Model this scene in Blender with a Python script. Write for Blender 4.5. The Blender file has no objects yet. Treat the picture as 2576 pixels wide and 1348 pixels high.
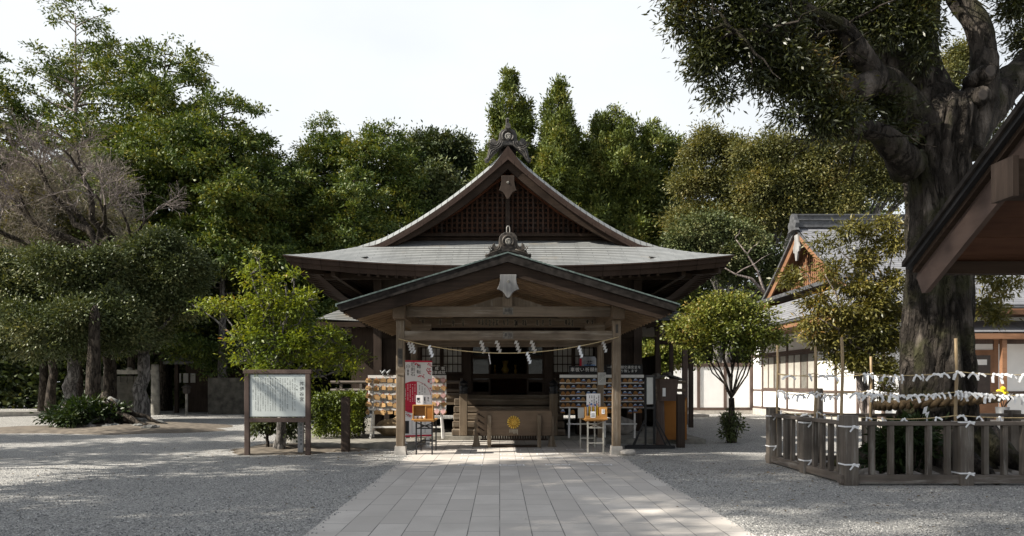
import bpy, math, random
import numpy as np
from mathutils import Vector, Matrix

rnd = random.Random(7)
rng = np.random.default_rng(11)
SC = bpy.context.scene
COL = SC.collection
R = math.radians

# ------------------------------------------------------------------ camera, sky, sun, exposure
H = 1.62                                     # eye height
cd = bpy.data.cameras.new('camera'); cam = bpy.data.objects.new('camera', cd); COL.objects.link(cam)
cam.location = (0, 0, H); cam.rotation_euler = (R(90), 0, 0)
cd.sensor_width = 36; cd.lens = 25.85; cd.shift_x = 0.01203; cd.shift_y = 0.1141
cd.clip_start = 0.1; cd.clip_end = 2000
SC.camera = cam

SUN_AZ = (-0.965, -0.26); SUN_EL = 38.5
wd = bpy.data.worlds.new('World'); SC.world = wd; wd.use_nodes = True
nt = wd.node_tree; nt.nodes.clear()
def wn(t, **k):
    n = nt.nodes.new(t)
    for a, b in k.items(): setattr(n, a, b)
    return n
sky = wn('ShaderNodeTexSky', sky_type='NISHITA', sun_disc=False)
sky.sun_elevation = R(SUN_EL); sky.sun_rotation = math.atan2(SUN_AZ[0], SUN_AZ[1])
b1 = wn('ShaderNodeBackground'); b1.inputs[1].default_value = 0.092
b2 = wn('ShaderNodeBackground'); b2.inputs[0].default_value = (0.93, 0.97, 1.0, 1); b2.inputs[1].default_value = 0.55
tc = wn('ShaderNodeTexCoord'); mp = wn('ShaderNodeMapping'); mp.inputs['Scale'].default_value = (1.0, 1.0, 2.2)
nz = wn('ShaderNodeTexNoise'); nz.inputs['Scale'].default_value = 2.6; nz.inputs['Detail'].default_value = 7
cr = wn('ShaderNodeValToRGB')
cr.color_ramp.elements[0].position = 0.34; cr.color_ramp.elements[0].color = (0.86,)*3 + (1,)
cr.color_ramp.elements[1].position = 0.56; cr.color_ramp.elements[1].color = (1, 1, 1, 1)
mx = wn('ShaderNodeMixShader'); out = wn('ShaderNodeOutputWorld')
L = nt.links.new
hs = wn('ShaderNodeHueSaturation'); hs.inputs['Saturation'].default_value = .34; L(sky.outputs[0], hs.inputs['Color']); L(hs.outputs[0], b1.inputs[0]); L(tc.outputs['Generated'], mp.inputs[0]); L(mp.outputs[0], nz.inputs['Vector'])
sxy = wn('ShaderNodeSeparateXYZ'); L(tc.outputs['Generated'], sxy.inputs[0])       # cloud bank ahead, clearer sky overhead and behind
fm = wn('ShaderNodeMapRange', interpolation_type='SMOOTHSTEP'); fm.inputs[1].default_value = .25; fm.inputs[2].default_value = .78; fm.inputs[3].default_value = .10; fm.inputs[4].default_value = 1.0
L(sxy.outputs[1], fm.inputs[0]); cm = wn('ShaderNodeMath', operation='MULTIPLY')
L(nz.outputs[0], cr.inputs[0]); L(cr.outputs[0], cm.inputs[0]); L(fm.outputs[0], cm.inputs[1])
fx = wn('ShaderNodeMapRange', interpolation_type='SMOOTHSTEP'); fx.inputs[1].default_value = .12; fx.inputs[2].default_value = .55; fx.inputs[3].default_value = 1.0; fx.inputs[4].default_value = .74
L(sxy.outputs[0], fx.inputs[0]); c2m = wn('ShaderNodeMath', operation='MULTIPLY'); L(cm.outputs[0], c2m.inputs[0]); L(fx.outputs[0], c2m.inputs[1]); L(c2m.outputs[0], mx.inputs[0]); L(b1.outputs[0], mx.inputs[1]); L(b2.outputs[0], mx.inputs[2])
L(mx.outputs[0], out.inputs[0])

sd = bpy.data.lights.new('sun', 'SUN'); sun = bpy.data.objects.new('sun', sd); COL.objects.link(sun)
sd.energy = 5.0; sd.angle = R(0.53); sd.color = (1.0, 0.93, 0.82)
_h = Vector((SUN_AZ[0], SUN_AZ[1], 0)).normalized() * math.cos(R(SUN_EL))
SUNV = Vector((_h.x, _h.y, math.sin(R(SUN_EL))))
sun.rotation_euler = SUNV.to_track_quat('Z', 'Y').to_euler(); sun.location = (-20, -8, 30)

SC.view_settings.view_transform = 'Standard'; SC.view_settings.look = 'None'
SC.view_settings.exposure = 0.95; SC.view_settings.gamma = 1.0
SC.cycles.use_denoising = True
SC.cycles.max_bounces = 6; SC.cycles.diffuse_bounces = 3; SC.cycles.transmission_bounces = 4
SC.cycles.caustics_reflective = False; SC.cycles.caustics_refractive = False

# photo coordinates (2576 px wide) at a depth -> a point of the place
def P(u, v, Y): return Vector(((u - 1257) / 1850 * Y, Y, H + (968 - v) / 1850 * Y))
def PX(u, Y): return (u - 1257) / 1850 * Y
def PZ(v, Y): return H + (968 - v) / 1850 * Y

# ------------------------------------------------------------------ mesh helpers
ORG = {}
def tag(o, label=None, cat=None, group=None, kind=None):
    if label: o['label'] = label
    if cat: o['category'] = cat
    if group: o['group'] = group
    if kind: o['kind'] = kind
    return o
def thing(name, label, cat, loc=(0, 0, 0), group=None):
    o = bpy.data.objects.new(name, None); COL.objects.link(o); o.empty_display_size = 0.2
    o.location = loc; ORG[o.name] = Vector(loc)
    return tag(o, label, cat, group)
def link(name, me, mat, parent=None, loc=None):
    o = bpy.data.objects.new(name, me); COL.objects.link(o)
    if mat is not None: me.materials.append(mat)
    if parent is not None:
        o.parent = parent; ORG[o.name] = ORG[parent.name]
    elif loc is not None:
        o.location = loc; ORG[o.name] = Vector(loc)
    else: ORG[o.name] = Vector((0, 0, 0))
    return o
def copy_tree(o, loc=None, rotz=None, parent=None, label=None, scale=None):
    c = o.copy(); COL.objects.link(c)
    if parent is not None: c.parent = parent
    if loc is not None: c.location = loc
    if rotz is not None: c.rotation_euler = (0, 0, rotz)
    if scale is not None: c.scale = (scale,)*3 if not hasattr(scale, '__len__') else scale
    if label: c['label'] = label
    for ch in list(o.children): copy_tree(ch, parent=c)
    return c

class MB:
    def __init__(s): s.v = []; s.f = []; s.uv = []
    def add(s, vs, fs, uvs=None):
        b = len(s.v); s.v += [tuple(p) for p in vs]; s.f += [tuple(i + b for i in f) for f in fs]
        s.uv += [tuple(p) for p in uvs] if uvs else [(0, 0)] * len(vs)
        return s
    def bx(s, x0, x1, y0, y1, z0, z1):
        vs = [(x0,y0,z0),(x1,y0,z0),(x1,y1,z0),(x0,y1,z0),(x0,y0,z1),(x1,y0,z1),(x1,y1,z1),(x0,y1,z1)]
        return s.add(vs, [(0,3,2,1),(4,5,6,7),(0,1,5,4),(1,2,6,5),(2,3,7,6),(3,0,4,7)])
    def beam(s, p, q, w, h, up=(0, 0, 1), w2=None, h2=None):
        p = Vector(p); q = Vector(q); d = (q - p).normalized(); up = Vector(up)
        sd = d.cross(up)
        if sd.length < 1e-4: sd = d.cross(Vector((0, 1, 0)))
        sd.normalize(); un = sd.cross(d).normalized(); vs = []
        for c, ww, hh in ((p, w, h), (q, w2 or w, h2 or h)):
            for a, b in ((-1,-1),(1,-1),(1,1),(-1,1)): vs.append(c + sd*(a*ww/2) + un*(b*hh/2))
        return s.add(vs, [(0,3,2,1),(4,5,6,7),(0,1,5,4),(1,2,6,5),(2,3,7,6),(3,0,4,7)][:] )
    def tube(s, pts, rad, n=8, cap=True):
        pts = [Vector(p) for p in pts]; m = len(pts)
        if not hasattr(rad, '__len__'): rad = [rad]*m
        vs = []; prev = None
        for i in range(m):
            d = (pts[min(i+1, m-1)] - pts[max(i-1, 0)]).normalized()
            if prev is None:
                a = d.cross(Vector((0, 0, 1)))
                if a.length < .05: a = d.cross(Vector((1, 0, 0)))
            else: a = prev - d * prev.dot(d)
            a.normalize(); prev = a; b = d.cross(a)
            for k in range(n):
                t = 2*math.pi*k/n; vs.append(pts[i] + (a*math.cos(t) + b*math.sin(t))*rad[i])
        fs = [(i*n+k, i*n+(k+1) % n, (i+1)*n+(k+1) % n, (i+1)*n+k) for i in range(m-1) for k in range(n)]
        if cap: fs += [tuple(range(n))[::-1], tuple((m-1)*n+k for k in range(n))]
        return s.add(vs, fs)
    def lathe(s, prof, c, n=16, sx=1.0, sy=1.0):
        vs = [(c[0]+r*sx*math.cos(2*math.pi*k/n), c[1]+r*sy*math.sin(2*math.pi*k/n), c[2]+z) for r, z in prof for k in range(n)]
        m = len(prof)
        fs = [(i*n+k, i*n+(k+1) % n, (i+1)*n+(k+1) % n, (i+1)*n+k) for i in range(m-1) for k in range(n)]
        fs += [tuple(range(n))[::-1], tuple((m-1)*n+k for k in range(n))]
        return s.add(vs, fs)
    def prism(s, poly, y0, y1):                        # polygon of (x, z) extruded from y0 (front) to y1
        n = len(poly); A = sum(poly[i][0]*poly[(i+1) % n][1]-poly[(i+1) % n][0]*poly[i][1] for i in range(n))
        if A < 0: poly = poly[::-1]
        vs = [(x, y0, z) for x, z in poly] + [(x, y1, z) for x, z in poly]
        fs = [tuple(range(n)), tuple(range(2*n-1, n-1, -1))] + [(i, i+n, (i+1) % n+n, (i+1) % n) for i in range(n)]
        return s.add(vs, fs)
    def grid(s, fn, nu, nv, flip=False, uvf=None):
        vs = []; uv = []
        for j in range(nv+1):
            for i in range(nu+1):
                a, b = i/nu, j/nv; p = fn(a, b); vs.append(p); uv.append(uvf(a, b, p) if uvf else (p[0], p[1]))
        fs = []
        for j in range(nv):
            for i in range(nu):
                q = (j*(nu+1)+i, j*(nu+1)+i+1, (j+1)*(nu+1)+i+1, (j+1)*(nu+1)+i); fs.append(q[::-1] if flip else q)
        return s.add(vs, fs, uv)
    def ico(s, c, r, sub=2, sq=(1, 1, 1), jit=0.0, seed=0):
        import bmesh
        bm = bmesh.new(); bmesh.ops.create_icosphere(bm, subdivisions=sub, radius=1)
        rr = random.Random(seed); off = Vector((rr.uniform(0, 50), rr.uniform(0, 50), 0))
        from mathutils import noise
        vs = []
        for v in bm.verts:
            k = 1 + jit*noise.noise(v.co*1.6 + off)
            vs.append((c[0]+v.co.x*r*sq[0]*k, c[1]+v.co.y*r*sq[1]*k, c[2]+v.co.z*r*sq[2]*k))
        fs = [tuple(v.index for v in f.verts) for f in bm.faces]; bm.free()
        return s.add(vs, fs)
    def build(s, name, mat, parent=None, loc=None, smooth=False, bevel=0, local=False):
        org = Vector((0, 0, 0)) if local else (ORG[parent.name] if parent is not None else Vector(loc or (0, 0, 0)))
        me = bpy.data.meshes.new(name)
        me.from_pydata([(p[0]-org.x, p[1]-org.y, p[2]-org.z) for p in s.v], [], s.f)
        uvl = me.uv_layers.new(name='UVMap')
        ix = np.empty(len(me.loops), dtype=np.int32); me.loops.foreach_get('vertex_index', ix)
        if len(ix): uvl.data.foreach_set('uv', np.array(s.uv, dtype=np.float32)[ix].ravel())
        if smooth:
            me.polygons.foreach_set('use_smooth', [True]*len(me.polygons))
            if smooth != True: me.set_sharp_from_angle(angle=R(smooth))
        o = link(name, me, mat, parent, loc)
        if bevel:
            m = o.modifiers.new('bevel', 'BEVEL'); m.width = bevel; m.segments = 2; m.limit_method = 'ANGLE'
        return o

_tc = {}
def glyphs(body):
    if body not in _tc:
        c = bpy.data.curves.new('t', 'FONT'); c.body = body; c.size = 1; c.resolution_u = 2
        o = bpy.data.objects.new('t', c); COL.objects.link(o)
        m = bpy.data.meshes.new_from_object(o.evaluated_get(bpy.context.evaluated_depsgraph_get()))
        vs = [tuple(v.co) for v in m.vertices]; fs = [tuple(p.vertices) for p in m.polygons]
        bpy.data.objects.remove(o); bpy.data.curves.remove(c); bpy.data.meshes.remove(m)
        _tc[body] = (vs, fs)
    return _tc[body]
def write(mb, body, cx, cz, y, size, vertical=False, pitch=1.1, sx=1.0):
    """characters facing -Y, centred on (cx, cz)"""
    n = len(body)
    for k, ch in enumerate(body):
        if ch in ' \u3000': continue
        vs, fs = glyphs(ch)
        if not vs: continue
        xs = [p[0] for p in vs]; ys = [p[1] for p in vs]
        mxx, mzz = (min(xs)+max(xs))/2, 0.30
        o = ((n-1)/2-k)*pitch*size
        ox, oz = (cx, cz+o) if vertical else (cx-o, cz)
        mb.add([(ox+(p[0]-mxx)*size*sx, y, oz+(p[1]-mzz)*size) for p in vs], fs)
    return mb

# ------------------------------------------------------------------ materials
def newmat(name):
    m = bpy.data.materials.new(name); m.use_nodes = True; n = m.node_tree; n.nodes.clear()
    o = n.nodes.new('ShaderNodeOutputMaterial'); b = n.nodes.new('ShaderNodeBsdfPrincipled')
    n.links.new(b.outputs[0], o.inputs[0]); return m, n, b
def N(n, t, **k):
    x = n.nodes.new(t)
    for a, b in k.items():
        if a in x.inputs: x.inputs[a].default_value = b
        else: setattr(x, a, b)
    return x
def ramp(n, stops, fac):
    r = N(n, 'ShaderNodeValToRGB'); e = r.color_ramp.elements
    while len(e) < len(stops): e.new(0.5)
    for i, (p, c) in enumerate(stops): e[i].position = p; e[i].color = (*c, 1)
    n.links.new(fac, r.inputs[0]); return r.outputs[0]
def coords(n, scale=(1, 1, 1), kind='Object', rot=(0, 0, 0)):
    t = N(n, 'ShaderNodeTexCoord'); m = N(n, 'ShaderNodeMapping')
    m.inputs['Scale'].default_value = scale; m.inputs['Rotation'].default_value = rot
    n.links.new(t.outputs[kind], m.inputs[0]); return m.outputs[0]
def noise(n, vec, scale, detail=4, rough=.55):
    x = N(n, 'ShaderNodeTexNoise', Scale=scale, Detail=detail, Roughness=rough); n.links.new(vec, x.inputs['Vector']); return x.outputs[0]
def bump(n, b, h, s=.3, d=.01):
    x = N(n, 'ShaderNodeBump', Strength=s, Distance=d); n.links.new(h, x.inputs['Height']); n.links.new(x.outputs[0], b.inputs['Normal'])
def mix(n, a, b, fac, mode='MIX'):
    x = N(n, 'ShaderNodeMix', data_type='RGBA', blend_type=mode)
    for s, i in ((fac, 0), (a, 6), (b, 7)):
        if hasattr(s, 'is_output'): n.links.new(s, x.inputs[i])
        else: x.inputs[i].default_value = s if i == 0 else (*s, 1)
    return x.outputs[2]
def plain(name, c, rough=.6, metal=0, var=.25, scale=6, spec=.35):
    m, n, b = newmat(name); v = coords(n); f = noise(n, v, scale, 5)
    n.links.new(ramp(n, [(.3, tuple(x*(1-var) for x in c)), (.7, tuple(min(1, x*(1+var)) for x in c))], f), b.inputs['Base Color'])
    b.inputs['Roughness'].default_value = rough; b.inputs['Metallic'].default_value = metal; b.inputs['Specular IOR Level'].default_value = spec
    return m
def wood(name, c1, c2, axis='x', rough=.7, fine=22, worn=None):
    m, n, b = newmat(name); s = [fine]*3; s['xyz'.index(axis)] = 1.1
    v = coords(n, tuple(s)); f = noise(n, v, 1.0, 6, .65)
    f2 = noise(n, coords(n), 1.3, 3)
    col = ramp(n, [(.25, c1), (.75, c2)], f)
    col = mix(n, col, tuple(x*.55 for x in c1), ramp(n, [(.45, (0,)*3), (.75, (.8,)*3)], f2))
    if worn:
        s2 = [9]*3; s2['xyz'.index(axis)] = .8
        f3 = noise(n, coords(n, tuple(s2)), 1.0, 7, .7)
        col = mix(n, col, worn, ramp(n, [(.53, (0,)*3), (.66, (.75,)*3)], f3))
    n.links.new(col, b.inputs['Base Color'])
    b.inputs['Roughness'].default_value = rough; b.inputs['Specular IOR Level'].default_value = .10 if max(c2) < .12 else .22; bump(n, b, f, .35, .006); return m
def leafmat(name, stops, rough=.5, trans=.28, spec=.35):
    m, n, b = newmat(name)
    g = N(n, 'ShaderNodeNewGeometry'); nzv = noise(n, coords(n), .55, 3)
    mth = N(n, 'ShaderNodeMath', operation='MULTIPLY_ADD'); mth.inputs[1].default_value = .62
    n.links.new(g.outputs['Random Per Island'], mth.inputs[0])
    m2 = N(n, 'ShaderNodeMath', operation='MULTIPLY_ADD'); m2.inputs[1].default_value = 1.7; m2.inputs[2].default_value = -.66
    n.links.new(nzv, m2.inputs[0]); n.links.new(m2.outputs[0], mth.inputs[2])
    col = ramp(n, stops, mth.outputs[0]); n.links.new(col, b.inputs['Base Color'])
    b.inputs['Roughness'].default_value = rough; b.inputs['Specular IOR Level'].default_value = spec
    t = N(n, 'ShaderNodeBsdfTranslucent'); ms = N(n, 'ShaderNodeMixShader'); ms.inputs[0].default_value = trans
    n.links.new(mix(n, col, (1.0, .9, .3), 1.0, 'MULTIPLY'), t.inputs[0])
    n.links.new(b.outputs[0], ms.inputs[1]); n.links.new(t.outputs[0], ms.inputs[2])
    n.links.new(ms.outputs[0], [x for x in n.nodes if x.type == 'OUTPUT_MATERIAL'][0].inputs[0]); return m
def barkmat(name, c1, c2, sc=5, moss=None, d=.05, plates=0):
    m, n, b = newmat(name); v = coords(n, (1, 1, .5)); f = noise(n, v, sc, 8, .65)
    vr = coords(n, (1, 1, .30)); rg = N(n, 'ShaderNodeTexNoise', Scale=sc*.8, Detail=6, Roughness=.6, Distortion=.35); n.links.new(vr, rg.inputs['Vector'])
    ab = N(n, 'ShaderNodeMath', operation='SUBTRACT'); ab.inputs[1].default_value = .5; n.links.new(rg.outputs[0], ab.inputs[0])
    a2 = N(n, 'ShaderNodeMath', operation='ABSOLUTE'); n.links.new(ab.outputs[0], a2.inputs[0])
    col = ramp(n, [(.3, c1), (.72, c2)], f)
    col = mix(n, tuple(x*.35 for x in c1), col, ramp(n, [(0.0, (0,)*3), (.075, (1,)*3)], a2.outputs[0]))
    if plates:
        pv = N(n, 'ShaderNodeTexVoronoi', Scale=plates); n.links.new(mix(n, coords(n, (1, 1, .42)), f, .22), pv.inputs['Vector'])
        sp = N(n, 'ShaderNodeSeparateColor'); n.links.new(pv.outputs['Color'], sp.inputs[0])
        col = mix(n, col, tuple(x*1.5 for x in c2), ramp(n, [(.55, (0,)*3), (.95, (.75,)*3)], sp.outputs[0]))
        col = mix(n, col, tuple(x*.6 for x in c1), ramp(n, [(.25, (0,)*3), (.5, (.7,)*3)], pv.outputs['Distance']))
    if moss: col = mix(n, col, moss, ramp(n, [(.5, (0,)*3), (.62, (.8,)*3)], noise(n, coords(n), 1.4, 5)))
    n.links.new(col, b.inputs['Base Color']); b.inputs['Roughness'].default_value = .9; b.inputs['Specular IOR Level'].default_value = .15
    ad = N(n, 'ShaderNodeMath', operation='ADD'); n.links.new(f, ad.inputs[0])
    mr = N(n, 'ShaderNodeMapRange'); mr.inputs[2].default_value = .12; n.links.new(a2.outputs[0], mr.inputs[0]); n.links.new(mr.outputs[0], ad.inputs[1])
    bump(n, b, ad.outputs[0], .9, d); return m
def roofmat(name, c1, c2, joint_shade, bw=.9, rh=.17, ms=.012, stain=None, rough=.45, metal=0.0, lap_shade=.2):
    m, n, b = newmat(name)
    br = N(n, 'ShaderNodeTexBrick', Scale=1.0); br.inputs['Color1'].default_value = (*c1, 1); br.inputs['Color2'].default_value = (*c2, 1)
    br.inputs['Mortar'].default_value = (*joint_shade, 1); br.inputs['Mortar Size'].default_value = ms; br.inputs['Brick Width'].default_value = bw
    br.inputs['Row Height'].default_value = rh; br.inputs['Mortar Smooth'].default_value = .1
    n.links.new(coords(n, kind='UV'), br.inputs['Vector'])
    sx = N(n, 'ShaderNodeSeparateXYZ'); n.links.new(coords(n, kind='UV'), sx.inputs[0])
    dv = N(n, 'ShaderNodeMath', operation='DIVIDE'); dv.inputs[1].default_value = rh; n.links.new(sx.outputs[1], dv.inputs[0])
    fr = N(n, 'ShaderNodeMath', operation='FRACT'); n.links.new(dv.outputs[0], fr.inputs[0])
    lt = N(n, 'ShaderNodeMath', operation='LESS_THAN'); lt.inputs[1].default_value = lap_shade; n.links.new(fr.outputs[0], lt.inputs[0])
    col = br.outputs[0]
    f = noise(n, coords(n, (1, 1, 1)), 1.6, 6, .65)
    col = mix(n, col, tuple(x*.72 for x in c1), ramp(n, [(.42, (0,)*3), (.7, (.8,)*3)], f))
    stv = noise(n, coords(n, (5, .35, 1), 'UV'), 1.0, 5, .6); col = mix(n, col, tuple(x*.55 for x in c1), ramp(n, [(.52, (0,)*3), (.72, (.55,)*3)], stv))
    if stain: col = mix(n, col, stain, ramp(n, [(.6, (0,)*3), (.72, (.55,)*3)], noise(n, coords(n), .9, 6, .6)))
    if lap_shade: col = mix(n, col, joint_shade, lt.outputs[0])  # shadow under each sheet lap is painted, the slope has no steps
    n.links.new(col, b.inputs['Base Color']); b.inputs['Roughness'].default_value = rough; b.inputs['Metallic'].default_value = metal
    b.inputs['Specular IOR Level'].default_value = .1 if max(c1) < .1 else .4
    bump(n, b, br.outputs['Fac'], -.6, .02); return m
def glassmat(name, c=(.05, .06, .06)):
    m, n, b = newmat(name); b.inputs['Base Color'].default_value = (*c, 1); b.inputs['Roughness'].default_value = .06
    b.inputs['Specular IOR Level'].default_value = .6; b.inputs['Alpha'].default_value = .55; return m

M = {}
M['wood_x'] = wood('weathered_wood_across', (.10, .075, .052), (.20, .155, .11), 'x', worn=(.27, .235, .19))
M['wood_y'] = wood('weathered_wood_along', (.12, .085, .055), (.23, .17, .115), 'y')
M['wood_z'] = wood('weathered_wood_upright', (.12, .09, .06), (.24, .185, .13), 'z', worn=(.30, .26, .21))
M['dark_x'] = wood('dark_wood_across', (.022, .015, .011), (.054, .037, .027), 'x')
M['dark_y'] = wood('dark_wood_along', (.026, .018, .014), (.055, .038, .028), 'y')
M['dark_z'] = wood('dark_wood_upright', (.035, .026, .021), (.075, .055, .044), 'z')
M['rafter'] = wood('bounce_lit_rafter_wood', (.26, .175, .105), (.44, .31, .20), 'x')  # light brown wood, lightened further for bounce light from the paving
M['soffit'] = wood('shaded_soffit_boards', (.030, .020, .012), (.055, .037, .023), 'x', fine=14)  # dark tone paints the shade in the gaps between porch rafters
M['red_wood'] = wood('red_brown_wood', (.07, .024, .012), (.15, .055, .025), 'x')
M['red_wood_z'] = wood('red_brown_lattice', (.038, .019, .012), (.080, .040, .025), 'z', worn=(.07, .06, .054))
M['grey_wood'] = wood('silver_grey_wood', (.22, .22, .22), (.44, .43, .42), 'z', fine=16)
M['fence_x'] = wood('fence_rail_wood', (.085, .07, .058), (.19, .16, .135), 'x', worn=(.28, .26, .235))
M['fence_y'] = wood('fence_rail_wood_long', (.085, .07, .058), (.19, .16, .135), 'y', worn=(.28, .26, .235))
M['fence_z'] = wood('fence_picket_wood', (.080, .066, .054), (.18, .155, .13), 'z', worn=(.26, .245, .22))
M['orange_wood'] = wood('varnished_orange_wood', (.42, .20, .055), (.62, .33, .10), 'x', rough=.4)
M['orange_ply'] = wood('orange_plywood', (.28, .11, .02), (.36, .15, .03), 'z', rough=.5, fine=9)
M['cedar'] = wood('new_cedar_wood', (.20, .10, .055), (.30, .16, .088), 'x', rough=.55)
M['frame_brown'] = wood('brown_frame_wood', (.085, .058, .048), (.13, .095, .08), 'z')
M['copper'] = roofmat('copper_roof_sheet', (.235, .245, .245), (.275, .285, .28), (.048, .05, .05), .95, .175, .006, stain=(.27, .22, .15), rough=.5, lap_shade=.36)
M['copper_verge'] = roofmat('copper_verge_sheet', (.20, .21, .21), (.24, .25, .245), (.075, .078, .078), .95, .25, .006, stain=(.2, .17, .12), rough=.55, lap_shade=.14)
M['copper_edge'] = plain('dark_roof_edge', (.024, .021, .019), .8, var=.6, scale=9, spec=.08)
M['bronze'] = plain('dark_bronze_ornament', (.050, .042, .034), .5, var=.9, scale=11, spec=.3)
M['pale_wood'] = wood('pale_weathered_pendant', (.12, .12, .12), (.30, .295, .285), 'z', fine=11)
M['verdigris'] = plain('verdigris_edge', (.10, .135, .125), .6, var=.5, scale=14)
M['shingle_edge'] = roofmat('layered_roof_edge', (.046, .031, .025), (.060, .041, .033), (.016, .011, .009), .55, .5, .012, rough=.75, lap_shade=0)
M['tile'] = roofmat('grey_slate_roof', (.20, .205, .22), (.24, .245, .26), (.09, .09, .10), 1.4, .21, .008, rough=.5, lap_shade=.18)
M['tile_dark'] = plain('dark_ridge_tile', (.085, .087, .092), .45, var=.4)
M['ornament'] = plain('weathered_ornament', (.060, .055, .049), .55, var=.7, scale=9)
M['ornament_dark'] = plain('ornament_recess', (.032, .026, .022), .7)  # dark tone for painted recess shade, also for dark boards and slips
M['silver'] = plain('worn_silver_crest', (.38, .37, .34), .5, var=.3)
M['gold'] = plain('gilded_metal', (.85, .58, .13), .4, metal=.3, var=.12, scale=20)
M['box_wood'] = wood('offertory_box_wood', (.125, .088, .058), (.185, .132, .09), 'x', fine=12)
M['black'] = plain('black_paint', (.012, .012, .013), .5)
M['black_metal'] = plain('black_metal', (.018, .018, .02), .4, metal=.2)
M['white_paint'] = plain('white_paint', (.74, .73, .70), .55, var=.10)
M['plaster'] = plain('white_plaster', (.80, .80, .79), .8, var=.04, scale=2)
M['paper'] = plain('white_paper', (.80, .80, .80), .75, var=.06)
M['old_paper'] = plain('aged_paper', (.52, .52, .49), .8, var=.12, scale=3)
M['shoji'] = plain('translucent_paper', (.46, .45, .42), .8, var=.10, scale=3)
M['ink'] = plain('black_ink', (.02, .02, .022), .7)
M['white_ink'] = plain('white_lettering', (.78, .78, .76), .6, var=.05)
M['sign_face'] = plain('pale_sign_face', (.56, .60, .58), .55, var=.06, scale=3)
M['red_print'] = plain('crimson_print', (.50, .012, .045), .6, var=.08)
M['banner'] = plain('white_banner_cloth', (.76, .75, .75), .6, var=.05, scale=3)
M['ema'] = wood('plaque_wood', (.42, .25, .11), (.62, .41, .20), 'x', rough=.5, fine=30)
M['ema_orange'] = wood('orange_plaque_wood', (.30, .14, .045), (.46, .23, .08), 'x', fine=30)
M['ema_blue'] = plain('blue_plaque_print', (.10, .20, .42), .5)
M['pink'] = plain('pink_paint', (.66, .40, .38), .5, var=.1)
M['red_cord'] = plain('red_cord', (.42, .03, .03), .7)
M['concrete'] = plain('pale_concrete', (.40, .375, .34), .85, var=.22, scale=7)
M['stone'] = plain('mossy_stone', (.20, .19, .165), .9, var=.45, scale=4)
M['shaded_stone'] = plain('shaded_mossy_stone', (.075, .07, .058), .95, var=.5, scale=3)  # wall stone darkened in its colour for the shade of overhanging trees
M['rock'] = plain('grey_rock', (.24, .22, .20), .9, var=.5, scale=5)
M['straw'] = plain('straw_rope', (.12, .08, .04), .9, var=.45, scale=25)
M['hemp'] = plain('hemp_cord', (.46, .36, .20), .9, var=.25, scale=30)
M['bamboo'] = wood('dry_bamboo', (.24, .17, .095), (.36, .27, .16), 'z', rough=.45)
M['grey_plastic'] = plain('grey_painted_metal', (.16, .165, .165), .5)
M['yellow'] = plain('yellow_petals', (.75, .55, .02), .6)
M['magenta'] = plain('magenta_petals', (.55, .05, .25), .6)
M['glass'] = glassmat('door_glass')
M['window'] = plain('curtained_window_glass', (.40, .385, .34), .12, var=.12, scale=3, spec=.6)
M['bird'] = plain('grey_figurine', (.26, .27, .28), .5)

# ground
def gravelmat():
    m, n, b = newmat('gravel'); v = coords(n)
    vo = N(n, 'ShaderNodeTexVoronoi', Scale=58.0); n.links.new(v, vo.inputs['Vector'])
    v2 = N(n, 'ShaderNodeTexVoronoi', Scale=26.0); n.links.new(v, v2.inputs['Vector'])
    c = N(n, 'ShaderNodeSeparateColor'); n.links.new(vo.outputs['Color'], c.inputs[0])
    col = ramp(n, [(0, (.11, .109, .106)), (.35, (.305, .30, .288)), (.8, (.45, .44, .415)), (1, (.72, .70, .66))], c.outputs[0])
    col = mix(n, col, (.5, .49, .46), ramp(n, [(.48, (0,)*3), (.75, (.28,)*3)], noise(n, v, .35, 5)))
    col = mix(n, col, (.23, .23, .225), ramp(n, [(.5, (0,)*3), (.7, (.3,)*3)], noise(n, coords(n, (1.7, 1, 1)), .9, 6)))
    n.links.new(col, b.inputs['Base Color']); b.inputs['Roughness'].default_value = .85; b.inputs['Specular IOR Level'].default_value = .2
    ad = N(n, 'ShaderNodeMath', operation='ADD'); n.links.new(vo.outputs['Distance'], ad.inputs[0]); n.links.new(v2.outputs['Distance'], ad.inputs[1])
    iv = N(n, 'ShaderNodeMath', operation='MULTIPLY'); iv.inputs[1].default_value = -1; n.links.new(ad.outputs[0], iv.inputs[0])
    bump(n, b, iv.outputs[0], .9, .025); return m
M['gravel'] = gravelmat()
def pavemat():
    m, n, b = newmat('paving_slabs'); v = coords(n, (1, 1, 1), 'Object', (0, 0, R(90)))
    br = N(n, 'ShaderNodeTexBrick', Scale=1.0); n.links.new(v, br.inputs['Vector'])
    for k, x in (('Color1', (.49, .455, .415, 1)), ('Color2', (.63, .59, .54, 1)), ('Mortar', (.07, .068, .066, 1))): br.inputs[k].default_value = x
    for k, x in (('Mortar Size', .007), ('Mortar Smooth', .2), ('Brick Width', .90), ('Row Height', .351)): br.inputs[k].default_value = x
    f = noise(n, coords(n), 220, 2); f2 = noise(n, coords(n), 1.1, 6)
    col = mix(n, br.outputs[0], (.40, .375, .35), ramp(n, [(.40, (.5,)*3), (.56, (0,)*3)], f))
    col = mix(n, col, (.43, .40, .365), ramp(n, [(.42, (0,)*3), (.66, (.75,)*3)], f2))
    n.links.new(col, b.inputs['Base Color']); b.inputs['Roughness'].default_value = .75; b.inputs['Specular IOR Level'].default_value = .3
    bump(n, b, br.outputs['Fac'], -.5, .01); return m
M['paving'] = pavemat()
M['soil'] = plain('brown_soil', (.125, .105, .082), .95, var=.5, scale=5)
M['bark_big'] = barkmat('camphor_bark', (.022, .018, .014), (.155, .132, .112), 4.5, moss=(.04, .04, .018), d=.10, plates=4.5)
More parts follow.
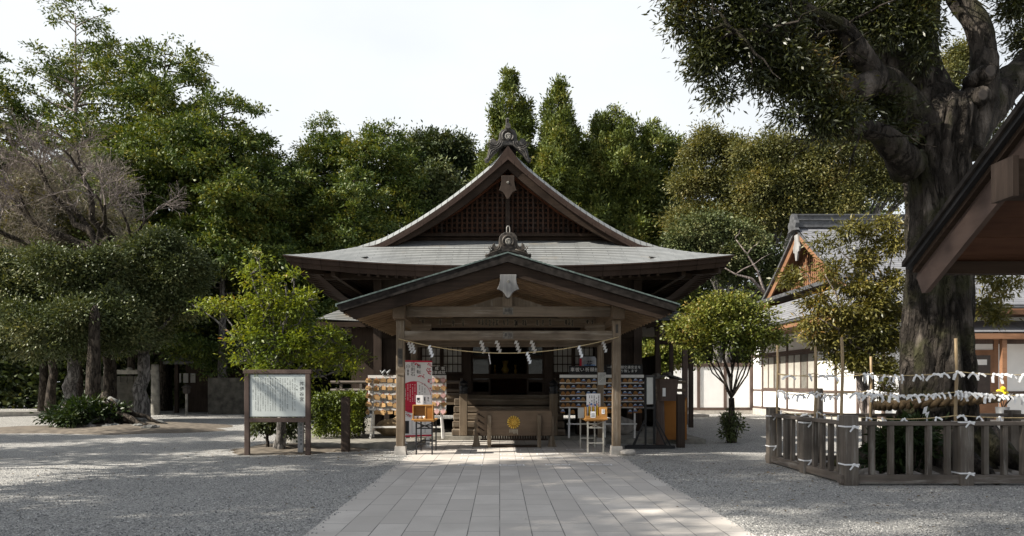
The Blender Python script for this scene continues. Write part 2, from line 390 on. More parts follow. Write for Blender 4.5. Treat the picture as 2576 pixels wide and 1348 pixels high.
M['bark'] = barkmat('dark_bark', (.04, .032, .025), (.12, .10, .08), 7)
M['bark_grey'] = barkmat('grey_bark', (.13, .12, .11), (.34, .32, .30), 6)
M['bark_pale'] = barkmat('pale_twigs', (.20, .165, .15), (.36, .31, .285), 9, d=.01)
M['twig'] = plain('pale_twigs_fine', (.27, .232, .185), .9, var=.3, scale=3)
M['lichen'] = plain('lichen_covered_wood', (.17, .17, .16), .95, var=.9, scale=6)

LEAF = {
 'conifer': leafmat('conifer_sprays', [(0, (0.029, 0.058, 0.014)), (.4, (0.072, 0.111, 0.023)), (.72, (0.142, 0.177, 0.036)), (.90, (0.228, 0.220, 0.042)), (1, (0.218, 0.198, 0.036))], .55, .22),
 'cedar': leafmat('cedar_sprays', [(0, (0.039, 0.061, 0.015)), (.4, (0.092, 0.124, 0.027)), (.75, (0.162, 0.193, 0.041)), (1, (0.265, 0.240, 0.061))], .6, .2),
 'dark': leafmat('dark_glossy_leaves', [(0, (0.039, 0.055, 0.021)), (.5, (0.082, 0.106, 0.039)), (.85, (0.166, 0.179, 0.075)), (1, (0.311, 0.301, 0.134))], .5, .15, .3),
 'farwood': leafmat('dense_dark_leaves', [(0, (0.024, 0.039, 0.015)), (.5, (0.054, 0.078, 0.028)), (1, (0.120, 0.129, 0.037))], .6, .15),
 'lime': leafmat('yellow_green_leaves', [(0, (0.058, 0.094, 0.010)), (.4, (0.150, 0.200, 0.020)), (.8, (0.253, 0.292, 0.032)), (.96, (0.347, 0.316, 0.048)), (1, (0.485, 0.211, 0.041))], .45, .35),
 'round': leafmat('bright_evergreen_leaves', [(0, (0.054, 0.080, 0.016)), (.5, (0.132, 0.162, 0.028)), (.9, (0.265, 0.255, 0.055)), (1, (0.342, 0.229, 0.067))], .45, .28),
 'big': leafmat('narrow_evergreen_leaves', [(0, (0.018, 0.025, 0.008)), (.5, (0.039, 0.048, 0.013)), (.85, (0.073, 0.076, 0.019)), (1, (0.132, 0.095, 0.027))], .42, .25, .5),
 'olive': leafmat('olive_leaves', [(0, (0.046, 0.061, 0.024)), (.45, (0.121, 0.125, 0.042)), (.8, (0.208, 0.197, 0.067)), (1, (0.300, 0.238, 0.089))], .5, .3),
 'spray': leafmat('young_oak_leaves', [(0, (0.056, 0.063, 0.017)), (.5, (0.137, 0.131, 0.032)), (.85, (0.243, 0.209, 0.056)), (1, (0.484, 0.284, 0.086))], .42, .3, .5),
 'hedge': leafmat('hedge_leaves', [(0, (0.039, 0.060, 0.014)), (.5, (0.104, 0.144, 0.023)), (1, (0.259, 0.300, 0.046))], .45, .28),
 'fern': leafmat('fern_leaves', [(0, (0.010, 0.024, 0.005)), (.5, (0.023, 0.045, 0.010)), (1, (0.046, 0.066, 0.017))], .5, .25),
}
# ------------------------------------------------------------------ vegetation builders
def unit(a): return a / np.maximum(np.linalg.norm(a, axis=1, keepdims=True), 1e-6)
def rdir(n): return unit(rng.normal(size=(n, 3)))
def quads_mesh(name, V, mat, parent=None, loc=None, world=True):
    """V: (n,4,3) -> one mesh of n leaf faces"""
    n = len(V); org = ORG[parent.name] if parent is not None else Vector(loc or (0, 0, 0))
    if world: V = V - np.array(org)
    me = bpy.data.meshes.new(name)
    me.vertices.add(4*n); me.vertices.foreach_set('co', V.reshape(-1).astype(np.float32))
    me.loops.add(4*n); me.loops.foreach_set('vertex_index', np.arange(4*n, dtype=np.int32))
    me.polygons.add(n); me.polygons.foreach_set('loop_start', np.arange(0, 4*n, 4, dtype=np.int32))
    me.polygons.foreach_set('loop_total', np.full(n, 4, dtype=np.int32))
    me.update(); return link(name, me, mat, parent, loc)
def leaves(pos, axis, length, width, updir=0.6, fold=.18):
    """leaf-shaped quads: base, side, tip, side"""
    n = len(pos); axis = unit(axis)
    nrm = unit(rng.normal(size=(n, 3)) + np.array([0, 0, updir*1.6]))
    side = unit(np.cross(axis, nrm)); up = np.cross(side, axis)
    L = (length * rng.uniform(.65, 1.3, n))[:, None]; W = (width * rng.uniform(.7, 1.25, n))[:, None]
    a = pos; c = pos + axis*L; m = pos + axis*L*.45 + up*L*fold*.4
    return np.stack([a, m + side*W*.5, c, m - side*W*.5], axis=1)
def clumps(centers, sizes, per, length, width, out=None, droop=.3, flat=1.0, updir=.6, spread=.55):
    """per leaves round every clump centre"""
    k = len(centers); idx = np.repeat(np.arange(k), per)
    d = rng.normal(size=(k*per, 3)) * np.array([1, 1, flat]) * spread
    pos = centers[idx] + d * sizes[idx][:, None]
    ax = rdir(k*per)*.9 + d*.8
    if out is not None: ax = ax + out[idx]*.8
    ax[:, 2] -= droop
    return leaves(pos, ax, length, width, updir)
def lobes_crown(lobes, nclump, per, size, length, width, droop=.3, flat=.8, inner=.45, updir=.6, topw=.25, nsub=7, stray=.28):
    """lobes: list of (x,y,z,rx,ry,rz); every lobe carries nsub bulging boughs, leaf clumps sit on the boughs"""
    Lb = np.array(lobes, float); subs = []
    for l in Lb:
        d = rdir(nsub); d[:, 2] = d[:, 2]*.85 + .22; d = unit(d)
        k = rng.uniform(.38, .62, nsub)[:, None]
        subs.append(np.concatenate([l[:3] + d*l[3:6]*(1.02-k*.75), l[3:6]*k*np.array([1, 1, .78])], 1))
        subs.append(np.concatenate([l[:3], l[3:6]*.55])[None])
    Sb = np.concatenate(subs)
    w = (Sb[:, 3]*Sb[:, 4]*Sb[:, 5])**(.67); w /= w.sum()
    pick = rng.choice(len(Sb), nclump, p=w)
    d = rdir(nclump); d[:, 2] += topw; d = unit(d)
    r = rng.uniform(inner, 1.04, nclump)**.6; far = rng.random(nclump) < stray; r[far] *= rng.uniform(1.0, 1.45, far.sum())
    c = Sb[pick, :3] + d*Sb[pick, 3:6]*r[:, None]
    s = size*rng.uniform(.6, 1.4, nclump)
    return clumps(c, s, per, length, width, out=d, droop=droop, flat=flat, updir=updir)
def wob(p, q, n, amp, sag=0.0):
    p = Vector(p); q = Vector(q); pts = []
    for i in range(n+1):
        t = i/n; b = p.lerp(q, t); k = math.sin(t*math.pi)
        pts.append(b + Vector((rnd.uniform(-1, 1), rnd.uniform(-1, 1), rnd.uniform(-.6, .6)))*amp*k + Vector((0, 0, sag*k)))
    return pts
def limbs(mb, start, targets, r0, r1=.02, n=6, amp=.15, sides=6):
    for t in targets:
        d = (Vector(t)-Vector(start)).length
        pts = wob(start, t, n, amp*d*.35, sag=.06*d)
        mb.tube(pts, [r0 + (r1-r0)*(i/n)**.7 for i in range(n+1)], sides)

def conifer(label, x, y, h, rad, z0, kind='conifer', nb=95, per=16, shape=.75, leaf=.34, wid=.12, droop=.35, lift=.15, gap=.0, group=None, csize=.42, bend=0, trunk='bark', trad=None, topr=.06, name='conifer_tree', dens=1.0, hang=0.0, full=False):
    """trunk, real boughs, and foliage masses carried by every bough"""
    from mathutils import noise as _n
    t = thing(name, label, 'tree', (x, y, 0), group); sd_ = rnd.uniform(0, 90)
    tr = MB(); k = trad or h*.016
    tr.tube([(x+bend*(z/h)**2, y, z) for z in np.linspace(-.1, h*.97, 9)], [max(.03, k*(1.35 if i == 0 else 1)*(1-i/8.6)) for i in range(9)], 8)
    Lb = []
    nb = int(nb*(.62 if hang else .46 if full else .40))
    for i in range(nb):
        f = (i+rnd.random())/nb; z = z0 + (h-z0)*f**.92; az = i*2.399963 + rnd.uniform(-.5, .5); d = h - z
        if hang: prof = (1-math.exp(-d/(3.6 if rad < 3 else 1.7)))*(.80+.25*min(1, d/10))
        else: prof = (1-f)**shape + topr
        lump = 1 + (.55 if hang else .5)*_n.noise(Vector((math.cos(az)*1.1 + sd_, math.sin(az)*1.1, z*.32)))
        ln = max(.35, rad*prof*lump*rnd.uniform(.72, 1.14))
        if rnd.random() < gap: continue
        dx, dy = math.cos(az), math.sin(az); ll, dd = (.05, .25) if hang else (lift, droop)
        pt = lambda s: (x+dx*ln*s, y+dy*ln*s, z + ln*(ll*s*1.4 - dd*.8*s*s))
        if ln > .6: tr.tube([pt(j/6) for j in range(7)], [max(.012, .022*ln*(1-j/6.5)) for j in range(7)], 4, cap=False)
        w = max(.30 if not hang else .22, .30*ln)*rnd.uniform(.7, 1.3)
        if hang: Lb.append((*pt(.78), w*.9+.06, w*.9+.06, w*1.5+.1))
        else: Lb.append((*pt(.84), w*1.15, w*1.15, max(.22, w*.60)))
        if ln > 1.3:
            s2 = rnd.uniform(.42, .60); p = pt(s2); sd2 = rnd.choice((-1, 1))*ln*rnd.uniform(.12, .30)
            Lb.append((p[0]-dy*sd2, p[1]+dx*sd2, p[2], w*1.05, w*1.05, w*(1.1 if hang else .55)))
            if full and ln > 2.4: q = pt(rnd.uniform(.62, .8)); Lb.append((q[0]+dy*sd2*1.2, q[1]-dx*sd2*1.2, q[2], w, w, w*.55))
    Lb.append((x+bend, y, h-.45, .28, .28, .6))
    tr.build('trunk', M[trunk], t, smooth=True)
    n = int(len(Lb)*(15 if hang else 13)*(h/20)**.5)
    V = lobes_crown(Lb, n, int(per*1.9), .30 if hang else .36, leaf*.56, wid*.62, -.25 if hang else droop*.5, 1.1 if hang else .55, .25, .9, nsub=4, stray=.16)
    quads_mesh('crown', V, LEAF[kind], t)
    return t
def broadleaf(name, label, base, lobes, kind, ncl, per, size, ln, wd, trunk_r, fork, cat='tree', bark='bark', droop=.3, flat=.8, inner=.45, group=None, limb_r=None, updir=.6, bare=None, lean=None):
    """lobes in world coordinates; fork = point where the limbs leave the trunk"""
    t = thing(name, label, cat, tuple(base), group)
    tr = MB(); b = Vector(base); f = Vector(fork)
    pts = wob(b - Vector((0, 0, .1)), f, 6, trunk_r*.5)
    tr.tube(pts, [trunk_r*(1.5 if i == 0 else 1.12 if i == 1 else 1-.05*i) for i in range(7)], 10)
    limbs(tr, f, [l[:3] for l in lobes], limb_r or trunk_r*.5, .015)
    for l in lobes:
        c = Vector(l[:3])
        for _ in range(4):
            d = Vector((rnd.gauss(0, 1), rnd.gauss(0, 1), rnd.gauss(.3, .8))).normalized()
            tr.tube(wob(c, c + Vector((d.x*l[3], d.y*l[4], d.z*l[5]))*.95, 4, .08*l[3]), [.035, .028, .02, .014, .008], 4, cap=False)
    tr.build('trunk', M[bark], t, smooth=True)
    quads_mesh('crown', lobes_crown(lobes, ncl, per, size, ln, wd, droop, flat, inner if kind != 'olive' else .1, updir, stray=.28 if kind not in ('olive', 'round', 'lime') else .42), LEAF[kind], t)
    return t
def lob(Y, items, dy=.8):
    """(u, v, r) in photo units at depth Y (optional 4th: depth offset) -> lobes with real size"""
    o = []
    for it in items:
        yy = Y + (it[3] if len(it) > 3 else 0); p = P(it[0], it[1], yy); r = it[2]/1850*yy
        o.append((p.x, p.y, p.z, r, r*dy, r*.9))
    return o

# ------------------------------------------------------------------ setting: ground and paving
g = MB(); g.bx(-300, 300, -60, 500, -1.0, 0.0); tag(g.build('ground', M['gravel']), kind='structure')
g = MB(); g.bx(-2.1, 2.74, -6, 21.4, .001, .006); tag(g.build('paved_path', M['paving']), kind='structure')
def platform():
    g = MB()
    def edge(pts, z):
        n = len(pts); vs = [(x, y, 0.0) for x, y in pts] + [(x, y, z) for x, y in pts]
        g.add(vs, [tuple(range(n, 2*n))] + [(i, (i+1) % n, (i+1) % n+n, i+n) for i in range(n)])
    L1 = [(-4.75, 18.55), (-4.1, 18.45), (-3.3, 18.6), (-2.55, 18.5), (-2.102, 18.55), (-2.102, 21.4), (-2.102, 33), (-6.5, 33), (-6.5, 21.5), (-5.2, 19.6)]
    edge(L1, .13)
    edge([(2.742, 20.2), (4.4, 20.25), (5.65, 20.15), (5.72, 33), (2.742, 33)], .13)
    edge([(-2.10, 21.402), (2.74, 21.402), (2.74, 33), (-2.10, 33)], .125)
    return g.build('stone_platform', M['stone'])
tag(platform(), kind='structure')
def patch(name, mat, cx, cy, rx, ry, hgt, seed, n=40):
    rr = random.Random(seed); ph = [rr.uniform(0, 6.28) for _ in range(4)]
    def fn(a, b):
        t = 2*math.pi*a; k = 1 + .10*math.sin(3*t+ph[0]) + .06*math.sin(7*t+ph[1]) + .035*math.sin(13*t+ph[2])
        s = b*k; return (cx+rx*s*math.cos(t), cy+ry*s*math.sin(t), .004 + hgt*(1-b**2)*(1+.3*math.sin(5*t+b*6+ph[3])) - (.03 if b == 1 else 0))
    g = MB(); g.grid(fn, n, 8, flip=False); return tag(g.build(name, mat, smooth=True), kind='structure')
patch('soil_bed', M['soil'], -5.1, 18.6, 1.75, 1.75, .09, 3)
patch('tree_island_soil', M['soil'], -14.0, 27.3, 4.4, 3.6, .16, 5)
patch('fenced_soil', M['soil'], 8.4, 13.9, 2.6, 1.7, .14, 8)

# ------------------------------------------------------------------ background trees
conifer('tallest ragged conifer with thin crown at top left, bare stems showing through', PX(190, 48), 48, PZ(8, 48), 6.2, 7, nb=210, per=16, shape=.50, gap=.20, lift=.42, droop=.34, csize=.52, leaf=.42, wid=.17, trunk='bark_pale', group='conifers behind the left side')
conifer('dense dark conifer cut off by the left edge of the photo', PX(-25, 44), 44, PZ(120, 44), 5.2, 4, nb=120, per=20, shape=.7, lift=.2, csize=.6, leaf=.42, wid=.18, full=True, group='conifers behind the left side')
conifer('broad conifer with a double top, second highest on the left', PX(415, 46), 46, PZ(100, 46), 6.2, 4, nb=165, per=20, shape=.48, lift=.32, droop=.4, csize=.58, leaf=.42, wid=.18, full=True, group='conifers behind the left side')
conifer('conifer with drooping layered boughs right of the double topped one', PX(560, 43), 43, PZ(232, 43), 5.0, 7.0, nb=150, per=20, shape=.55, lift=.25, droop=.45, csize=.58, leaf=.40, wid=.17, full=True, group='conifers behind the left side')
conifer('lower conifer whose boughs reach furthest right over the shrine roof end', PX(640, 47), 47, PZ(345, 47), 4.6, 7, nb=140, per=19, shape=.45, lift=.2, droop=.45, csize=.55, leaf=.42, wid=.17, full=True, group='conifers behind the left side')
conifer('lower bright green conifer in front of the tall ragged one', PX(330, 41), 41, PZ(330, 41), 4.3, 3, nb=140, per=19, shape=.5, lift=.2, droop=.45, csize=.55, leaf=.38, wid=.16, full=True, group='conifers behind the left side')
conifer('lower conifer behind the bare tree at far left', PX(110, 42), 42, PZ(330, 42), 4.2, 3, nb=100, per=18, shape=.5, lift=.2, droop=.4, csize=.55, leaf=.40, wid=.17, group='conifers behind the left side')
conifer('conifer with a spiky top just left of the shrine gable', PX(815, 50), 50, PZ(292, 50), 4.4, 3, nb=250, per=20, shape=.50, lift=.15, droop=.35, csize=.55, leaf=.42, wid=.17, full=True, group='conifers behind the hall')
conifer('green conifer with rounded top between two others left of the gable', PX(960, 49), 49, PZ(312, 49), 4.8, 3, nb=270, per=20, shape=.42, lift=.15, droop=.35, csize=.55, leaf=.42, wid=.17, full=True, group='conifers behind the hall')
conifer('conifer with low shoulders behind the left roof slope', PX(890, 44), 44, PZ(430, 44), 3.6, 3, nb=200, per=19, shape=.5, lift=.15, droop=.35, csize=.5, leaf=.4, wid=.16, full=True, group='conifers behind the hall')
conifer('dark conifer filling the dip between the left trees and the roof end', PX(735, 53), 53, PZ(415, 53), 4.2, 3, nb=230, per=19, shape=.45, lift=.15, droop=.35, csize=.5, leaf=.4, wid=.16, full=True, group='conifers behind the hall')
for a in (('slender cedar rising directly behind the roof ridge ornament', 1283, 54, 186, 2.5, .80, 250), ('tallest slender cedar just right of the ridge ornament', 1405, 53, 206, 2.75, .78, 260),
          ('pale topped cedar, third from the ridge ornament', 1542, 55, 270, 3.3, .62, 260), ('blunt topped cedar beside the olive trees', 1640, 56, 310, 3.4, .58, 260),
          ('short cedar filling the gap between the slender ones', 1478, 57, 372, 2.6, .6, 190), ('short cedar low behind the left of the ridge ornament', 1222, 58, 392, 2.2, .6, 140)):
    conifer(a[0], PX(a[1], a[2]), a[2], PZ(a[3], a[2]), a[4], 5, kind='cedar', nb=a[6], per=22, shape=a[5], lift=.05, droop=.3, csize=.50, leaf=.46, wid=.17, hang=.30, topr=.015, group='cedars behind the hall', name='cedar_tree')
broadleaf('evergreen_tree', 'dark rounded evergreen left of the slender cedars', (PX(1110, 62), 62, 0), lob(62, [(1110, 375, 55), (1060, 372, 40), (1160, 385, 40), (1040, 410, 40), (1110, 440, 70), (1190, 430, 45), (1150, 500, 60), (1075, 500, 60)]), 'farwood', 1200, 34, .6, .28, .15, .4, (PX(1110, 62), 62, 10), group='evergreens behind the hall')
broadleaf('evergreen_tree', 'small grey green rounded tree tucked below the dark evergreen', (PX(1098, 52), 52, 0), lob(52, [(1098, 440, 30), (1080, 480, 36), (1120, 480, 36), (1100, 520, 50)]), 'dark', 420, 24, .55, .34, .16, .3, (PX(1098, 52), 52, 9), group='evergreens behind the hall')

olv = 'olive trees behind the office'
broadleaf('olive_green_tree', 'olive green tree with bare pale twigs at top, nearest the cedars', (PX(1800, 48), 48, 0), lob(48, [(1790, 365, 45), (1750, 390, 35), (1840, 390, 50), (1760, 470, 60), (1830, 480, 65), (1740, 560, 55), (1800, 570, 70), (1850, 540, 40)]), 'olive', 2500, 30, .62, .19, .08, .35, (PX(1810, 48), 48, 7), group=olv, bark='bark_grey')
broadleaf('olive_green_tree', 'broad golden olive tree in the middle of the group above the office gable', (PX(1950, 46), 46, 0), lob(46, [(1900, 400, 55), (1970, 385, 60), (2030, 400, 50), (1890, 470, 60), (1960, 470, 70), (2040, 480, 60), (1905, 550, 50), (1980, 540, 55)]), 'olive', 2800, 30, .62, .19, .08, .35, (PX(1930, 46), 46, 6.5), group=olv, bark='bark_grey')
broadleaf('olive_green_tree', 'yellowish tree behind the big trunk above the office ridge', (PX(2150, 45), 45, 0), lob(45, [(2090, 390, 55), (2160, 370, 60), (2230, 380, 50), (2100, 460, 60), (2180, 450, 65), (2240, 480, 50), (2120, 520, 50), (2420, 150, 42), (2390, 210, 40), (2460, 300, 60), (2400, 320, 60)]), 'olive', 2500, 30, .62, .19, .08, .35, (PX(2150, 45), 45, 9), group=olv, bark='bark_grey')
broadleaf('evergreen_tree', 'grey green glossy leaved tree low in front of the olive trees', (PX(1800, 44), 44, 0), lob(44, [(1735, 600, 50), (1790, 585, 50), (1850, 600, 55), (1760, 660, 55), (1830, 670, 60), (1900, 640, 50), (1945, 670, 40)]), 'dark', 2100, 32, .5, .19, .09, .3, (PX(1850, 44), 44, 5), group=olv, bark='bark_grey')
def bare_limbs(label, Y, runs):
    b = PX(runs[0][0][0], Y); m = MB()
    for r in runs: m.tube([P(u, v, Y) for u, v in r], [.10*(1-.75*k/(len(r)-1)) for k in range(len(r))], 6)
    for r in runs:
        for q in range(3):
            p = P(*r[rnd.randrange(1, len(r))], Y); m.tube(wob(p, p + Vector((rnd.gauss(0, .8), rnd.gauss(0, .5), rnd.uniform(.3, 1.3))), 4, .1), [.05, .04, .03, .02, .012], 4)
    tag(m.build('bare_tree', M['bark_pale'], loc=(b, Y, 0), smooth=True), label, 'tree')
bare_limbs('bare pale dead limbs standing before the olive trees right of the hall roof', 42.5, [[(1925, 1010), (1925, 740), (1905, 680), (1880, 640), (1850, 600)], [(1925, 740), (1890, 700), (1850, 690), (1800, 660)]])
broadleaf('evergreen_tree', 'dark evergreen in shade behind the olive trees', (PX(1990, 54), 54, 0), lob(54, [(1880, 470, 90), (1960, 560, 90), (2050, 520, 90), (1700, 560, 70), (1860, 640, 90), (2140, 560, 80), (1760, 690, 80)]), 'farwood', 1200, 30, .7, .34, .18, .4, (PX(1990, 54), 54, 7), group='evergreens behind the hall')
# far wood that closes the view between the trunks
def farwood():
    n = 6800; x = rng.uniform(-62, 60, n); y = 62 + rng.uniform(0, 6, n) + .0015*x*x
    top = 11.5 + 2.5*np.sin(x*.21) + 1.3*np.sin(x*.57+1)
    z = rng.uniform(0, 1, n)**.8*top
    c = np.stack([x, y, z], 1); d = np.tile(np.array([[0, -.7, .4]]), (n, 1))
    V = clumps(c, np.full(n, 1.0), 22, .55, .34, out=d, flat=.8)
    n2 = 2400; x = rng.uniform(-46, -9, n2); y = 50 + rng.uniform(0, 3, n2); z = rng.uniform(0, 7.5, n2)
    V2 = clumps(np.stack([x, y, z], 1), np.full(n2, .8), 20, .45, .28, out=np.tile(np.array([[0, -.7, .4]]), (n2, 1)), flat=.8)
    o = quads_mesh('far_wood', np.concatenate([V, V2]), LEAF['farwood'])
    tag(o, 'dense dark wood closing the view behind the shrine grounds', 'wood', kind='stuff')
farwood()

# ------------------------------------------------------------------ left clearing: old trees, bare tree
Yl = 31
broadleaf('bushy_tree', 'wide grey green bushy tree on the island at far left', (PX(166, Yl), Yl, 0), lob(Yl, [(60, 760, 100, 1), (150, 690, 85), (240, 720, 85), (100, 820, 90, -1), (220, 820, 90, -1.2), (300, 780, 70), (10, 700, 80, 1), (330, 860, 50), (20, 850, 80), (110, 880, 55), (200, 872, 48), (-70, 800, 90), (260, 650, 42)]), 'dark', 3800, 32, .40, .15, .07, .30, (PX(185, Yl), Yl, 3.1), bark='bark_grey', flat=.7, group='bushy trees on the island')
broadleaf('bushy_tree', 'darker bushy tree on the island, nearer the sign board', (PX(350, 33), 33, 0), lob(33, [(400, 640, 65), (450, 690, 65), (350, 690, 60), (415, 755, 78), (462, 765, 45), (340, 770, 70), (355, 835, 55), (300, 850, 60)]), 'dark', 2900, 32, .40, .15, .07, .34, (PX(362, 33), 33, 3.0), bark='bark_grey', flat=.7, group='bushy trees on the island')
def trunk_only(label, u0, v0, u1, v1, Y, r0, r1, mat, seed):
    b = P(u0, v0, Y); b.z = 0; t = P(u1, v1, Y)
    mb = MB(); ro = random.Random(seed)
    mb.tube([b - Vector((0, 0, .1)), b + Vector((0, 0, .15)), b.lerp(t, .25), b.lerp(t, .55), b.lerp(t, .8), t, t + Vector((.02, 0, .5))], [r0*1.5, r0*1.12, r0*.86, (r0+r1)/2*.95, r1*1.05, r1, r1*.55], 14)
    for k in range(7):
        a = ro.uniform(0, 6.28); d = Vector((math.cos(a), math.sin(a), 0)); mb.tube([b + d*r0*.5 + Vector((0, 0, .5)), b + d*r0*1.3 + Vector((0, 0, .16)), b + d*r0*2.3 + Vector((0, 0, .0))], [.16, .11, .05], 6)
    return tag(mb.build('tree_trunk', mat, loc=tuple(b), smooth=True), label, 'tree trunk', 'weathered trunks on the island')
trunk_only('dark trunk in the shade just right of the pale notched one', 232, 1075, 238, 800, 29, .34, .20, M['bark'], 3)
def small_plant(name, label, x, y, r, h, kind, ncl, per, size, ln, wd, z0=.05, cat='plant'):
    t = thing(name, label, cat, (x, y, 0))
    st = MB()
    for k in range(9):
        a = rnd.uniform(0, 6.28); st.tube(wob((x+.1*math.cos(a), y+.1*math.sin(a), 0), (x+r*.7*math.cos(a), y+r*.5*math.sin(a), h*rnd.uniform(.5, .95)), 3, .05), [.02, .016, .012, .006], 4)
    st.build('stem', M['bark'], t)
    quads_mesh('foliage', lobes_crown([(x, y, z0+h*.45, r, r*.8, h*.52)], ncl, per, size, ln, wd, .2, .8, .2), LEAF[kind], t); return t
small_plant('fern_clump', 'low green fern clump on the island between the trunks', PX(300, 27)-1.2, 27, 1.25, 1.0, 'fern', 200, 22, .22, .2, .07)
def roots():
    t = thing('fallen_root_mass', 'tangled dead roots crusted with white lichen on the island', 'tree root', (PX(300, 27), 27, 0))
    a = MB(); b = MB(); c0 = Vector((PX(270, 27.5), 27.5, .0))
    a.tube([c0 + Vector((0, 0, -.1)), c0 + Vector((.05, 0, .45)), c0 + Vector((-.1, .1, .95)), c0 + Vector((-.2, .1, 1.35))], [.75, .46, .26, .06], 10)
    for k in range(11):
        x1 = rnd.uniform(-.9, 2.6); y1 = rnd.uniform(-1.3, .3)
        (b if k % 3 == 0 else a).tube(wob(c0 + Vector((rnd.uniform(-.2, .3), -.1, rnd.uniform(.3, 1.1))), c0 + Vector((x1, y1, .1)), 6, .16), [.13, .12, .11, .10, .08, .06, .03], 6)
    a.build('root', M['bark'], t, smooth=True); b.build('lichen_crust', M['lichen'], t, smooth=True)
    for k in range(9):
        s = MB(); p = Vector((c0.x + rnd.uniform(-.2, 2.6), c0.y - rnd.uniform(.6, 1.7), .12)); s.ico(p, rnd.uniform(.09, .2), 2, (1.4, 1, .6), .5, k)
        tag(s.build('island_rock', M['rock'] if k % 2 else M['lichen'], loc=(p.x, p.y, .05)), 'small pale rock among the dead roots on the island', 'rock', 'rocks among the island roots')
roots()
def bare_tree():
    b = Vector((PX(250, 33), 34, 0)); t = thing('bare_tree', 'leafless tree with a cloud of pale pinkish twigs at far left', 'tree', tuple(b))
    br = MB(); tw = MB()
    def grow(p, d, ln, r, lev):
        n = 4; pts = [p]; q = p.copy()
        for i in range(n):
            d = (d + Vector((rnd.gauss(0, .17), rnd.gauss(0, .17), rnd.gauss(.02, .12)))).normalized(); q = q + d*(ln/n); pts.append(q.copy())
        (br if lev < 3 else tw).tube(pts, [max(.006, r*(1-.45*i/n)) for i in range(n+1)], 6 if lev < 3 else 3, cap=False)
        if lev >= 6: return
        k = 2 if lev < 1 else 3
        for j in range(k + (1 if lev > 2 and rnd.random() < .5 else 0)):
            s = pts[-1] if j == 0 else pts[rnd.choice([2, 3, 4])]
            nd = (d + Vector((rnd.gauss(0, .62), rnd.gauss(0, .55), rnd.gauss(.04, .40)))).normalized()
            grow(s, nd, ln*rnd.uniform(.62, .84), r*.56, lev+1)
    top = P(262, 640, 34)
    br.tube(wob(b, top, 6, .15), [.34, .30, .27, .24, .22, .2, .19], 9)
    for u, v, r in ((265, 560, .16), (80, 560, .13), (180, 520, .12), (330, 600, .11), (20, 520, .11), (120, 470, .11), (210, 450, .12), (60, 610, .1)):
        e = P(u, v, 34 + rnd.uniform(-1.5, 1.5)); br.tube(wob(top, e, 6, .25), [.17, .16, .15, .14, .13, .12, .10], 7)
        for _ in range(2): grow(e, ((e-top).normalized() + Vector((rnd.gauss(0, .5), rnd.gauss(0, .4), .35))).normalized(), 1.35, .08, 2)
    br.build('trunk', M['bark'], t, smooth=True); tw.build('branchlets', M['bark_pale'], t)
    tl = lob(34, [(45, 470, 60, 1), (120, 440, 60), (200, 430, 55), (265, 460, 55), (60, 540, 60), (160, 520, 65), (250, 530, 50), (310, 560, 42), (20, 610, 55), (110, 600, 55), (315, 610, 40), (220, 390, 30), (-30, 540, 60)])
    quads_mesh('twig_cloud', lobes_crown(tl, 700, 12, .34, .60, .015, -.4, .8, .1, .2, nsub=6, stray=.35), M['twig'], t)
bare_tree()
def mossy():
    b = (PX(130, 35.5), 35.5, 0)
    broadleaf('undergrowth_tree', 'thin olive leaved tree behind the bare twigs at far left', b, lob(35.5, [(60, 500, 50), (140, 520, 60), (220, 560, 55), (40, 590, 60), (150, 600, 60), (280, 570, 40)]), 'olive', 520, 18, .42, .2, .10, .22, (b[0], b[1], 4.5))
mossy()

# small bright tree left of the porch
Ys = 17.9
def bright_tree():
    base = (PX(703, 17.9), 17.9, 0)
    L = lob(Ys, [(632, 690, 40), (720, 770, 72), (612, 775, 40), (655, 850, 72), (760, 850, 66), (840, 890, 55, .4), (892, 905, 34, .4), (625, 905, 36), (690, 920, 62, -.5), (790, 930, 52), (500, 775, 20), (540, 770, 26), (680, 720, 34), (770, 760, 40), (740, 700, 22), (650, 655, 18), (700, 830, 60), (680, 780, 45), (740, 880, 50), (830, 850, 40), (860, 930, 34)], .9)
    t = broadleaf('bright_tree', 'small tree with layered yellow green sprays behind the sign board', base, L, 'lime', 800, 14, .20, .105, .046, .13, (PX(708, 17.9), 17.9, 1.35), bark='bark_grey', flat=.55, inner=.1, droop=.15, limb_r=.05, updir=1.2)
bright_tree()
t_sak = None
def sakaki():
    b = (PX(1840, 20.6), 20.6, 0)
    L = lob(20.6, [(1830, 780, 46), (1770, 800, 50), (1890, 800, 48), (1738, 840, 44), (1830, 845, 62), (1918, 845, 46), (1775, 885, 40), (1885, 885, 40), (1712, 828, 28), (1948, 850, 26), (1815, 748, 26), (1860, 760, 22), (1790, 760, 22)], 1)
    broadleaf('small_round_tree', 'small rounded evergreen tree on a slim trunk in the gravel right of the porch', b, L, 'round', 700, 22, .26, .10, .048, .11, (b[0], b[1], 1.25), bark='bark', flat=.6, inner=.3, limb_r=.028)
    small_plant('ivy_clump', 'leafy sprouts round the foot of the small rounded tree', b[0], b[1]-.05, .30, .95, 'dark', 60, 20, .12, .10, .05)
sakaki()
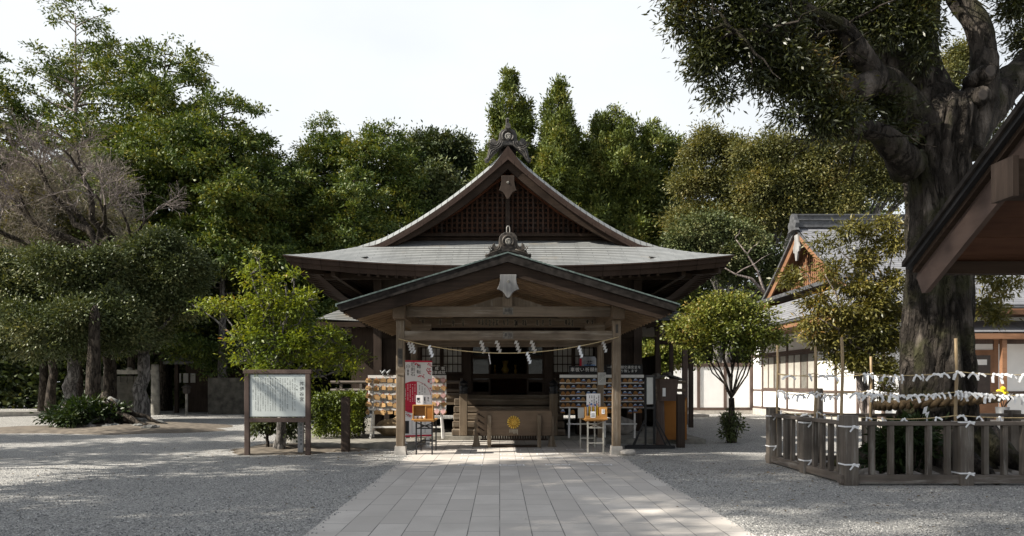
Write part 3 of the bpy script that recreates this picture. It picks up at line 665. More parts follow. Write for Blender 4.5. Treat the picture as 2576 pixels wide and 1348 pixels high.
def hedge():
    x0, x1, y0, y1, zt = PX(792, 20.6), PX(905, 20.6), 20.4, 21.9, 1.27
    t = thing('clipped_hedge', 'clipped box hedge with bright top between sign board and plaque rack', 'hedge', ((x0+x1)/2, (y0+y1)/2, 0))
    n = 620; c = np.stack([rng.uniform(x0, x1, n), rng.uniform(y0, y1, n), rng.uniform(.28, zt, n)], 1)
    face = rng.integers(0, 3, n); c[face == 0, 2] = zt; c[face == 1, 1] = y0
    quads_mesh('foliage', clumps(c, np.full(n, .11), 24, .085, .045, flat=.9), LEAF['hedge'], t)
    s = MB()
    for k in range(8): xx = x0 + (x1-x0)*(k+.5)/8; s.tube(wob((xx, 21, 0), (xx+rnd.uniform(-.2, .2), 21.1, 1.0), 4, .06), .025, 5)
    s.build('stem', M['bark'], t)
hedge()
def shrub():
    x, y = PX(672, 18.3), 18.3
    broadleaf('low_shrub', 'dark glossy shrub on bare soil below the sign board', (x, y, 0), lob(18.3, [(655, 1075, 28), (690, 1065, 30), (735, 1075, 28), (760, 1060, 25), (640, 1060, 18), (700, 1040, 30), (660, 1030, 26), (750, 1030, 26)], 1), 'dark', 260, 18, .12, .10, .05, .05, (x, y, .35), cat='shrub', inner=.2)
shrub()
# ------------------------------------------------------------------ the great old tree on the right
def big_tree():
    Y = 14.1; b = Vector((PX(2362, Y), Y, 0))
    t = thing('old_evergreen_tree', 'huge old evergreen tree with furrowed trunk inside the wooden fence', 'tree', tuple(b))
    from mathutils import noise
    tr = MB()
    prof = [(1215, 2335, 170), (1180, 2335, 150), (1130, 2348, 124), (1060, 2358, 108), (980, 2360, 99), (900, 2361, 95), (800, 2362, 90), (700, 2364, 86), (600, 2362, 82), (500, 2360, 82), (420, 2356, 88), (340, 2358, 96), (290, 2364, 98), (255, 2374, 74), (235, 2384, 28)]
    n = 110
    def fn(a, bb):
        k = bb*(len(prof)-1); i = min(int(k), len(prof)-2); f = k-i
        v = prof[i][0]*(1-f)+prof[i+1][0]*f; u = prof[i][1]*(1-f)+prof[i+1][1]*f; r = (prof[i][2]*(1-f)+prof[i+1][2]*f)/1850*Y*.87
        th = 2*math.pi*a; c = P(u, v, Y); low = max(0, 1-(c.z/1.1))
        q = Vector((math.cos(th)*1.6, math.sin(th)*1.6, c.z*.45))
        k = 1 + .10*noise.noise(q*1.3) + .07*noise.noise(q*3.1 + Vector((5, 0, 0))) + (.06*abs(math.sin(th*4.5 + 1.2*noise.noise(q)))) - .04 + low*.28*max(0, math.sin(th*5+1))
        rg = 1-abs(noise.noise(Vector((math.cos(th)*4.6, math.sin(th)*4.6, c.z*.75 + .4*noise.noise(q*2)))))*2.2; k -= .13*max(0, rg)**3; k += .03*noise.noise(Vector((math.cos(th)*11, math.sin(th)*11, c.z*3.5)))
        return (c.x + r*k*math.cos(th), Y + r*k*math.sin(th), max(c.z, -.08))
    tr.grid(fn, n, 150)
    def limb(pts, ns=12):
        P3 = [P(u, v, Y + dy) for u, v, r, dy in pts]; R3 = [r/1850*(Y+dy) for u, v, r, dy in pts]
        # smooth by Catmull-Rom
        A = []; B = []
        for i in range(len(P3)-1):
            p0, p1, p2, p3 = P3[max(i-1, 0)], P3[i], P3[i+1], P3[min(i+2, len(P3)-1)]
            for s in range(5):
                f = s/5
                A.append(.5*((2*p1) + (p2-p0)*f + (2*p0-5*p1+4*p2-p3)*f*f + (3*p1-p0-3*p2+p3)*f**3)); B.append((R3[i]*(1-f)+R3[i+1]*f)*rnd.uniform(.93, 1.07))
        A.append(P3[-1]); B.append(R3[-1]); tr.tube(A, B, ns)
    limb([(2300, 340, 62, -.1), (2262, 255, 50, -.3), (2205, 205, 40, -.6), (2150, 225, 32, -.9), (2080, 180, 24, -1.2), (2010, 110, 18, -1.5), (1930, 85, 12, -1.8), (1850, 80, 7, -2.0)])
    limb([(2205, 205, 34, -.6), (2160, 130, 26, -.9), (2120, 70, 20, -1.0), (2040, 30, 14, -1.2), (1960, -40, 9, -1.4)])
    limb([(2352, 380, 70, .1), (2350, 270, 60, .1), (2322, 170, 42, .2), (2318, 90, 36, .3), (2330, 0, 32, .4), (2320, -140, 26, .6), (2270, -300, 16, .9)])
    limb([(2290, 230, 40, .2), (2240, 140, 28, .4), (2190, 90, 20, .7), (2110, 110, 14, 1.0), (2050, 200, 8, 1.2)])
    limb([(2410, 380, 60, .0), (2452, 270, 50, .0), (2474, 195, 36, .0), (2473, 120, 29, .1), (2456, 55, 29, .1), (2415, -10, 30, .2), (2400, -140, 22, .2), (2440, -300, 12, .2)])
    limb([(2420, 340, 62, .1), (2480, 270, 50, .3), (2540, 205, 40, .6), (2610, 140, 32, .9), (2700, 60, 24, 1.3), (2800, -60, 14, 1.7)])
    limb([(2285, 420, 45, -.3), (2230, 350, 30, -.8), (2170, 320, 20, -1.2), (2090, 310, 10, -1.6)])
    for u, v, r, dy in ((2492, 178, 20, -.55), (2473, 238, 22, -.62)):        # broken stubs, their hollows painted on below as dark discs
        c = P(u, v, Y+dy); tr.tube([c + Vector((0, .5, -.05)), c + Vector((0, .1, 0)), c + Vector((0, 0, 0))], [r*1.4/1850*Y, r*1.15/1850*Y, r/1850*Y], 12)
    for a in range(9):
        th = a*.7 + .3; d = Vector((math.cos(th), math.sin(th), 0)); L0 = rnd.uniform(1.5, 2.3)
        tr.tube([b + d*.75 + Vector((0, 0, .75)), b + d*1.05 + Vector((0, 0, .36)), b + d*1.5*L0/1.9 + Vector((.1, 0, .16)), b + d*L0 + Vector((.15, .1, .02))], [.22, .2, .13, .05], 8)
    tips = [(2010, 110, -1.5), (1930, 85, -1.8), (1850, 80, -2.0), (2080, 180, -1.2), (2120, 70, -1.0), (2040, 30, -1.2), (2110, 110, 1.0), (2090, 310, -1.6), (2170, 320, -1.2), (2330, 0, .4), (2415, -10, .2), (2540, 205, .6)]
    TP = [P(u, v, Y+dy) for u, v, dy in tips]
    for q in range(120):
        s0 = rnd.choice(TP); d = Vector((rnd.gauss(-.35 if s0.x < b.x else .2, .8), rnd.gauss(0, .7), rnd.gauss(.0, .55))).normalized()*rnd.uniform(.5, 1.3)
        w_ = wob(s0, s0 + d, 5, .10); tr.tube(w_, [.03, .025, .02, .015, .01, .005], 5, cap=False)
    tr.build('trunk', M['bark_big'], t, smooth=True)
    for u, v, r, dy in ((2492, 178, 13, -.556), (2473, 238, 12, -.626)):
        hol = MB(); c = P(u, v, Y+dy); hol.lathe([(r/1850*Y, 0), (r*.8/1850*Y, .004)], (0, 0, 0), 12)
        hol.v[-24:] = [(c.x+p[0], c.y-p[2], c.z+p[1]*1.1) for p in hol.v[-24:]]
        hol.build('knot_hollow_shade', M['ornament_dark'], t)  # flat dark disc standing in for the shade inside a hollow
    Lb = lob(Y-1.6, [(1740, 50, 58), (1765, 115, 55), (1790, 170, 48), (1812, 232, 28), (1850, 40, 80), (1880, 120, 60), (1905, 190, 34), (1960, 50, 80), (1985, 150, 75), (1955, 200, 40, .4), (2010, 220, 55), (2000, 285, 32), (2060, 300, 40), (1720, -20, 50), (1800, -50, 80), (1940, -70, 90), (2090, 250, 60), (2120, 300, 45)])
    Lb += lob(Y-.4, [(2060, 60, 80), (2090, 150, 75), (2150, 40, 70), (2180, 260, 60), (2145, 330, 36), (2230, 60, 70), (2300, 70, 60), (2250, 330, 40), (2080, -60, 90), (2220, -80, 90), (2330, 140, 30), (2300, 20, 60)])
    Lb += lob(Y+1.2, [(2200, 180, 70), (2120, 180, 70), (2360, -80, 80), (2450, -120, 90), (2560, 15, 36), (2585, 95, 40), (2540, -60, 60), (2650, -10, 90), (2620, 120, 60), (2700, 120, 80), (2500, 330, 26, 2), (2470, 370, 20, 2)])
    quads_mesh('crown', lobes_crown(Lb, 3500, 34, .25, .112, .032, .5, .9, .1, .3, nsub=4, stray=.05), LEAF['big'], t)
    # drooping side shoots low on the trunk
    S = lob(Y+.9, [(2482, 700, 36), (2520, 735, 30), (2480, 770, 36), (2500, 800, 26), (2545, 720, 22)])
    quads_mesh('side_shoot', lobes_crown(S, 90, 18, .16, .14, .04, .3, .5, .1, .8), LEAF['spray'], t)
    # twisted straw rope round the trunk
    rp = MB(); 
    for st in range(2):
        pts = []
        for k in range(97):
            th = 2*math.pi*k/96; rr = 1.0 + .05*math.sin(3*th); tw = th*22 + st*math.pi
            pts.append((b.x + math.cos(th)*(rr+.055*math.cos(tw)), Y + math.sin(th)*(rr+.055*math.cos(tw)), 1.30 + .10*math.sin(th+2.2) + .055*math.sin(tw)))
        rp.tube(pts, .055, 7)
    tag(rp.build('sacred_straw_rope', M['straw'], loc=(b.x, Y, 1.3), smooth=True), 'thick twisted straw rope tied round the old tree trunk', 'rope')
    small_plant('undergrowth_clump', 'dark leafy undergrowth at the foot of the old tree behind the fence', PX(2268, 12.9), 12.85, .62, 1.0, 'fern', 150, 20, .16, .16, .05)
    for k, (u, yy, r) in enumerate(((2185, 12.6, .13), (2230, 12.3, .09), (2300, 12.35, .10), (2345, 12.3, .12), (2400, 12.4, .1), (2520, 12.3, .12), (2480, 12.35, .09), (2160, 12.7, .09), (2560, 12.5, .1))):
        s = MB(); s.ico((PX(u, yy), yy, .09), r, 2, (1.3, 1, .7), .6, k)
        tag(s.build('bed_rock', M['rock'], loc=(PX(u, yy), yy, .05)), 'small rough rock edging the soil inside the wooden fence', 'rock', 'rocks round the old tree')
big_tree()
def young_oak():
    Y = 16.9; b = Vector((PX(2186, Y), Y, 0)); t = thing('young_evergreen', 'slender young evergreen with drooping sprays between round tree and old trunk', 'tree', tuple(b))
    st = MB()
    top = [(2180, 600), (2146, 700), (2210, 560), (2075, 690), (2245, 640), (2010, 670), (2130, 850), (2060, 800)]
    for k, (u, v) in enumerate(top):
        e = P(u, v, Y + rnd.uniform(-.5, .5)); mid = P(2186 + (u-2186)*.3, 900 + (v-900)*.35, Y)
        st.tube(wob(b + Vector((rnd.uniform(-.1, .1), 0, 0)), mid, 4, .07)[:-1] + wob(mid, e, 6, .10), [.05 - .0042*i for i in range(11)], 6)
    st.build('trunk', M['bark_pale'], t, smooth=True)
    Lb = lob(Y, [(1985, 720, 24), (2000, 690, 22), (2060, 765, 36), (2040, 820, 30), (2110, 800, 50), (2150, 740, 46), (2200, 770, 52), (2245, 720, 40), (2120, 860, 46), (2190, 850, 60), (2240, 860, 46), (2170, 910, 44), (2215, 935, 46), (2110, 900, 24), (2050, 850, 30), (2090, 680, 30), (2180, 660, 40), (2240, 620, 36), (2190, 590, 34), (2130, 580, 26), (2230, 570, 26), (2060, 610, 22), (2120, 620, 18), (2260, 780, 40), (2225, 990, 22), (2070, 640, 12), (2150, 560, 12)])
    quads_mesh('crown', lobes_crown(Lb, 1250, 18, .20, .125, .040, .4, .6, .1, .9), LEAF['spray'], t)
young_oak()
# shade trees that stand beyond the left edge of the photo: their shadows fall on the court
def shade_trees():
    defs = [('thin crowned tree beyond the left edge, nearest the sign board', -17.5, 12.6, [(-17, 12.8, 9.5, 1.3), (-18.5, 11.8, 11.5, 1.4), (-16, 11.5, 7.6, 1.1), (-19, 13.4, 8.6, 1.2)], 200),
            ('spreading tree beyond the left edge, second from the sign board', -16.5, 8.6, [(-15.6, 9.4, 8.2, 1.5), (-17, 8.0, 10.4, 1.7), (-15.5, 7.2, 6.6, 1.2), (-18, 9.8, 12.6, 1.7), (-16.2, 6.8, 9.0, 1.4), (-16.5, 8.8, 13.8, 1.5)], 330),
            ('tall dense tree beyond the left edge, middle of the row', -17.5, 5.0, [(-16.2, 5.4, 8.0, 1.6), (-17.6, 4.2, 10.5, 1.9), (-17, 6.2, 12.6, 1.9), (-18.6, 5, 14.8, 2.0), (-16, 3.6, 6.4, 1.3), (-18, 3.2, 13, 1.7), (-17.5, 6.4, 15.8, 1.6)], 430),
            ('tall dense tree beyond the left edge, near the viewer', -17, 1.2, [(-16, 1.6, 8.6, 1.8), (-17.4, .4, 11, 2.0), (-16.6, 2.4, 13, 2.0), (-18, 1, 15, 2.0), (-16, .2, 6.6, 1.5)], 380),
            ('tree beyond the left edge beside the viewer', -17, -2.6, [(-16.4, -2.4, 9, 1.9), (-17.4, -3.4, 11.6, 2.0), (-16.8, -1.4, 13, 1.9), (-17, -3, 6.8, 1.5)], 420)]
    defs += [('very tall tree far beyond the left edge', -22, 7.5, [(-21, 8, 15, 2.3), (-22.5, 6.5, 17.5, 2.4), (-21.6, 8.8, 19.5, 2.3), (-23, 8, 21, 2.2), (-21, 6.2, 13, 1.9)], 620),
             ('very tall tree far beyond the left edge, nearer the viewer', -22, 3.2, [(-21, 3.6, 15.5, 2.2), (-22.4, 2.2, 17.8, 2.4), (-21.4, 4.6, 19.6, 2.3), (-22.6, 3.4, 21.5, 2.2), (-21, 1.8, 13.4, 1.9)], 620)]
    defs = defs[:-2] + [('very tall tree far beyond the left edge', -22, 7.5, [(-21, 8, 15, 2.3), (-22.5, 6.5, 17.5, 2.4), (-21.6, 8.8, 19.5, 2.3), (-23, 8, 21.5, 2.4), (-21, 6.2, 13, 1.9), (-22, 6, 23.5, 2.3), (-20.5, 7.2, 22, 2.1)], 620),
             ('very tall tree far beyond the left edge, nearer the viewer', -22, 3.2, [(-21, 3.6, 15.5, 2.2), (-22.4, 2.2, 17.8, 2.4), (-21.4, 4.6, 19.6, 2.3), (-22.6, 3.4, 21.8, 2.4), (-21, 1.8, 13.4, 1.9), (-21.5, 2, 24, 2.3), (-20.6, 3.6, 23, 2.2), (-22, 4.8, 25, 2.1)], 700),
             ('very tall tree far to the left beside the viewer', -22, -1.5, [(-21, -1, 17, 2.3), (-22, -2.4, 19.5, 2.4), (-21.4, -.4, 21.8, 2.4), (-22, -1.8, 24.5, 2.4), (-21, -3, 22, 2.2), (-21.5, -.2, 26.5, 2.1)], 620),
             ('medium tree beyond the left edge shading the gravel before the island', -22, 15.0, [(-21.5, 15.4, 6, 1.9), (-22.5, 14.2, 8.5, 2.1), (-21.4, 16.4, 10, 1.9), (-22.4, 15.2, 12, 1.7)], 420),
             ('medium tree beyond the left edge shading the island', -24, 19.5, [(-23.5, 20.2, 5.6, 2.0), (-24.5, 18.6, 8.2, 2.2), (-23.4, 21, 9.8, 2.0), (-24.4, 19.6, 12, 1.8)], 420)]
    for lab, x, y, ls, n in defs:
        broadleaf('shade_tree', lab, (x, y, 0), [(a, b, c, r, r, r*.8) for a, b, c, r in ls], 'dark', n, 18, .42, .28, .15, .32, (x, y, 4.8), group='trees beyond the left edge', inner=.2)
shade_trees()
# ------------------------------------------------------------------ shrine hall
XC = .26
def hall():
    T = thing('shrine_hall', 'wooden shrine hall with grey copper hip and gable roof and open entrance porch', 'shrine', (XC, 24, 0))
    def prof(x): x = abs(x); return 9.14 - .93*x + .055*x*x
    YE, YG, XE, XG = 21.4, 23.1, 6.58, 4.80
    def ze(s): return 5.09 + .32*abs(s)**2.4
    def zsk(s, t): return (1-t)*ze(s) + t*5.95 - .05*4*t*(1-t)
    # front skirt, then the strip that runs in under the gable
    sk = MB()
    def f1(a, b):
        s = 2*a-1; return (XC + (XE + (XG-XE)*b)*s, YE + (YG-YE)*b, zsk(s, b))
    sk.grid(f1, 64, 12, uvf=lambda a, b, p: (p[0], b*1.92))
    sk.grid(lambda a, b: (XC + (4.72-1.1*b)*(2*a-1), YG + .85*b, 5.95 + .37*b), 20, 3, uvf=lambda a, b, p: (p[0], 1.92+b*.93))
    sk.build('front_roof_slope', M['copper'], T, smooth=True)
    # side slopes with rounded verge
    sl = MB(); dlen = 0
    def yfront(x):
        if x <= XG: return YG + .38*min(1, (XG-x)/.9)
        return YG - (x-XG)*(YG-YE)/(XE-XG)
    def zside(x, y):
        g = max(0, (x-XG)/(XE-XG)); h = min(1, max(0, (y-YE)/5)); return prof(x) - .30*g*g*h
    for sg in (-1, 1):
        def f2(a, b):
            x = XE*b; y0 = yfront(x); y = y0 + (33.0-y0)*a; return (XC + sg*x, y, zside(x, y))
        sl.grid(f2, 24, 40, flip=(sg == 1), uvf=lambda a, b, p: (p[1], b*8.2))
        def vdrop(x): return .21*min(1, x/.5)*min(1, max(0, (XG+.05-x)/.7))
        def f3(a, b):
            x = (XG+.05)*b; y1 = yfront(x); k = 1-a
            return (XC + sg*x, YG + (y1-YG)*k, prof(x) - vdrop(x)*(a**1.5))
        vs_ = MB(); vs_.grid(f3, 5, 44, flip=(sg == -1), uvf=lambda a, b, p: (a*.2, b*6.4)); vs_.build('verge_sheet', M['copper_verge'], T, smooth=True)
    sl.build('side_roof_slope', M['copper'], T, smooth=True)
    # eave edge and soffit
    ed = MB(); cs = [(0, 0), (.0, -.03), (.07, -.05), (.09, -.17), (.16, -.18), (.20, -.32), (.75, -.30)]
    def f4(a, b):
        s = 2*a-1; k = b*(len(cs)-1); i = min(int(k), len(cs)-2); f = k-i
        y = cs[i][0]*(1-f)+cs[i+1][0]*f; z = cs[i][1]*(1-f)+cs[i+1][1]*f
        return (XC + (XE - y)*s, YE + y, ze(s) + z)
    ed.grid(f4, 64, 6, flip=True, uvf=lambda a, b, p: (p[0], b*.4))
    for sg in (-1, 1):
        def f5(a, b):
            k = b*(len(cs)-1); i = min(int(k), len(cs)-2); f = k-i
            y = cs[i][0]*(1-f)+cs[i+1][0]*f; z = cs[i][1]*(1-f)+cs[i+1][1]*f
            yy = YE + y + (33-YE-y)*a; return (XC + sg*(XE-y), yy, zside(XE, yy) + z)
        ed.grid(f5, 30, 6, flip=(sg == -1), uvf=lambda a, b, p: (p[1], b*.4))
    ed.build('eave_edge', M['shingle_edge'], T)
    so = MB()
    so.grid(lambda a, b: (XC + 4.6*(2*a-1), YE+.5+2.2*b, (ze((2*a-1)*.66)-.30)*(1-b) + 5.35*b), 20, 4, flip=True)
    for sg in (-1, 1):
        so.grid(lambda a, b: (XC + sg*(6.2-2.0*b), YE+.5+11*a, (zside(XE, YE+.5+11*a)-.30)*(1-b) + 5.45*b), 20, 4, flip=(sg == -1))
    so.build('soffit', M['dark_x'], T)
    rf = MB()
    for k in range(33):
        x = -4.4 + 8.8*k/32; s = x/6.58
        rf.beam((XC+x, YE+.25, ze(s)-.34), (XC+x, 24, 5.24), .075, .09)
    for sg in (-1, 1):
        for k in range(40):
            y = YE + .45 + k*.28; rf.beam((XC+sg*6.35, y, zside(XE, y)-.33), (XC+sg*4.2, y, 5.34), .075, .09)
        rf.beam((XC+sg*6.25, YE+.33, 5.0), (XC+sg*4.2, 24, 5.2), .13, .17)
        rf.beam((XC+sg*5.2, YE+.4, 4.93), (XC+sg*5.2, 33, 4.95), .13, .16)
    rf.beam((XC-5.6, 22.45, 4.93), (XC+5.6, 22.45, 4.93), .14, .17)
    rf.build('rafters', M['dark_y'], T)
    # gable: layered verge, bargeboards, lattice, pendant
    ve = MB(); hf = MB(); us = MB()
    def vd(x): return .21*min(1, x/.5)*min(1, max(0, (XG+.05-x)/.7))
    for sg in (-1, 1):
        def band(mb, top, bot, y0, y1, x1, n=30):
            def q(a, b):
                x = x1*a; zt = prof(x)-top(x); zb = prof(x)-bot(x)
                return [(XC+sg*x, y1, zt), (XC+sg*x, y0, zt), (XC+sg*x, y0, zb), (XC+sg*x, y1, zb)][round(b*3)]
            mb.grid(q, n, 3, flip=(sg == 1), uvf=lambda a, b, p: (a*6.3, b*3*.6))
        band(ve, vd, lambda x: max(vd(x)+.20, .43-.04*x), YG, YG+.5, XG-.12)
        band(hf, lambda x: max(vd(x)+.19, .42-.04*x), lambda x: max(.70-.19*(x/3.5)**2, vd(x)+.2), YG+.13, YG+.24, 4.3)
        us.grid(lambda a, b: (XC+sg*(.02+4.45*a), YG+.2+1.2*b, prof(.02+4.45*a)-.38), 24, 2, flip=(sg == -1))
        for yy in (23.55, 23.9):
            for k in range(12): pass
        us.beam((XC+sg*.1, 23.8, 8.42), (XC+sg*1.6, 23.8, 7.28), .2, .12, up=(sg*.5, 0, .85)); us.beam((XC+sg*1.6, 23.8, 7.28), (XC+sg*3.6, 23.8, 6.15), .2, .12, up=(sg*.5, 0, .85))
    ve.build('verge_layers', M['shingle_edge'], T); hf.build('bargeboard', M['dark_x'], T); us.build('gable_soffit', M['red_wood'], T)
    la = MB(); lb = MB(); YL = 24.02
    def zlim(x): return prof(x) - .44
    for k in range(-20, 21):
        x = k*.165
        if zlim(x) > 6.6: lb.bx(XC+x-.032, XC+x+.032, YL-.045, YL, 6.50, zlim(x))
    for k in range(14):
        z = 6.58 + k*.165; w = 0
        while w < 4.6 and zlim(w) > z+.03: w += .02
        if w > .1: la.bx(XC-w, XC+w, YL+.002, YL+.04, z-.03, z+.03)
    lat = lb.build('gable_lattice', M['red_wood_z'], T); la.build('lattice_rail', M['red_wood_z'], lat)
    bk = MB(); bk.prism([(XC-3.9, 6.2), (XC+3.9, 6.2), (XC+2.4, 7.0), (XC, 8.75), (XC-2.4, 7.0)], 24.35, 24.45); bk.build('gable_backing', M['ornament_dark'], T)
    gb = MB(); gb.bx(XC-3.35, XC+3.35, 23.72, 24.0, 6.42, 6.51); gb.bx(XC-3.75, XC+3.75, 23.9, 24.3, 6.15, 6.42); gb.bx(XC-3.6, XC+3.6, 23.86, 23.9, 6.33, 6.40); gb.build('gable_tie_beam', M['dark_x'], T)
    kp = MB(); kp.bx(XC-.07, XC+.07, YL-.06, YL-.046, 6.52, 8.3); kp.build('gable_strut', M['dark_z'], T)
    def pendant(cx, y, zt, w, h, mat, name):
        pts = [(-.37, 0), (-.36, -.25), (-.40, -.42), (-.47, -.58), (-.5, -.64), (-.40, -.66), (-.27, -.72), (-.17, -.82), (-.10, -.93), (-.03, -1.0)]
        poly = [(cx+a*w, zt+b*h) for a, b in pts] + [(cx-a*w, zt+b*h) for a, b in pts[::-1]]
        m = MB(); m.prism(poly, y-.06, y); o = m.build(name, mat, T, bevel=.012)
        c = MB(); flower(c, cx, y-.062, zt-.30*h, .07*w*1.0, 6, .03); c.build('pendant_crest', M['silver'], o); return o
    def flower(mb, cx, y, cz, r, n=16, d=.02):
        for k in range(n):
            th = 2*math.pi*k/n; c, s = math.cos(th), math.sin(th); w = math.pi*r/n*.74
            pr = [(.14*r, w*.25), (.55*r, w*.62), (.85*r, w), (.96*r, w*.75), (1.0*r, 0)]
            prof2 = [(a, b) for a, b in pr] + [(a, -b) for a, b in pr[-2::-1]]
            vs = [(cx + a*c - b*s, y, cz + a*s + b*c) for a, b in prof2]; m = len(vs)
            ctr = (cx + .65*r*c, y-d, cz + .65*r*s)
            mb.add(vs + [ctr], [(i, m, (i+1) % m) for i in range(m)] + [tuple(range(m))])
        mb.add([(cx + .15*r*math.cos(2*math.pi*k/12), y-d*.7, cz + .15*r*math.sin(2*math.pi*k/12)) for k in range(12)] + [(cx, y-d*1.3, cz)], [(i, (i+1) % 12, 12) for i in range(12)])
    hall.flower = flower
    pendant(XC, YG+.10, PZ(436, 23.1)-.05, .56, .74, M['dark_z'], 'gable_pendant')
    # ridge and its end ornament
    rd = MB(); rd.bx(XC-.22, XC+.22, 23.4, 33, 8.95, 9.46); rd.bx(XC-.3, XC+.3, 23.38, 33, 9.46, 9.56); rd.build('ridge', M['copper_edge'], T)
    def orn(pts, cx, z0, y, k, depth, name, ringc, rr, mt='ornament'):
        poly = [(cx+a*k, z0+b*k) for a, b in pts] + [(cx-a*k, z0+b*k) for a, b in pts[::-1] if a > 0]
        m = MB(); m.prism(poly, y, y+depth); o = m.build(name, M[mt], T, bevel=.02)
        # raised rim, recess shade painted as a dark disc, and crest
        m = MB(); z = z0 + ringc*k; ring = [(cx + rr*1.35*k*math.cos(2*math.pi*j/24), z + rr*1.35*k*math.sin(2*math.pi*j/24)) for j in range(24)]
        m.prism(ring, y-.02, y+.01); m.build('crest_recess_shade', M['ornament_dark'], o)
        m = MB(); m.tube([(cx + rr*1.6*k*math.cos(2*math.pi*j/24), y-.02, z + rr*1.6*k*math.sin(2*math.pi*j/24)) for j in range(-3, 16)], .035*k/.00175, 6); m.build('rim', M[mt], o, smooth=True)
        m = MB(); flower(m, cx, y-.025, z, rr*k, 16, .03); m.build('crest', M['silver'], o)
        # scroll lines
        m = MB()
        return o
    main_pts = [(0, 300), (60, 298), (120, 265), (155, 210), (158, 130), (175, 88), (205, 78), (222, 92), (228, 118), (262, 122), (305, 108), (332, 68), (336, 10), (312, -28), (346, -66), (362, -125), (370, -190), (388, -236), (408, -224), (422, -250), (412, -288), (376, -292), (335, -250), (270, -165), (180, -80), (80, 0), (0, 0)]
    o = orn(main_pts, XC, 9.16, 23.12, .00175, .24, 'ridge_end_ornament', 160, 62)
    for sg in (-1, 1):
        m = MB()
        for rr_, cc in ((.13, (.42, .12)), (.19, (.42, .12)), (.25, (.42, .12))):
            m.tube([(XC+sg*(cc[0]+rr_*math.cos(t)), 23.105, 9.16+cc[1]+rr_*math.sin(t)) for t in np.linspace(R(180), R(355), 12)], .016, 5)
        m.tube([(XC+sg*a*.00175, 23.105, 9.16+b*.00175) for a, b in ((180, -40), (250, -70), (310, -100), (335, -180), (350, -240), (385, -262))], .018, 5)
        m.tube([(XC+sg*a*.00175, 23.105, 9.16+b*.00175) for a, b in ((200, -75), (260, -110), (295, -150), (320, -215))], .016, 5)
        m.build('scroll_relief', M['ornament'], o, smooth=True)
    m = MB(); m.tube([(XC, 22.9, 9.70), (XC, 23.3, 9.69)], .085, 14); m.tube([(XC-.03, 23.1, 9.72), (XC-.02, 23.05, 9.86), (XC-.02, 22.98, 9.95)], .05, 10); m.build('ridge_finial', M['ornament'], o, smooth=40)

    # body: posts, boards, lattice windows, glazed doors, dark inside
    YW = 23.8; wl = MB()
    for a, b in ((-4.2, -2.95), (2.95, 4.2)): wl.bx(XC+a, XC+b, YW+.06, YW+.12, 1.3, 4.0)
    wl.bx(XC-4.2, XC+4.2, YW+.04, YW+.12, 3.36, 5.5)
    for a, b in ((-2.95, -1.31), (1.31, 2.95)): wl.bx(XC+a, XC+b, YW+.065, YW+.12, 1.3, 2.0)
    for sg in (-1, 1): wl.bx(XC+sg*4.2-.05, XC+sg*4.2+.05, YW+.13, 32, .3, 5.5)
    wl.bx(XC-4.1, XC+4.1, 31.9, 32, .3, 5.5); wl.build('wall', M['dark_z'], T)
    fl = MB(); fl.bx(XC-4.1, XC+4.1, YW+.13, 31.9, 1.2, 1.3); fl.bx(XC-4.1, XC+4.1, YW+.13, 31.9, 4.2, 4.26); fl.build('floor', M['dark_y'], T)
    pl = MB()
    for x in (-4.2, -2.95, -1.31, 1.31, 2.95, 4.2):
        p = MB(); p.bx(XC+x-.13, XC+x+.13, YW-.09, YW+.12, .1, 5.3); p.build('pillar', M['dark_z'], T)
    li = MB(); li.bx(XC-4.35, XC+4.35, YW-.05, YW+.03, 3.12, 3.34); li.bx(XC-4.35, XC+4.35, YW-.05, YW+.03, 4.3, 4.55); li.bx(XC-4.35, XC+4.35, YW-.06, YW+.03, 1.82, 1.98); li.build('lintel', M['dark_x'], T)
    for sg, x0 in ((-1, -2.82), (1, 1.44)):
        for j in range(2):
            a = XC + x0 + j*.70; b = a + .67; z0, z1 = 2.02, 3.08
            fr = MB(); fr.bx(a, a+.05, YW-.03+.02*j, YW+.03+.02*j, z0, z1); fr.bx(b-.05, b, YW-.03+.02*j, YW+.03+.02*j, z0, z1)
            for q in range(5): zz = z0 + (z1-z0)*q/4; fr.bx(a+.05, b-.05, YW-.02+.02*j, YW+.02+.02*j, zz-.017, zz+.017)
            for q in range(1, 4): xx = a + (b-a)*q/4; fr.bx(xx-.012, xx+.012, YW-.012+.02*j, YW+.016+.02*j, z0, z1)
            w = fr.build('lattice_window', M['dark_z'], T)
            pp = MB(); pp.bx(a+.03, b-.03, YW+.045+.01*j, YW+.05+.01*j, z0, z1); pp.build('paper_panel', M['shoji'], w)
    for sg in (-1, 1):
        a, b = (XC-1.18, XC-.56) if sg < 0 else (XC+.62, XC+1.18)
        d = MB(); d.bx(a, a+.06, YW+.02, YW+.07, 1.3, 3.1); d.bx(b-.06, b, YW+.02, YW+.07, 1.3, 3.1)
        for zz in (1.35, 1.75, 2.52, 3.05): d.bx(a+.06, b-.06, YW+.025, YW+.065, zz-.05, zz+.05)
        o = d.build('sliding_door', M['dark_z'], T); gm = MB(); gm.bx(a+.06, b-.06, YW+.04, YW+.046, 1.8, 3.0); gm.build('door_glass', M['glass'], o)
    # inside: altar with brass and cloth, stools
    al = MB(); al.bx(XC-.6, XC+.8, 28.2, 28.9, 1.3, 2.05); al.build('altar', M['red_wood'], T)
    for dx, zz, r, h in ((-.05, 2.05, .16, .5), (.35, 2.05, .06, .35), (-.45, 2.05, .06, .35)):
        m = MB(); m.lathe([(r*.6, 0), (r, h*.3), (r*.5, h*.6), (r*.85, h)], (XC+dx, 28.4, zz), 14); m.build('altar_vessel', M['gold'], T, smooth=True)
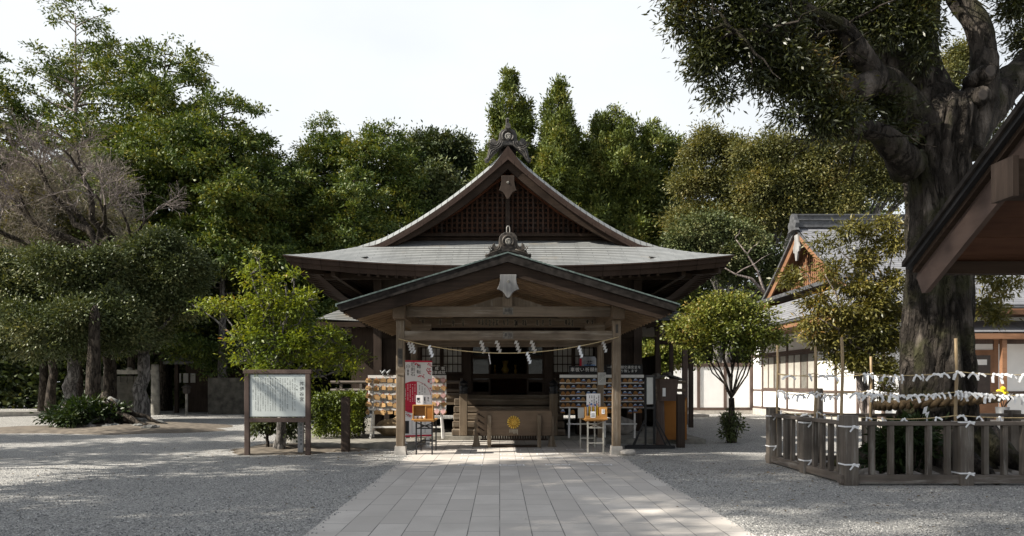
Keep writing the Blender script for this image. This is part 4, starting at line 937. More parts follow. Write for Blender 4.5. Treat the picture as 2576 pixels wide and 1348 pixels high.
    # veranda, steps, stair posts, balustrade
    vr = MB(); vr.bx(XC-5.35, XC+5.35, 22.95, YW-.09, 1.2, 1.3)
    for sg in (-1, 1): vr.bx(min(XC+sg*5.35, XC+sg*4.26), max(XC+sg*5.35, XC+sg*4.26), YW-.088, 32, 1.2, 1.3)
    vr.bx(XC-5.3, XC+5.3, 22.99, 23.1, 1.0, 1.198); vr.build('veranda_deck', M['wood_x'], T)
    vp = MB()
    for x in (-5.2, -3.8, -2.4, 2.4, 3.8, 5.2): vp.bx(XC+x-.08, XC+x+.08, 23.02, 23.18, .13, 1.0)
    vp.build('veranda_support', M['dark_z'], T)
    st = MB()
    for k in range(5): st.bx(XC-1.66, XC+1.66, 21.5+.29*k, 22.95, .13+.214*k + .002, .13+.214*(k+1) - (.02 if k < 4 else .0))
    st.build('stair', M['wood_x'], T, bevel=.025)
    for sg in (-1, 1):
        x = XC + sg*1.32; p = MB(); p.bx(x-.115, x+.115, 21.45, 21.68, .13, 1.36); po = p.build('stair_post', M['wood_z'], T, bevel=.015)
        m = MB(); m.lathe([(.125, 0), (.13, .06), (.115, .07), (.115, .16), (.135, .17), (.13, .20), (.09, .215), (.085, .23), (.125, .28), (.13, .31), (.09, .36), (.03, .40), (.0, .43)], (x, 21.565, 1.36), 18); m.build('finial', M['black_metal'], po, smooth=40)
        b = MB()
        for z in (1.47, 1.70): b.beam((x, 21.6, z-.25), (XC+sg*1.45, 22.95, z+.1), .07, .07)
        for z, r in ((1.45, .05), (1.70, .05)): b.tube([(XC+sg*1.4, 23.0, z), (XC+sg*5.55, 23.0, z)], r, 8); b.tube([(XC+sg*5.3, 22.8, z), (XC+sg*5.3, 32, z)], r, 8)
        b.bx(min(XC+sg*1.45, XC+sg*5.3), max(XC+sg*1.45, XC+sg*5.3), 22.97, 23.03, 1.302, 1.36)
        for q in range(7): xx = XC+sg*(1.5+q*.62); b.bx(xx-.04, xx+.04, 22.965, 23.035, 1.302, 1.66)
        b.build('balustrade', M['fence_x'] if sg < 0 else M['wood_x'], T)
    # low side wings with their own roofs
    for sg in (-1, 1):
        w = MB(); w.grid(lambda a, b: (XC+sg*(4.1+(2.5-1.5*b)*a), 25.35+2.6*b, 3.80+1.15*b+.10*a*a*(1-b)), 8, 8, flip=(sg == -1), uvf=lambda a, b, p: (p[0], b*2.9)); w.grid(lambda a, b: (XC+sg*(6.6-1.5*b), 25.35+2.6*b+(7.2-2.6*b)*a, 3.90+1.05*b), 6, 6, flip=(sg == 1), uvf=lambda a, b, p: (p[1], b*1.9)); w.grid(lambda a, b: (XC+sg*(4.1+1.0*a), 27.95+4.6*b, 4.95), 2, 4, flip=(sg == -1))
        o = w.build('side_roof', M['copper'], T)
        e = MB(); e.bx(min(XC+sg*4.1, XC+sg*6.6), max(XC+sg*4.1, XC+sg*6.6), 25.36, 25.44, 3.62, 3.79); e.bx(XC+sg*6.54-.05, XC+sg*6.54+.05, 25.45, 32.5, 3.66, 3.86)
        e.bx(min(XC+sg*4.26, XC+sg*6.7), max(XC+sg*4.26, XC+sg*6.7), 25.9, 32, 3.70, 3.74)
        for q in range(8): e.bx(XC+sg*(4.4+q*.27)-.035, XC+sg*(4.4+q*.27)+.035, 25.45, 25.9, 3.60, 3.68)
        e.build('side_eave', M['dark_x'], T)
        if sg < 0: m = MB(); m.bx(XC-5.6, XC-4.26, 26.5, 26.6, 1.302, 3.68); m.build('side_wall', M['dark_z'], T)
        else:
            for xx, yy in ((5.35, 26.2), (6.55, 26.2), (6.55, 29.2)): m = MB(); m.bx(XC+xx-.075, XC+xx+.075, yy-.075, yy+.075, .1, 3.7); m.build('corridor_post', M['dark_z'], T)
            m = MB(); m.bx(XC+5.3, XC+6.62, 26.16, 26.24, 3.05, 3.2); m.bx(XC+5.43, XC+5.49, 26.2, 30, .1, 2.7); m.build('corridor_rail', M['dark_x'], T)

    # ---------------- entrance porch
    xp = .18; YF, YB = 16.3, 23.55
    def zp(x): return 4.566 - .302*abs(x)
    ro = MB(); ru = MB(); bb = MB()
    for sg in (-1, 1):
        ro.grid(lambda a, b: (xp+sg*3.80*a, YF+(YB-YF)*b, zp(3.8*a)+.004), 8, 8, flip=(sg == -1), uvf=lambda a, b, p: (p[1], a*4.0))
    ro.build('porch_roof', M['copper'], T)
    er = MB(); vg = MB()
    for sg in (-1, 1):
        er.add([(xp, YF, zp(0)-.03), (xp, YF, zp(0)-.215), (xp+sg*3.72, YF+.02, zp(3.72)-.19), (xp+sg*3.80, YF, zp(3.8)-.03), (xp, YB, zp(0)-.03), (xp, YB, zp(0)-.215), (xp+sg*3.72, YB, zp(3.72)-.19), (xp+sg*3.80, YB, zp(3.8)-.03)],
               [(0,1,2,3), (7,6,5,4), (0,3,7,4), (3,2,6,7), (2,1,5,6)])
        vg.beam((xp, YF-.004, zp(0)-.010), (xp+sg*3.81, YF-.004, zp(3.81)-.010), .03, .022, up=(0, 1, 0))
        vg.bx(min(xp+sg*3.79, xp+sg*3.83), max(xp+sg*3.79, xp+sg*3.83), YF+.02, YB, zp(3.8)-.06, zp(3.8)+.0)
        bb.add([(xp, YF+.10, zp(0)-.21), (xp, YF+.10, zp(0)-.49), (xp+sg*3.42, YF+.10, zp(3.42)-.45), (xp+sg*3.66, YF+.10, zp(3.66)-.20), (xp, YF+.19, zp(0)-.21), (xp, YF+.19, zp(0)-.49), (xp+sg*3.42, YF+.19, zp(3.42)-.45), (xp+sg*3.66, YF+.19, zp(3.66)-.20)],
               [(0,1,2,3), (7,6,5,4), (0,3,7,4), (3,2,6,7), (2,1,5,6)])
    er.build('porch_roof_edge', M['copper_edge'], T); vg.build('porch_roof_trim', M['verdigris'], T); bb.build('porch_bargeboard', M['dark_x'], T)
    ub = MB(); pr = MB()
    for sg in (-1, 1):
        ub.add([(xp, YF+.2, zp(0)-.222), (xp+sg*3.7, YF+.2, zp(3.7)-.222), (xp+sg*3.7, YB, zp(3.7)-.222), (xp, YB, zp(0)-.222)], [(0, 1, 2, 3)])
        for k in range(18):
            y = YF+.30+k*.41; pr.beam((xp+sg*.04, y, zp(.04)-.25), (xp+sg*3.66, y, zp(3.66)-.25), .075, .05)
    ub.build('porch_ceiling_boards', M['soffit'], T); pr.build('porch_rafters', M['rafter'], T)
    rb = MB(); rb.bx(xp-.09, xp+.09, YF+.25, YB, 4.08, 4.28)
    rb.build('ridge_purlin', M['wood_y'], T)
    for (yy, nm) in ((17.12, 1), (19.8, 2)):
        for sg in (-1, 1):
            x = .205 + sg*2.51; w = .095 if nm == 1 else .08
            p = MB(); p.bx(x-w, x+w, yy-w, yy+w, .19, 3.12); po = p.build('porch_post', M['wood_z'], T, bevel=.012)
            m = MB(); q = w+.045; m.add([(x-q, yy-q, 0), (x+q, yy-q, 0), (x+q, yy+q, 0), (x-q, yy+q, 0), (x-q+.02, yy-q+.02, .2), (x+q-.02, yy-q+.02, .2), (x+q-.02, yy+q-.02, .2), (x-q+.02, yy+q-.02, .2)], [(0,3,2,1), (4,5,6,7), (0,1,5,4), (1,2,6,5), (2,3,7,6), (3,0,4,7)]); m.build('base_stone', M['concrete'], po)
    for sg in (-1, 1):
        x = .205 + sg*2.51
        m = MB(); m.bx(x-.14, x+.14, YF+.45, YB-.1, 3.13, 3.46); m.build('eave_purlin', M['wood_y'], T, bevel=.012)
        m = MB(); m.bx(x-.05, x+.05, 17.22, 19.71, 2.68, 2.87); m.build('side_tie_beam', M['wood_y'], T)
        m = MB(); m.prism([(x-sg*.14, 3.12), (x-sg*.62, 3.12), (x-sg*.62, 3.0), (x-sg*.5, 2.93), (x-sg*.14, 2.90)], 18.0, 18.12)
        m.build('bracket', M['wood_x'], T)
    m = MB(); m.bx(.205-2.37, .205+2.37, 17.04, 17.2, 3.20, 3.44); m.build('upper_crossbeam', M['wood_x'], T, bevel=.012)
    m = MB(); m.bx(.205-2.415, .205+2.415, 17.03, 17.2, 2.655, 2.875); m.build('lower_crossbeam', M['wood_x'], T, bevel=.012)
    m = MB(); m.bx(.205-2.43, .205+2.43, 19.72, 19.88, 3.17, 3.41); rbm = m.build('rear_crossbeam', M['wood_x'], T, bevel=.012)
    m = MB(); m.bx(.205-2.43, .205+2.43, 19.74, 19.86, 2.64, 2.83); m.build('rear_lower_crossbeam', M['wood_x'], T)
    ap_ = plain('aged_slip_paper', (.20, .17, .12), .8, var=.4)
    for u in list(range(1205, 1255, 9)) + [1268, 1277, 1296, 1300, 1316, 1322, 1352, 1366, 1384, 1424, 1432, 1440] + [1064, 1108, 1140, 1165, 1478, 1490]:
        yy = 19.714; x = PX(u, yy); h = rnd.uniform(.13, .20); w = rnd.uniform(.03, .045); z = 3.29 + rnd.uniform(-.02, .02)
        sl_ = MB(); tx = MB(); sl_.bx(x-w, x+w, yy, yy+.004, z-h/2, z+h/2)
        for q in range(5): zz = z + h*(.36-.18*q); tx.bx(x-w*rnd.uniform(.3, .8), x+w*rnd.uniform(.3, .8), yy-.002, yy-.001, zz-.010, zz+.010)
        o = sl_.build('votive_slip', ap_, rbm); tx.build('slip_marks', M['ink'], o) if False else tx.build('slip_marks', M['ink'], rbm)
    for yy, xx, zz in ((17.035, PX(1278, 17), 3.33), (17.025, PX(1278, 17), 2.77)):
        s = MB(); s.bx(xx-.12, xx+.12, yy-.006, yy-.002, zz-.08, zz+.08); o = s.build('votive_slips', plain('faded_slip', (.13, .115, .095), .8, var=.5, scale=20), T)
        s = MB(); write(s, '奉納', xx, zz, yy-.009, .085); s.build('slip_marks', M['ink'], o)
    m = MB(); m.bx(xp-.11, xp+.11, 17.05, 17.2, 3.442, 3.80); m.prism([(xp-.95, 3.442), (xp+.95, 3.442), (xp+.2, 3.68), (xp-.2, 3.68)], 17.22, 17.3); m.build('king_post', M['wood_z'], T)
    m = MB(); m.bx(xp-.05, xp+.05, 17.04, 17.045, 3.62, 3.76); o = m.build('votive_slips', M['ornament_dark'], T); m = MB(); write(m, '福', xp, 3.69, 17.037, .08); m.build('slip_marks', M['silver'], o)
    pendant(xp+.01, YF+.09, PZ(690, 16.4)-.01, .50, .52, M['pale_wood'], 'porch_pendant')
    pts = [(0, 340), (70, 330), (120, 300), (155, 255), (163, 200), (163, 140), (172, 108), (195, 90), (220, 96), (232, 122), (228, 148), (255, 146), (282, 112), (292, 66), (278, 30), (308, 28), (325, 2), (334, -26), (355, -42), (382, -30), (405, -48), (402, -78), (384, -92), (300, -64), (200, -34), (0, 2)]
    o = orn(pts, xp+.01, 4.585, YF+.04, .00128, .20, 'porch_ridge_ornament', 175, 58, 'bronze')
    m = MB(); pr2 = [(a*.00128*.98, b*.00128) for a, b in ((110, 60), (112, 200), (95, 245), (50, 268), (0, 275))]; cx = xp+.01
    m.prism([(cx+a, 4.585+b) for a, b in pr2] + [(cx-a, 4.585+b) for a, b in pr2[-2::-1]], YF+.028, YF+.045); m.build('niche_shade', M['ornament_dark'], o)  # raised dark plate painted as the shade of a niche
    m = MB(); m.tube([(cx-.035, YF+.1, 4.98), (cx-.035, YF+.1, 5.12), (cx-.02, YF+.1, 5.16), (cx+.02, YF+.1, 5.16), (cx+.035, YF+.1, 5.12), (cx+.035, YF+.1, 5.0)], .009, 6); m.build('wire_loop', M['silver'], o)
    for sg in (-1, 1):
        m = MB()
        for rr_ in (.10, .14): m.tube([(cx+sg*(.30+rr_*math.cos(t)), YF+.03, 4.72+rr_*math.sin(t)) for t in np.linspace(R(185), R(350), 10)], .012, 5)
        m.tube([(cx+sg*a*.00128, YF+.03, 4.585+b*.00128) for a, b in ((120, 30), (210, 10), (290, -20), (340, -55), (380, -60))], .016, 5)
        m.build('scroll_relief', M['bronze'], o, smooth=True)
    # painted characters on the posts
    m = MB(); xx = .205-2.51; m.bx(xx-.05, xx+.055, 17.018, 17.022, 2.05, 2.46); o = m.build('post_label', plain('dark_label', (.055, .048, .04), .8), T)
    m = MB(); write(m, '小の暦', xx+.003, 2.265, 17.015, .105, vertical=True, pitch=1.18); m.build('post_label_writing', M['ink'], o)
    m = MB(); m.beam((xx-.09, 17.01, 1.94), (xx+.10, 17.01, 1.90), .004, .14); m.build('post_plate', M['wood_x'], T)
    m = MB(); xx = .205+2.51; m.bx(xx-.03, xx+.03, 17.018, 17.022, 2.82, 3.02); o = m.build('post_label', plain('dark_label_b', (.055, .048, .04), .8), T)
hall()
# ------------------------------------------------------------------ court furniture
flower = hall.flower
def offertory():
    Y = 19.05; x0, x1 = PX(1199, Y), PX(1388, Y)
    T = thing('offertory_box', 'large wooden offertory box with a gilded chrysanthemum crest before the steps', 'offertory box', ((x0+x1)/2, Y+.45, 0))
    m = MB(); m.bx(x0, x1, Y, Y+.05, .30, .95); m.build('front_panel', M['box_wood'], T, bevel=.01)
    m = MB(); m.bx(x0+.02, x0+.07, Y+.052, Y+.9, .30, .92); m.bx(x1-.07, x1-.02, Y+.052, Y+.9, .30, .92); m.bx(x0+.02, x1-.02, Y+.9, Y+.95, .30, .95); m.bx(x0+.075, x1-.075, Y+.055, Y+.89, .30, .34); m.build('case', M['box_wood'], T)
    m = MB()
    for k in range(9): yy = Y + .10 + k*.088; m.bx(x0+.072, x1-.072, yy, yy+.035, .84, .90)
    m.build('slatted_top', M['dark_x'], T)
    m = MB()
    for k in range(26): xx = x0 + .16 + k*(x1-x0-.32)/25; m.bx(xx-.022, xx+.022, Y+.01, Y+.04, .225, .30)
    m.bx(x0+.1, x1-.1, Y+.0, Y+.05, .18, .225); m.build('under_rail', M['dark_x'], T)
    for sx in (x0+.33, x1-.33):
        m = MB(); m.bx(sx-.05, sx+.05, Y-.13, Y-.03, .006, .84); m.build('support_post', M['wood_z'], T, bevel=.015)
    m = MB(); m.bx(x0+.28, x1-.28, Y-.12, Y-.04, .008, .065); m.build('foot_rail', M['dark_x'], T)
    for sx, sg in ((x0, -1), (x1, 1)):
        m = MB(); m.prism([(sx+sg*.0, .80), (sx+sg*.05, .80), (sx+sg*.06, .35), (sx+sg*.09, .12), (sx+sg*.13, .006), (sx-sg*.10, .006), (sx-sg*.04, .3)], Y+.055, Y+.14); m.build('side_leg', M['wood_z'], T, bevel=.01)
    m = MB()
    for k in range(4): zz = .86-.17*k; m.tube([(x0+.06, Y-.004, zz), (x0+.06, Y-.05, zz)], .028, 8); m.beam((x0+.05, Y-.012, zz), (x0+.20, Y-.012, zz-.09), .02, .035, up=(0, 1, 0))
    m.build('peg', M['dark_x'], T)
    m = MB(); flower(m, PX(1292, Y), Y-.012, PZ(1062, Y), .172, 16, .045); cr_ = m.build('chrysanthemum_crest', M['gold'], T)
    m = MB(); m.prism([(PX(1292, Y)+.16*math.cos(t), PZ(1062, Y)+.16*math.sin(t)) for t in np.linspace(0, 6.2832, 33)[:-1]], Y-.009, Y-.004); m.build('crest_ground', M['dark_x'], cr_)
    s = MB()
    for k in range(7): xx = PX(1292, Y)-.10+k*.033; s.bx(xx-.008, xx+.008, Y-.004, Y-.002, .33+rnd.uniform(0, .06), .47)
    s.build('rain_streaks', plain('pale_streak', (.42, .38, .30), .8), T)
offertory()

# ema plaques
def plaque_proto(name, mat, shape, w, h):
    m = MB()
    if shape == 'house': m.prism([(-w/2, -h), (w/2, -h), (w/2, -h*.22), (0, 0), (-w/2, -h*.22)], -.008, 0)
    elif shape == 'heart':
        m.prism([(w/2*(16*math.sin(t)**3)/16, -h*.45+h/2*(13*math.cos(t)-5*math.cos(2*t)-2*math.cos(3*t)-math.cos(4*t))/15) for t in np.linspace(0, 2*math.pi, 25)[:-1]], -.008, 0)
    elif shape == 'gourd': m.prism([(w/2*math.cos(t)*(1 if math.sin(t) < .2 else .82), -h*.5+h/2*math.sin(t)) for t in np.linspace(0, 2*math.pi, 19)[:-1]], -.02, 0)
    elif shape == 'mount': m.prism([(-w/2, -h), (w/2, -h), (w/2, -h*.55), (w*.22, -h*.06), (w*.12, 0), (-w*.12, 0), (-w*.22, -h*.06), (-w/2, -h*.55)], -.008, 0)
    return m
def left_rack():
    Y = 20.5; xl, xr = PX(925.5, Y), PX(1122.5, Y); zt, zb = PZ(943.8, Y), PZ(1029, Y)
    T = thing('plaque_rack', 'white framed rack of wooden wish plaques and hearts left of the steps', 'plaque rack', ((xl+xr)/2, Y, .13))
    m = MB(); m.bx(xl, xr, Y+.0, Y+.02, zt-.08, zt)
    for z in (1.60, 1.38, 1.16, .955): m.bx(xl+.01, xr-.01, Y+.002, Y+.018, z-.05, z)
    m.bx(xl+.0, xl+.05, Y+.021, Y+.04, zb, zt); m.bx(xr-.05, xr, Y+.021, Y+.04, zb, zt)
    m.build('panel', M['white_paint'], T)
    m = MB(); m.bx(xl, xr, Y+.05, Y+.06, zb, zt-.01); m.build('back_board', plain('grey_back_board', (.42, .41, .39), .7), T)
    for x, dy in ((xl+.16, 0), (xl+.16, .5), (xr-.16, 0), (xr-.16, .5)):
        m = MB(); m.beam((x-.12*(1 if x < -2.5 else -1)*.6, Y-.12+dy*1.0, .13), (x, Y+.08, zb+.1), .05, .05); m.build('leg', M['white_paint'], T)
    m = MB(); m.bx(xl+.12, xr-.12, Y-.05, Y-.01, .42, .47); m.build('cross_rail', M['white_paint'], T)
    sx0, sx1 = PX(1024, Y), PX(1122, Y)
    m = MB(); m.bx(sx0, sx1, Y+.03, Y+.05, zt+.01, zt+.25); sgn = m.build('title_board', M['ornament_dark'], T)
    m = MB(); write(m, '心願成就', PX(1090, Y), zt+.185, Y+.026, .105, pitch=1.75); write(m, '諸願事成就', PX(1096, Y), zt+.070, Y+.026, .105, pitch=1.05); m.build('title_writing', M['white_ink'], sgn)
    # plaques
    W = .155; hs = [PZ(v, Y)+.055 for v in (957, 976, 996, 1016.5, 1036.6)]
    proto = plaque_proto('p', None, 'house', W, .115)
    def mk(nm, body, mat, cord, lab, grp, cat='wish plaque'):
        o = body.build(nm, mat, loc=(0, 0, 0)); c = MB(); c.tube([(-.012, -.004, -.012), (0, -.006, .045), (.012, -.004, -.012)], .004, 4, cap=False); c.build('cord', cord, o); return tag(o, lab, cat, grp)
    A = mk('wish_plaque', proto, M['ema'], M['red_cord'], 'five sided wooden wish plaque on the white rack left of the steps', 'wooden wish plaques on the left rack')
    Hm = plaque_proto('h', None, 'heart', .15, .14)
    B1 = mk('heart_plaque', Hm, M['pink'], M['red_cord'], 'pink heart shaped wish plaque at the right end of the left rack', 'pink heart plaques')
    H2 = plaque_proto('h', None, 'heart', .15, .14); B2 = mk('heart_plaque', H2, M['ema'], M['red_cord'], 'bare wood heart shaped wish plaque at the right end of the left rack', 'wooden heart plaques')
    G = plaque_proto('g', None, 'gourd', .12, .13); D = mk('gourd_plaque', G, M['ema'], M['red_cord'], 'round gourd shaped wish plaque at the left end of the left rack', 'round plaques on the left rack')
    eye = MB(); eye.bx(-.035, .035, -.024, -.021, -.075, -.06); eye.build('face_mark', M['ink'], D, local=True)
    first = {}
    def put(o, x, y, z, ry=0, rz=0):
        if o.name not in first: first[o.name] = 1; c = o
        else: c = copy_tree(o)
        c.location = (x, y, z); c.rotation_euler = (rnd.uniform(-.04, .10), ry, rz)
    for r, z in enumerate(hs):
        put(D, PX(923.5+9*.2, Y), Y-.04, z+.01, rz=rnd.uniform(-.4, .3))
        if r < 4: put(D, PX(930.5, Y), Y-.05, z, rz=rnd.uniform(-.2, .4))
        for c in range(5):
            x = PX(947.5+16.6*c, Y)
            put(A, x+rnd.uniform(-.01, .01), Y-.015, z+rnd.uniform(-.012, .012), ry=rnd.uniform(-.08, .08), rz=rnd.uniform(-.25, .25))
            if rnd.random() < .55: put(A, x+rnd.uniform(-.03, .03), Y-.035, z-.03+rnd.uniform(-.012, .02), ry=rnd.uniform(-.15, .15), rz=rnd.uniform(-.5, .5))
        for c, u in enumerate((1090, 1099, 1115)):
            o = [[B1, B2, B1], [A, B2, B2], [B2, B2, B1], [A, B1, B2], [B2, B1, B1]][r][c]
            put(o, PX(u, Y), Y-.02-.01*c, z+.01, ry=rnd.uniform(-.06, .06), rz=rnd.uniform(-.3, .3))
            if c: put(B2, PX(u+2.5, Y), Y-.008, z-.004, rz=rnd.uniform(-.3, .3))
    # two small bird figurines standing on top of the rack
    for k, u in enumerate((964, 976.5)):
        z = zt; x = PX(u, Y)
        t = MB(); t.lathe([(.0, 0), (.025, .004), (.02, .02), (.012, .03)], (x, Y, z), 10)
        bdy = [(x-.055, Y, z+.055), (x-.03, Y, z+.062), (x, Y, z+.075), (x+.02, Y, z+.10), (x+.035, Y, z+.13), (x+.05, Y, z+.137), (x+.062, Y, z+.132), (x+.082, Y, z+.128)]
        t.tube(bdy, [.006, .028, .040, .034, .021, .021, .015, .002], 10)
        t.tube([(x-.02, Y, z+.07), (x-.06, Y, z+.10), (x-.09, Y, z+.135)], [.02, .016, .006], 6)
        tag(t.build('bird_figurine', M['bird'], loc=(x, Y, z), smooth=True), 'small grey bird figurine standing on top of the left plaque rack', 'figurine', 'bird figurines on the rack')
left_rack()
def right_rack():
    Y = 20.7; xl, xr = PX(1408, Y), PX(1620, Y); zt, zb = PZ(942.5, Y), PZ(1027, Y)
    T = thing('plaque_rack', 'wide dark rack of blue and orange mountain shaped plaques right of the steps', 'plaque rack', ((xl+xr)/2, Y, .13))
    rows = [PZ(v, Y) for v in (957, 972, 988, 1003.5, 1019, 1034.5)]
    m = MB(); m.bx(xl, xr, Y, Y+.03, zt-.085, zt)
    for z in rows[:-1]: m.bx(xl, xr, Y-.01, Y+.03, z-.085, z-.05)
    m.build('rack_bar', M['white_paint'], T)
    m = MB(); m.bx(xl, xr, Y+.06, Y+.08, zb, zt-.02); m.build('back_board', M['ornament_dark'], T)
    for x in (xl+.28, (xl+xr)/2+.1, xr-.25):
        m = MB(); m.beam((x-.03, Y-.1, .13), (x, Y+.05, zb), .05, .045); m.build('leg', M['white_paint'], T)
    m = MB(); m.bx(xl+.2, xr-.2, Y-.03, Y+.0, .50, .54); m.build('cross_rail', M['white_paint'], T)
    for u0, u1, z0, z1, txt, nm in ((1432, 1523, zt+.02, zt+.25, ('車祓い祈願絵馬',), 1), (1526, 1617, zt+.02, zt+.29, ('一年間毎朝交通安全を', 'お祈り致します'), 2)):
        m = MB(); m.bx(PX(u0, Y), PX(u1, Y), Y+.02, Y+.045, z0, z1); b = m.build('title_board', M['black'], T)
        m = MB(); n = len(txt)
        for k, t in enumerate(txt): write(m, t, (PX(u0, Y)+PX(u1, Y))/2 + (.0 if n == 1 else -.02 + .05*k), (z0+z1)/2 + (.05-.105*k if n > 1 else .0), Y+.014, .128 if n == 1 else .092, pitch=1.08 if n == 1 else 1.05)
        m.build('title_writing', M['white_ink'], b)
    base = plaque_proto('m', None, 'mount', .125, .105)
    def mk(m1, m2, lab, grp):
        b = plaque_proto('m', None, 'mount', .125, .105); o = b.build('mountain_plaque', m1, loc=(0, 0, 0))
        q = MB(); q.prism([(-.061, -.104), (.061, -.104), (.061, -.062), (.03, -.055), (0, -.066), (-.03, -.055), (-.061, -.062)], -.0105, -.0085); q.build('lower_print', m2, o)
        q = MB(); q.prism([(-.027, -.006), (-.014, -.001), (.014, -.001), (.027, -.006), (.036, -.026), (.012, -.02), (0, -.03), (-.012, -.02), (-.036, -.026)], -.0105, -.0085); q.build('snow_cap', M['paper'] if m1 is M['ema_blue'] else m1, o)
        return tag(o, lab, 'wish plaque', grp)
    pr = [mk(M['ema_blue'], M['ema_orange'], 'blue mountain shaped wish plaque with snow cap on the right rack', 'blue mountain plaques on the right rack'),
          mk(M['ema_orange'], M['ema_orange'], 'plain orange mountain shaped wish plaque on the right rack', 'orange mountain plaques on the right rack'),
          mk(M['ema'], M['ema'], 'pale wooden mountain shaped wish plaque on the right rack', 'pale mountain plaques on the right rack')]
    used = set(); n = 16
    for r, z in enumerate(rows):
        for c in range(n):
            p = rnd.random()
            if r == 5 and p < .35: continue
            blue = .25 + .5*(c/n)
            k = 0 if rnd.random() < blue else (1 if rnd.random() < .75 else 2)
            o = pr[k] if k not in used else copy_tree(pr[k]); used.add(k)
            o.location = (PX(1415.5 + 13.0*c, Y) + rnd.uniform(-.012, .012), Y-.03+rnd.uniform(-.012, .004), z+.05+rnd.uniform(-.015, .01)); o.rotation_euler = (rnd.uniform(0, .08), rnd.uniform(-.10, .10), rnd.uniform(-.2, .2))
right_rack()
def banner():
    Y = 18.9; x0, x1, z0, z1 = PX(1009, Y), PX(1085, Y), PZ(1095.5, Y), PZ(908, Y)
    T = thing('banner_stand', 'white roll up banner with crimson half disc and red berries beside the left post', 'banner', ((x0+x1)/2, Y, 0))
    w = x1-x0; cx = (x0+x1)/2
    m = MB(); m.bx(x0, x1, Y, Y+.006, z0, z1); b = m.build('banner_cloth', M['banner'], T)
    m = MB(); m.bx(x0-.003, x1+.003, Y-.004, Y+.012, z1-.03, z1+.015); m.bx(x0-.003, x1+.003, Y-.004, Y+.012, z0-.03, z0+.015); m.build('banner_bar', M['red_print'], T)
    for x in (x0+.10, x1-.10): m = MB(); m.bx(x-.035, x+.035, Y-.02, Y+.05, .13 if x < -2.1 else .006, z0-.03); m.bx(x-.03, x+.03, Y-.18, Y+.25, .131 if x < -2.102 else .0065, .15 if x < -2.102 else .035); m.build('stand_foot', M['white_paint'], T)
    m = MB(); m.bx(cx-.012, cx+.012, Y+.02, Y+.04, .14, z1); m.build('stand_pole', M['white_paint'], T)
    ccx, ccz, r = PX(1042, Y), PZ(999, Y), .41
    split = PX(1048.6, Y)
    m = MB(); th = [t for t in np.linspace(0, 2*math.pi, 65)]
    pts = [(ccx+r*math.cos(t), ccz+r*math.sin(t)) for t in th]; pp = [p for p in pts if split >= p[0] >= x0+.004]
    a0 = math.acos(max(-1, min(1, (split-ccx)/r)))
    poly = [(split, ccz+r*math.sin(a0))] + [(max(x0+.004, ccx+r*math.cos(t)), ccz+r*math.sin(t)) for t in np.linspace(a0, 2*math.pi-a0, 40)]
    m.prism(poly, Y-.004, Y-.002); m.build('crimson_half_disc', M['red_print'], b)
    m = MB(); m.tube([(ccx+r*math.cos(t), Y-.004, ccz+r*math.sin(t)) for t in np.linspace(-a0, a0, 30)], .005, 4); m.build('disc_outline', M['red_print'], b)
    br = MB(); st = MB(); rr = random.Random(4)
    for u, v, s in ((1079, 918, 5), (1077, 930, 5), (1078, 938, 5), (1072, 934, 4), (1062, 947, 5), (1056, 946, 3), (1077, 957, 5), (1080, 963, 4), (1050, 914, 4), (1046, 913, 3), (1082, 980, 3), (1020, 923, 1), (1031, 1047, 4), (1027, 1046, 2), (1083, 1008, 1)):
        for k in range(s):
            x = PX(u+rr.uniform(-5, 5), Y); z = PZ(v+rr.uniform(-5, 5), Y)
            if x0+.015 < x < x1-.015: br.lathe([(.014, 0), (.004, .004)], (0, 0, 0), 9); q = br.v[-18:]; br.v[-18:] = [(x+p[0], Y-.002-p[2], z+p[1]) for p in q]; st.beam((x, Y-.003, z), (PX(u, Y)+.02, Y-.003, PZ(v, Y)-.03), .003, .004)
    br.build('berry_print', M['red_print'], b); st.build('berry_stalks', M['red_print'], b)
    tx = MB()
    write(tx, '難転', PX(1055, Y)-.02, PZ(929, Y), Y-.004, .115, True, 1.18); write(tx, '厄割石', PX(1041, Y)-.02, PZ(930, Y), Y-.004, .115, True, 1.05)
    pt = MB(); pt.bx(PX(1025.5, Y), PX(1029.5, Y), Y-.004, Y-.003, PZ(944, Y), PZ(930, Y)); pt.build('price_tag', M['ink'], b)
    tx.tube([(PX(1027.5, Y)+.042*math.cos(t), Y-.003, PZ(922, Y)+.042*math.sin(t)) for t in np.linspace(0, 6.283, 17)], .004, 4); write(tx, '初穂', PX(1027.5, Y), PZ(922, Y), Y-.004, .03, False, 1.0)
    tx.build('title_writing', M['ink'], b); tx = MB()
    for k, u in enumerate((1055, 1061, 1067.5)):
        tx = MB()
        for q in range(13):
            if (q*7+k*3) % 5: tx.bx(PX(u, Y)-.010, PX(u, Y)+.010, Y-.004, Y-.003, PZ(966+3.6*q, Y)-.008, PZ(966+3.6*q, Y)+.008)
        tx.build('small_writing', M['ink'], b)
    for z in (PZ(1023, Y), PZ(1046, Y)): tx = MB(); tx.bx(x0+.02, x1-.01, Y-.004, Y-.003, z-.003, z+.003); tx.build('rule_line', M['ink'], b)
    for u0, u1, v0, v1 in ((1037, 1066, 1057, 1090), (1069, 1083, 1057, 1090)):
        tx = MB(); tx.tube([(PX(p, Y), Y-.003, PZ(q, Y)) for p, q in ((u0, v0), (u1, v0), (u1, v1), (u0, v1), (u0, v0))], .003, 4); tx.build('text_frame', M['ink'], b)
    tx = MB(); tx.bx(PX(1019, Y), PX(1030, Y), Y-.004, Y-.003, PZ(1090, Y), PZ(1058, Y)); tx.build('dark_picture', M['ink'], b)
    tx = MB()
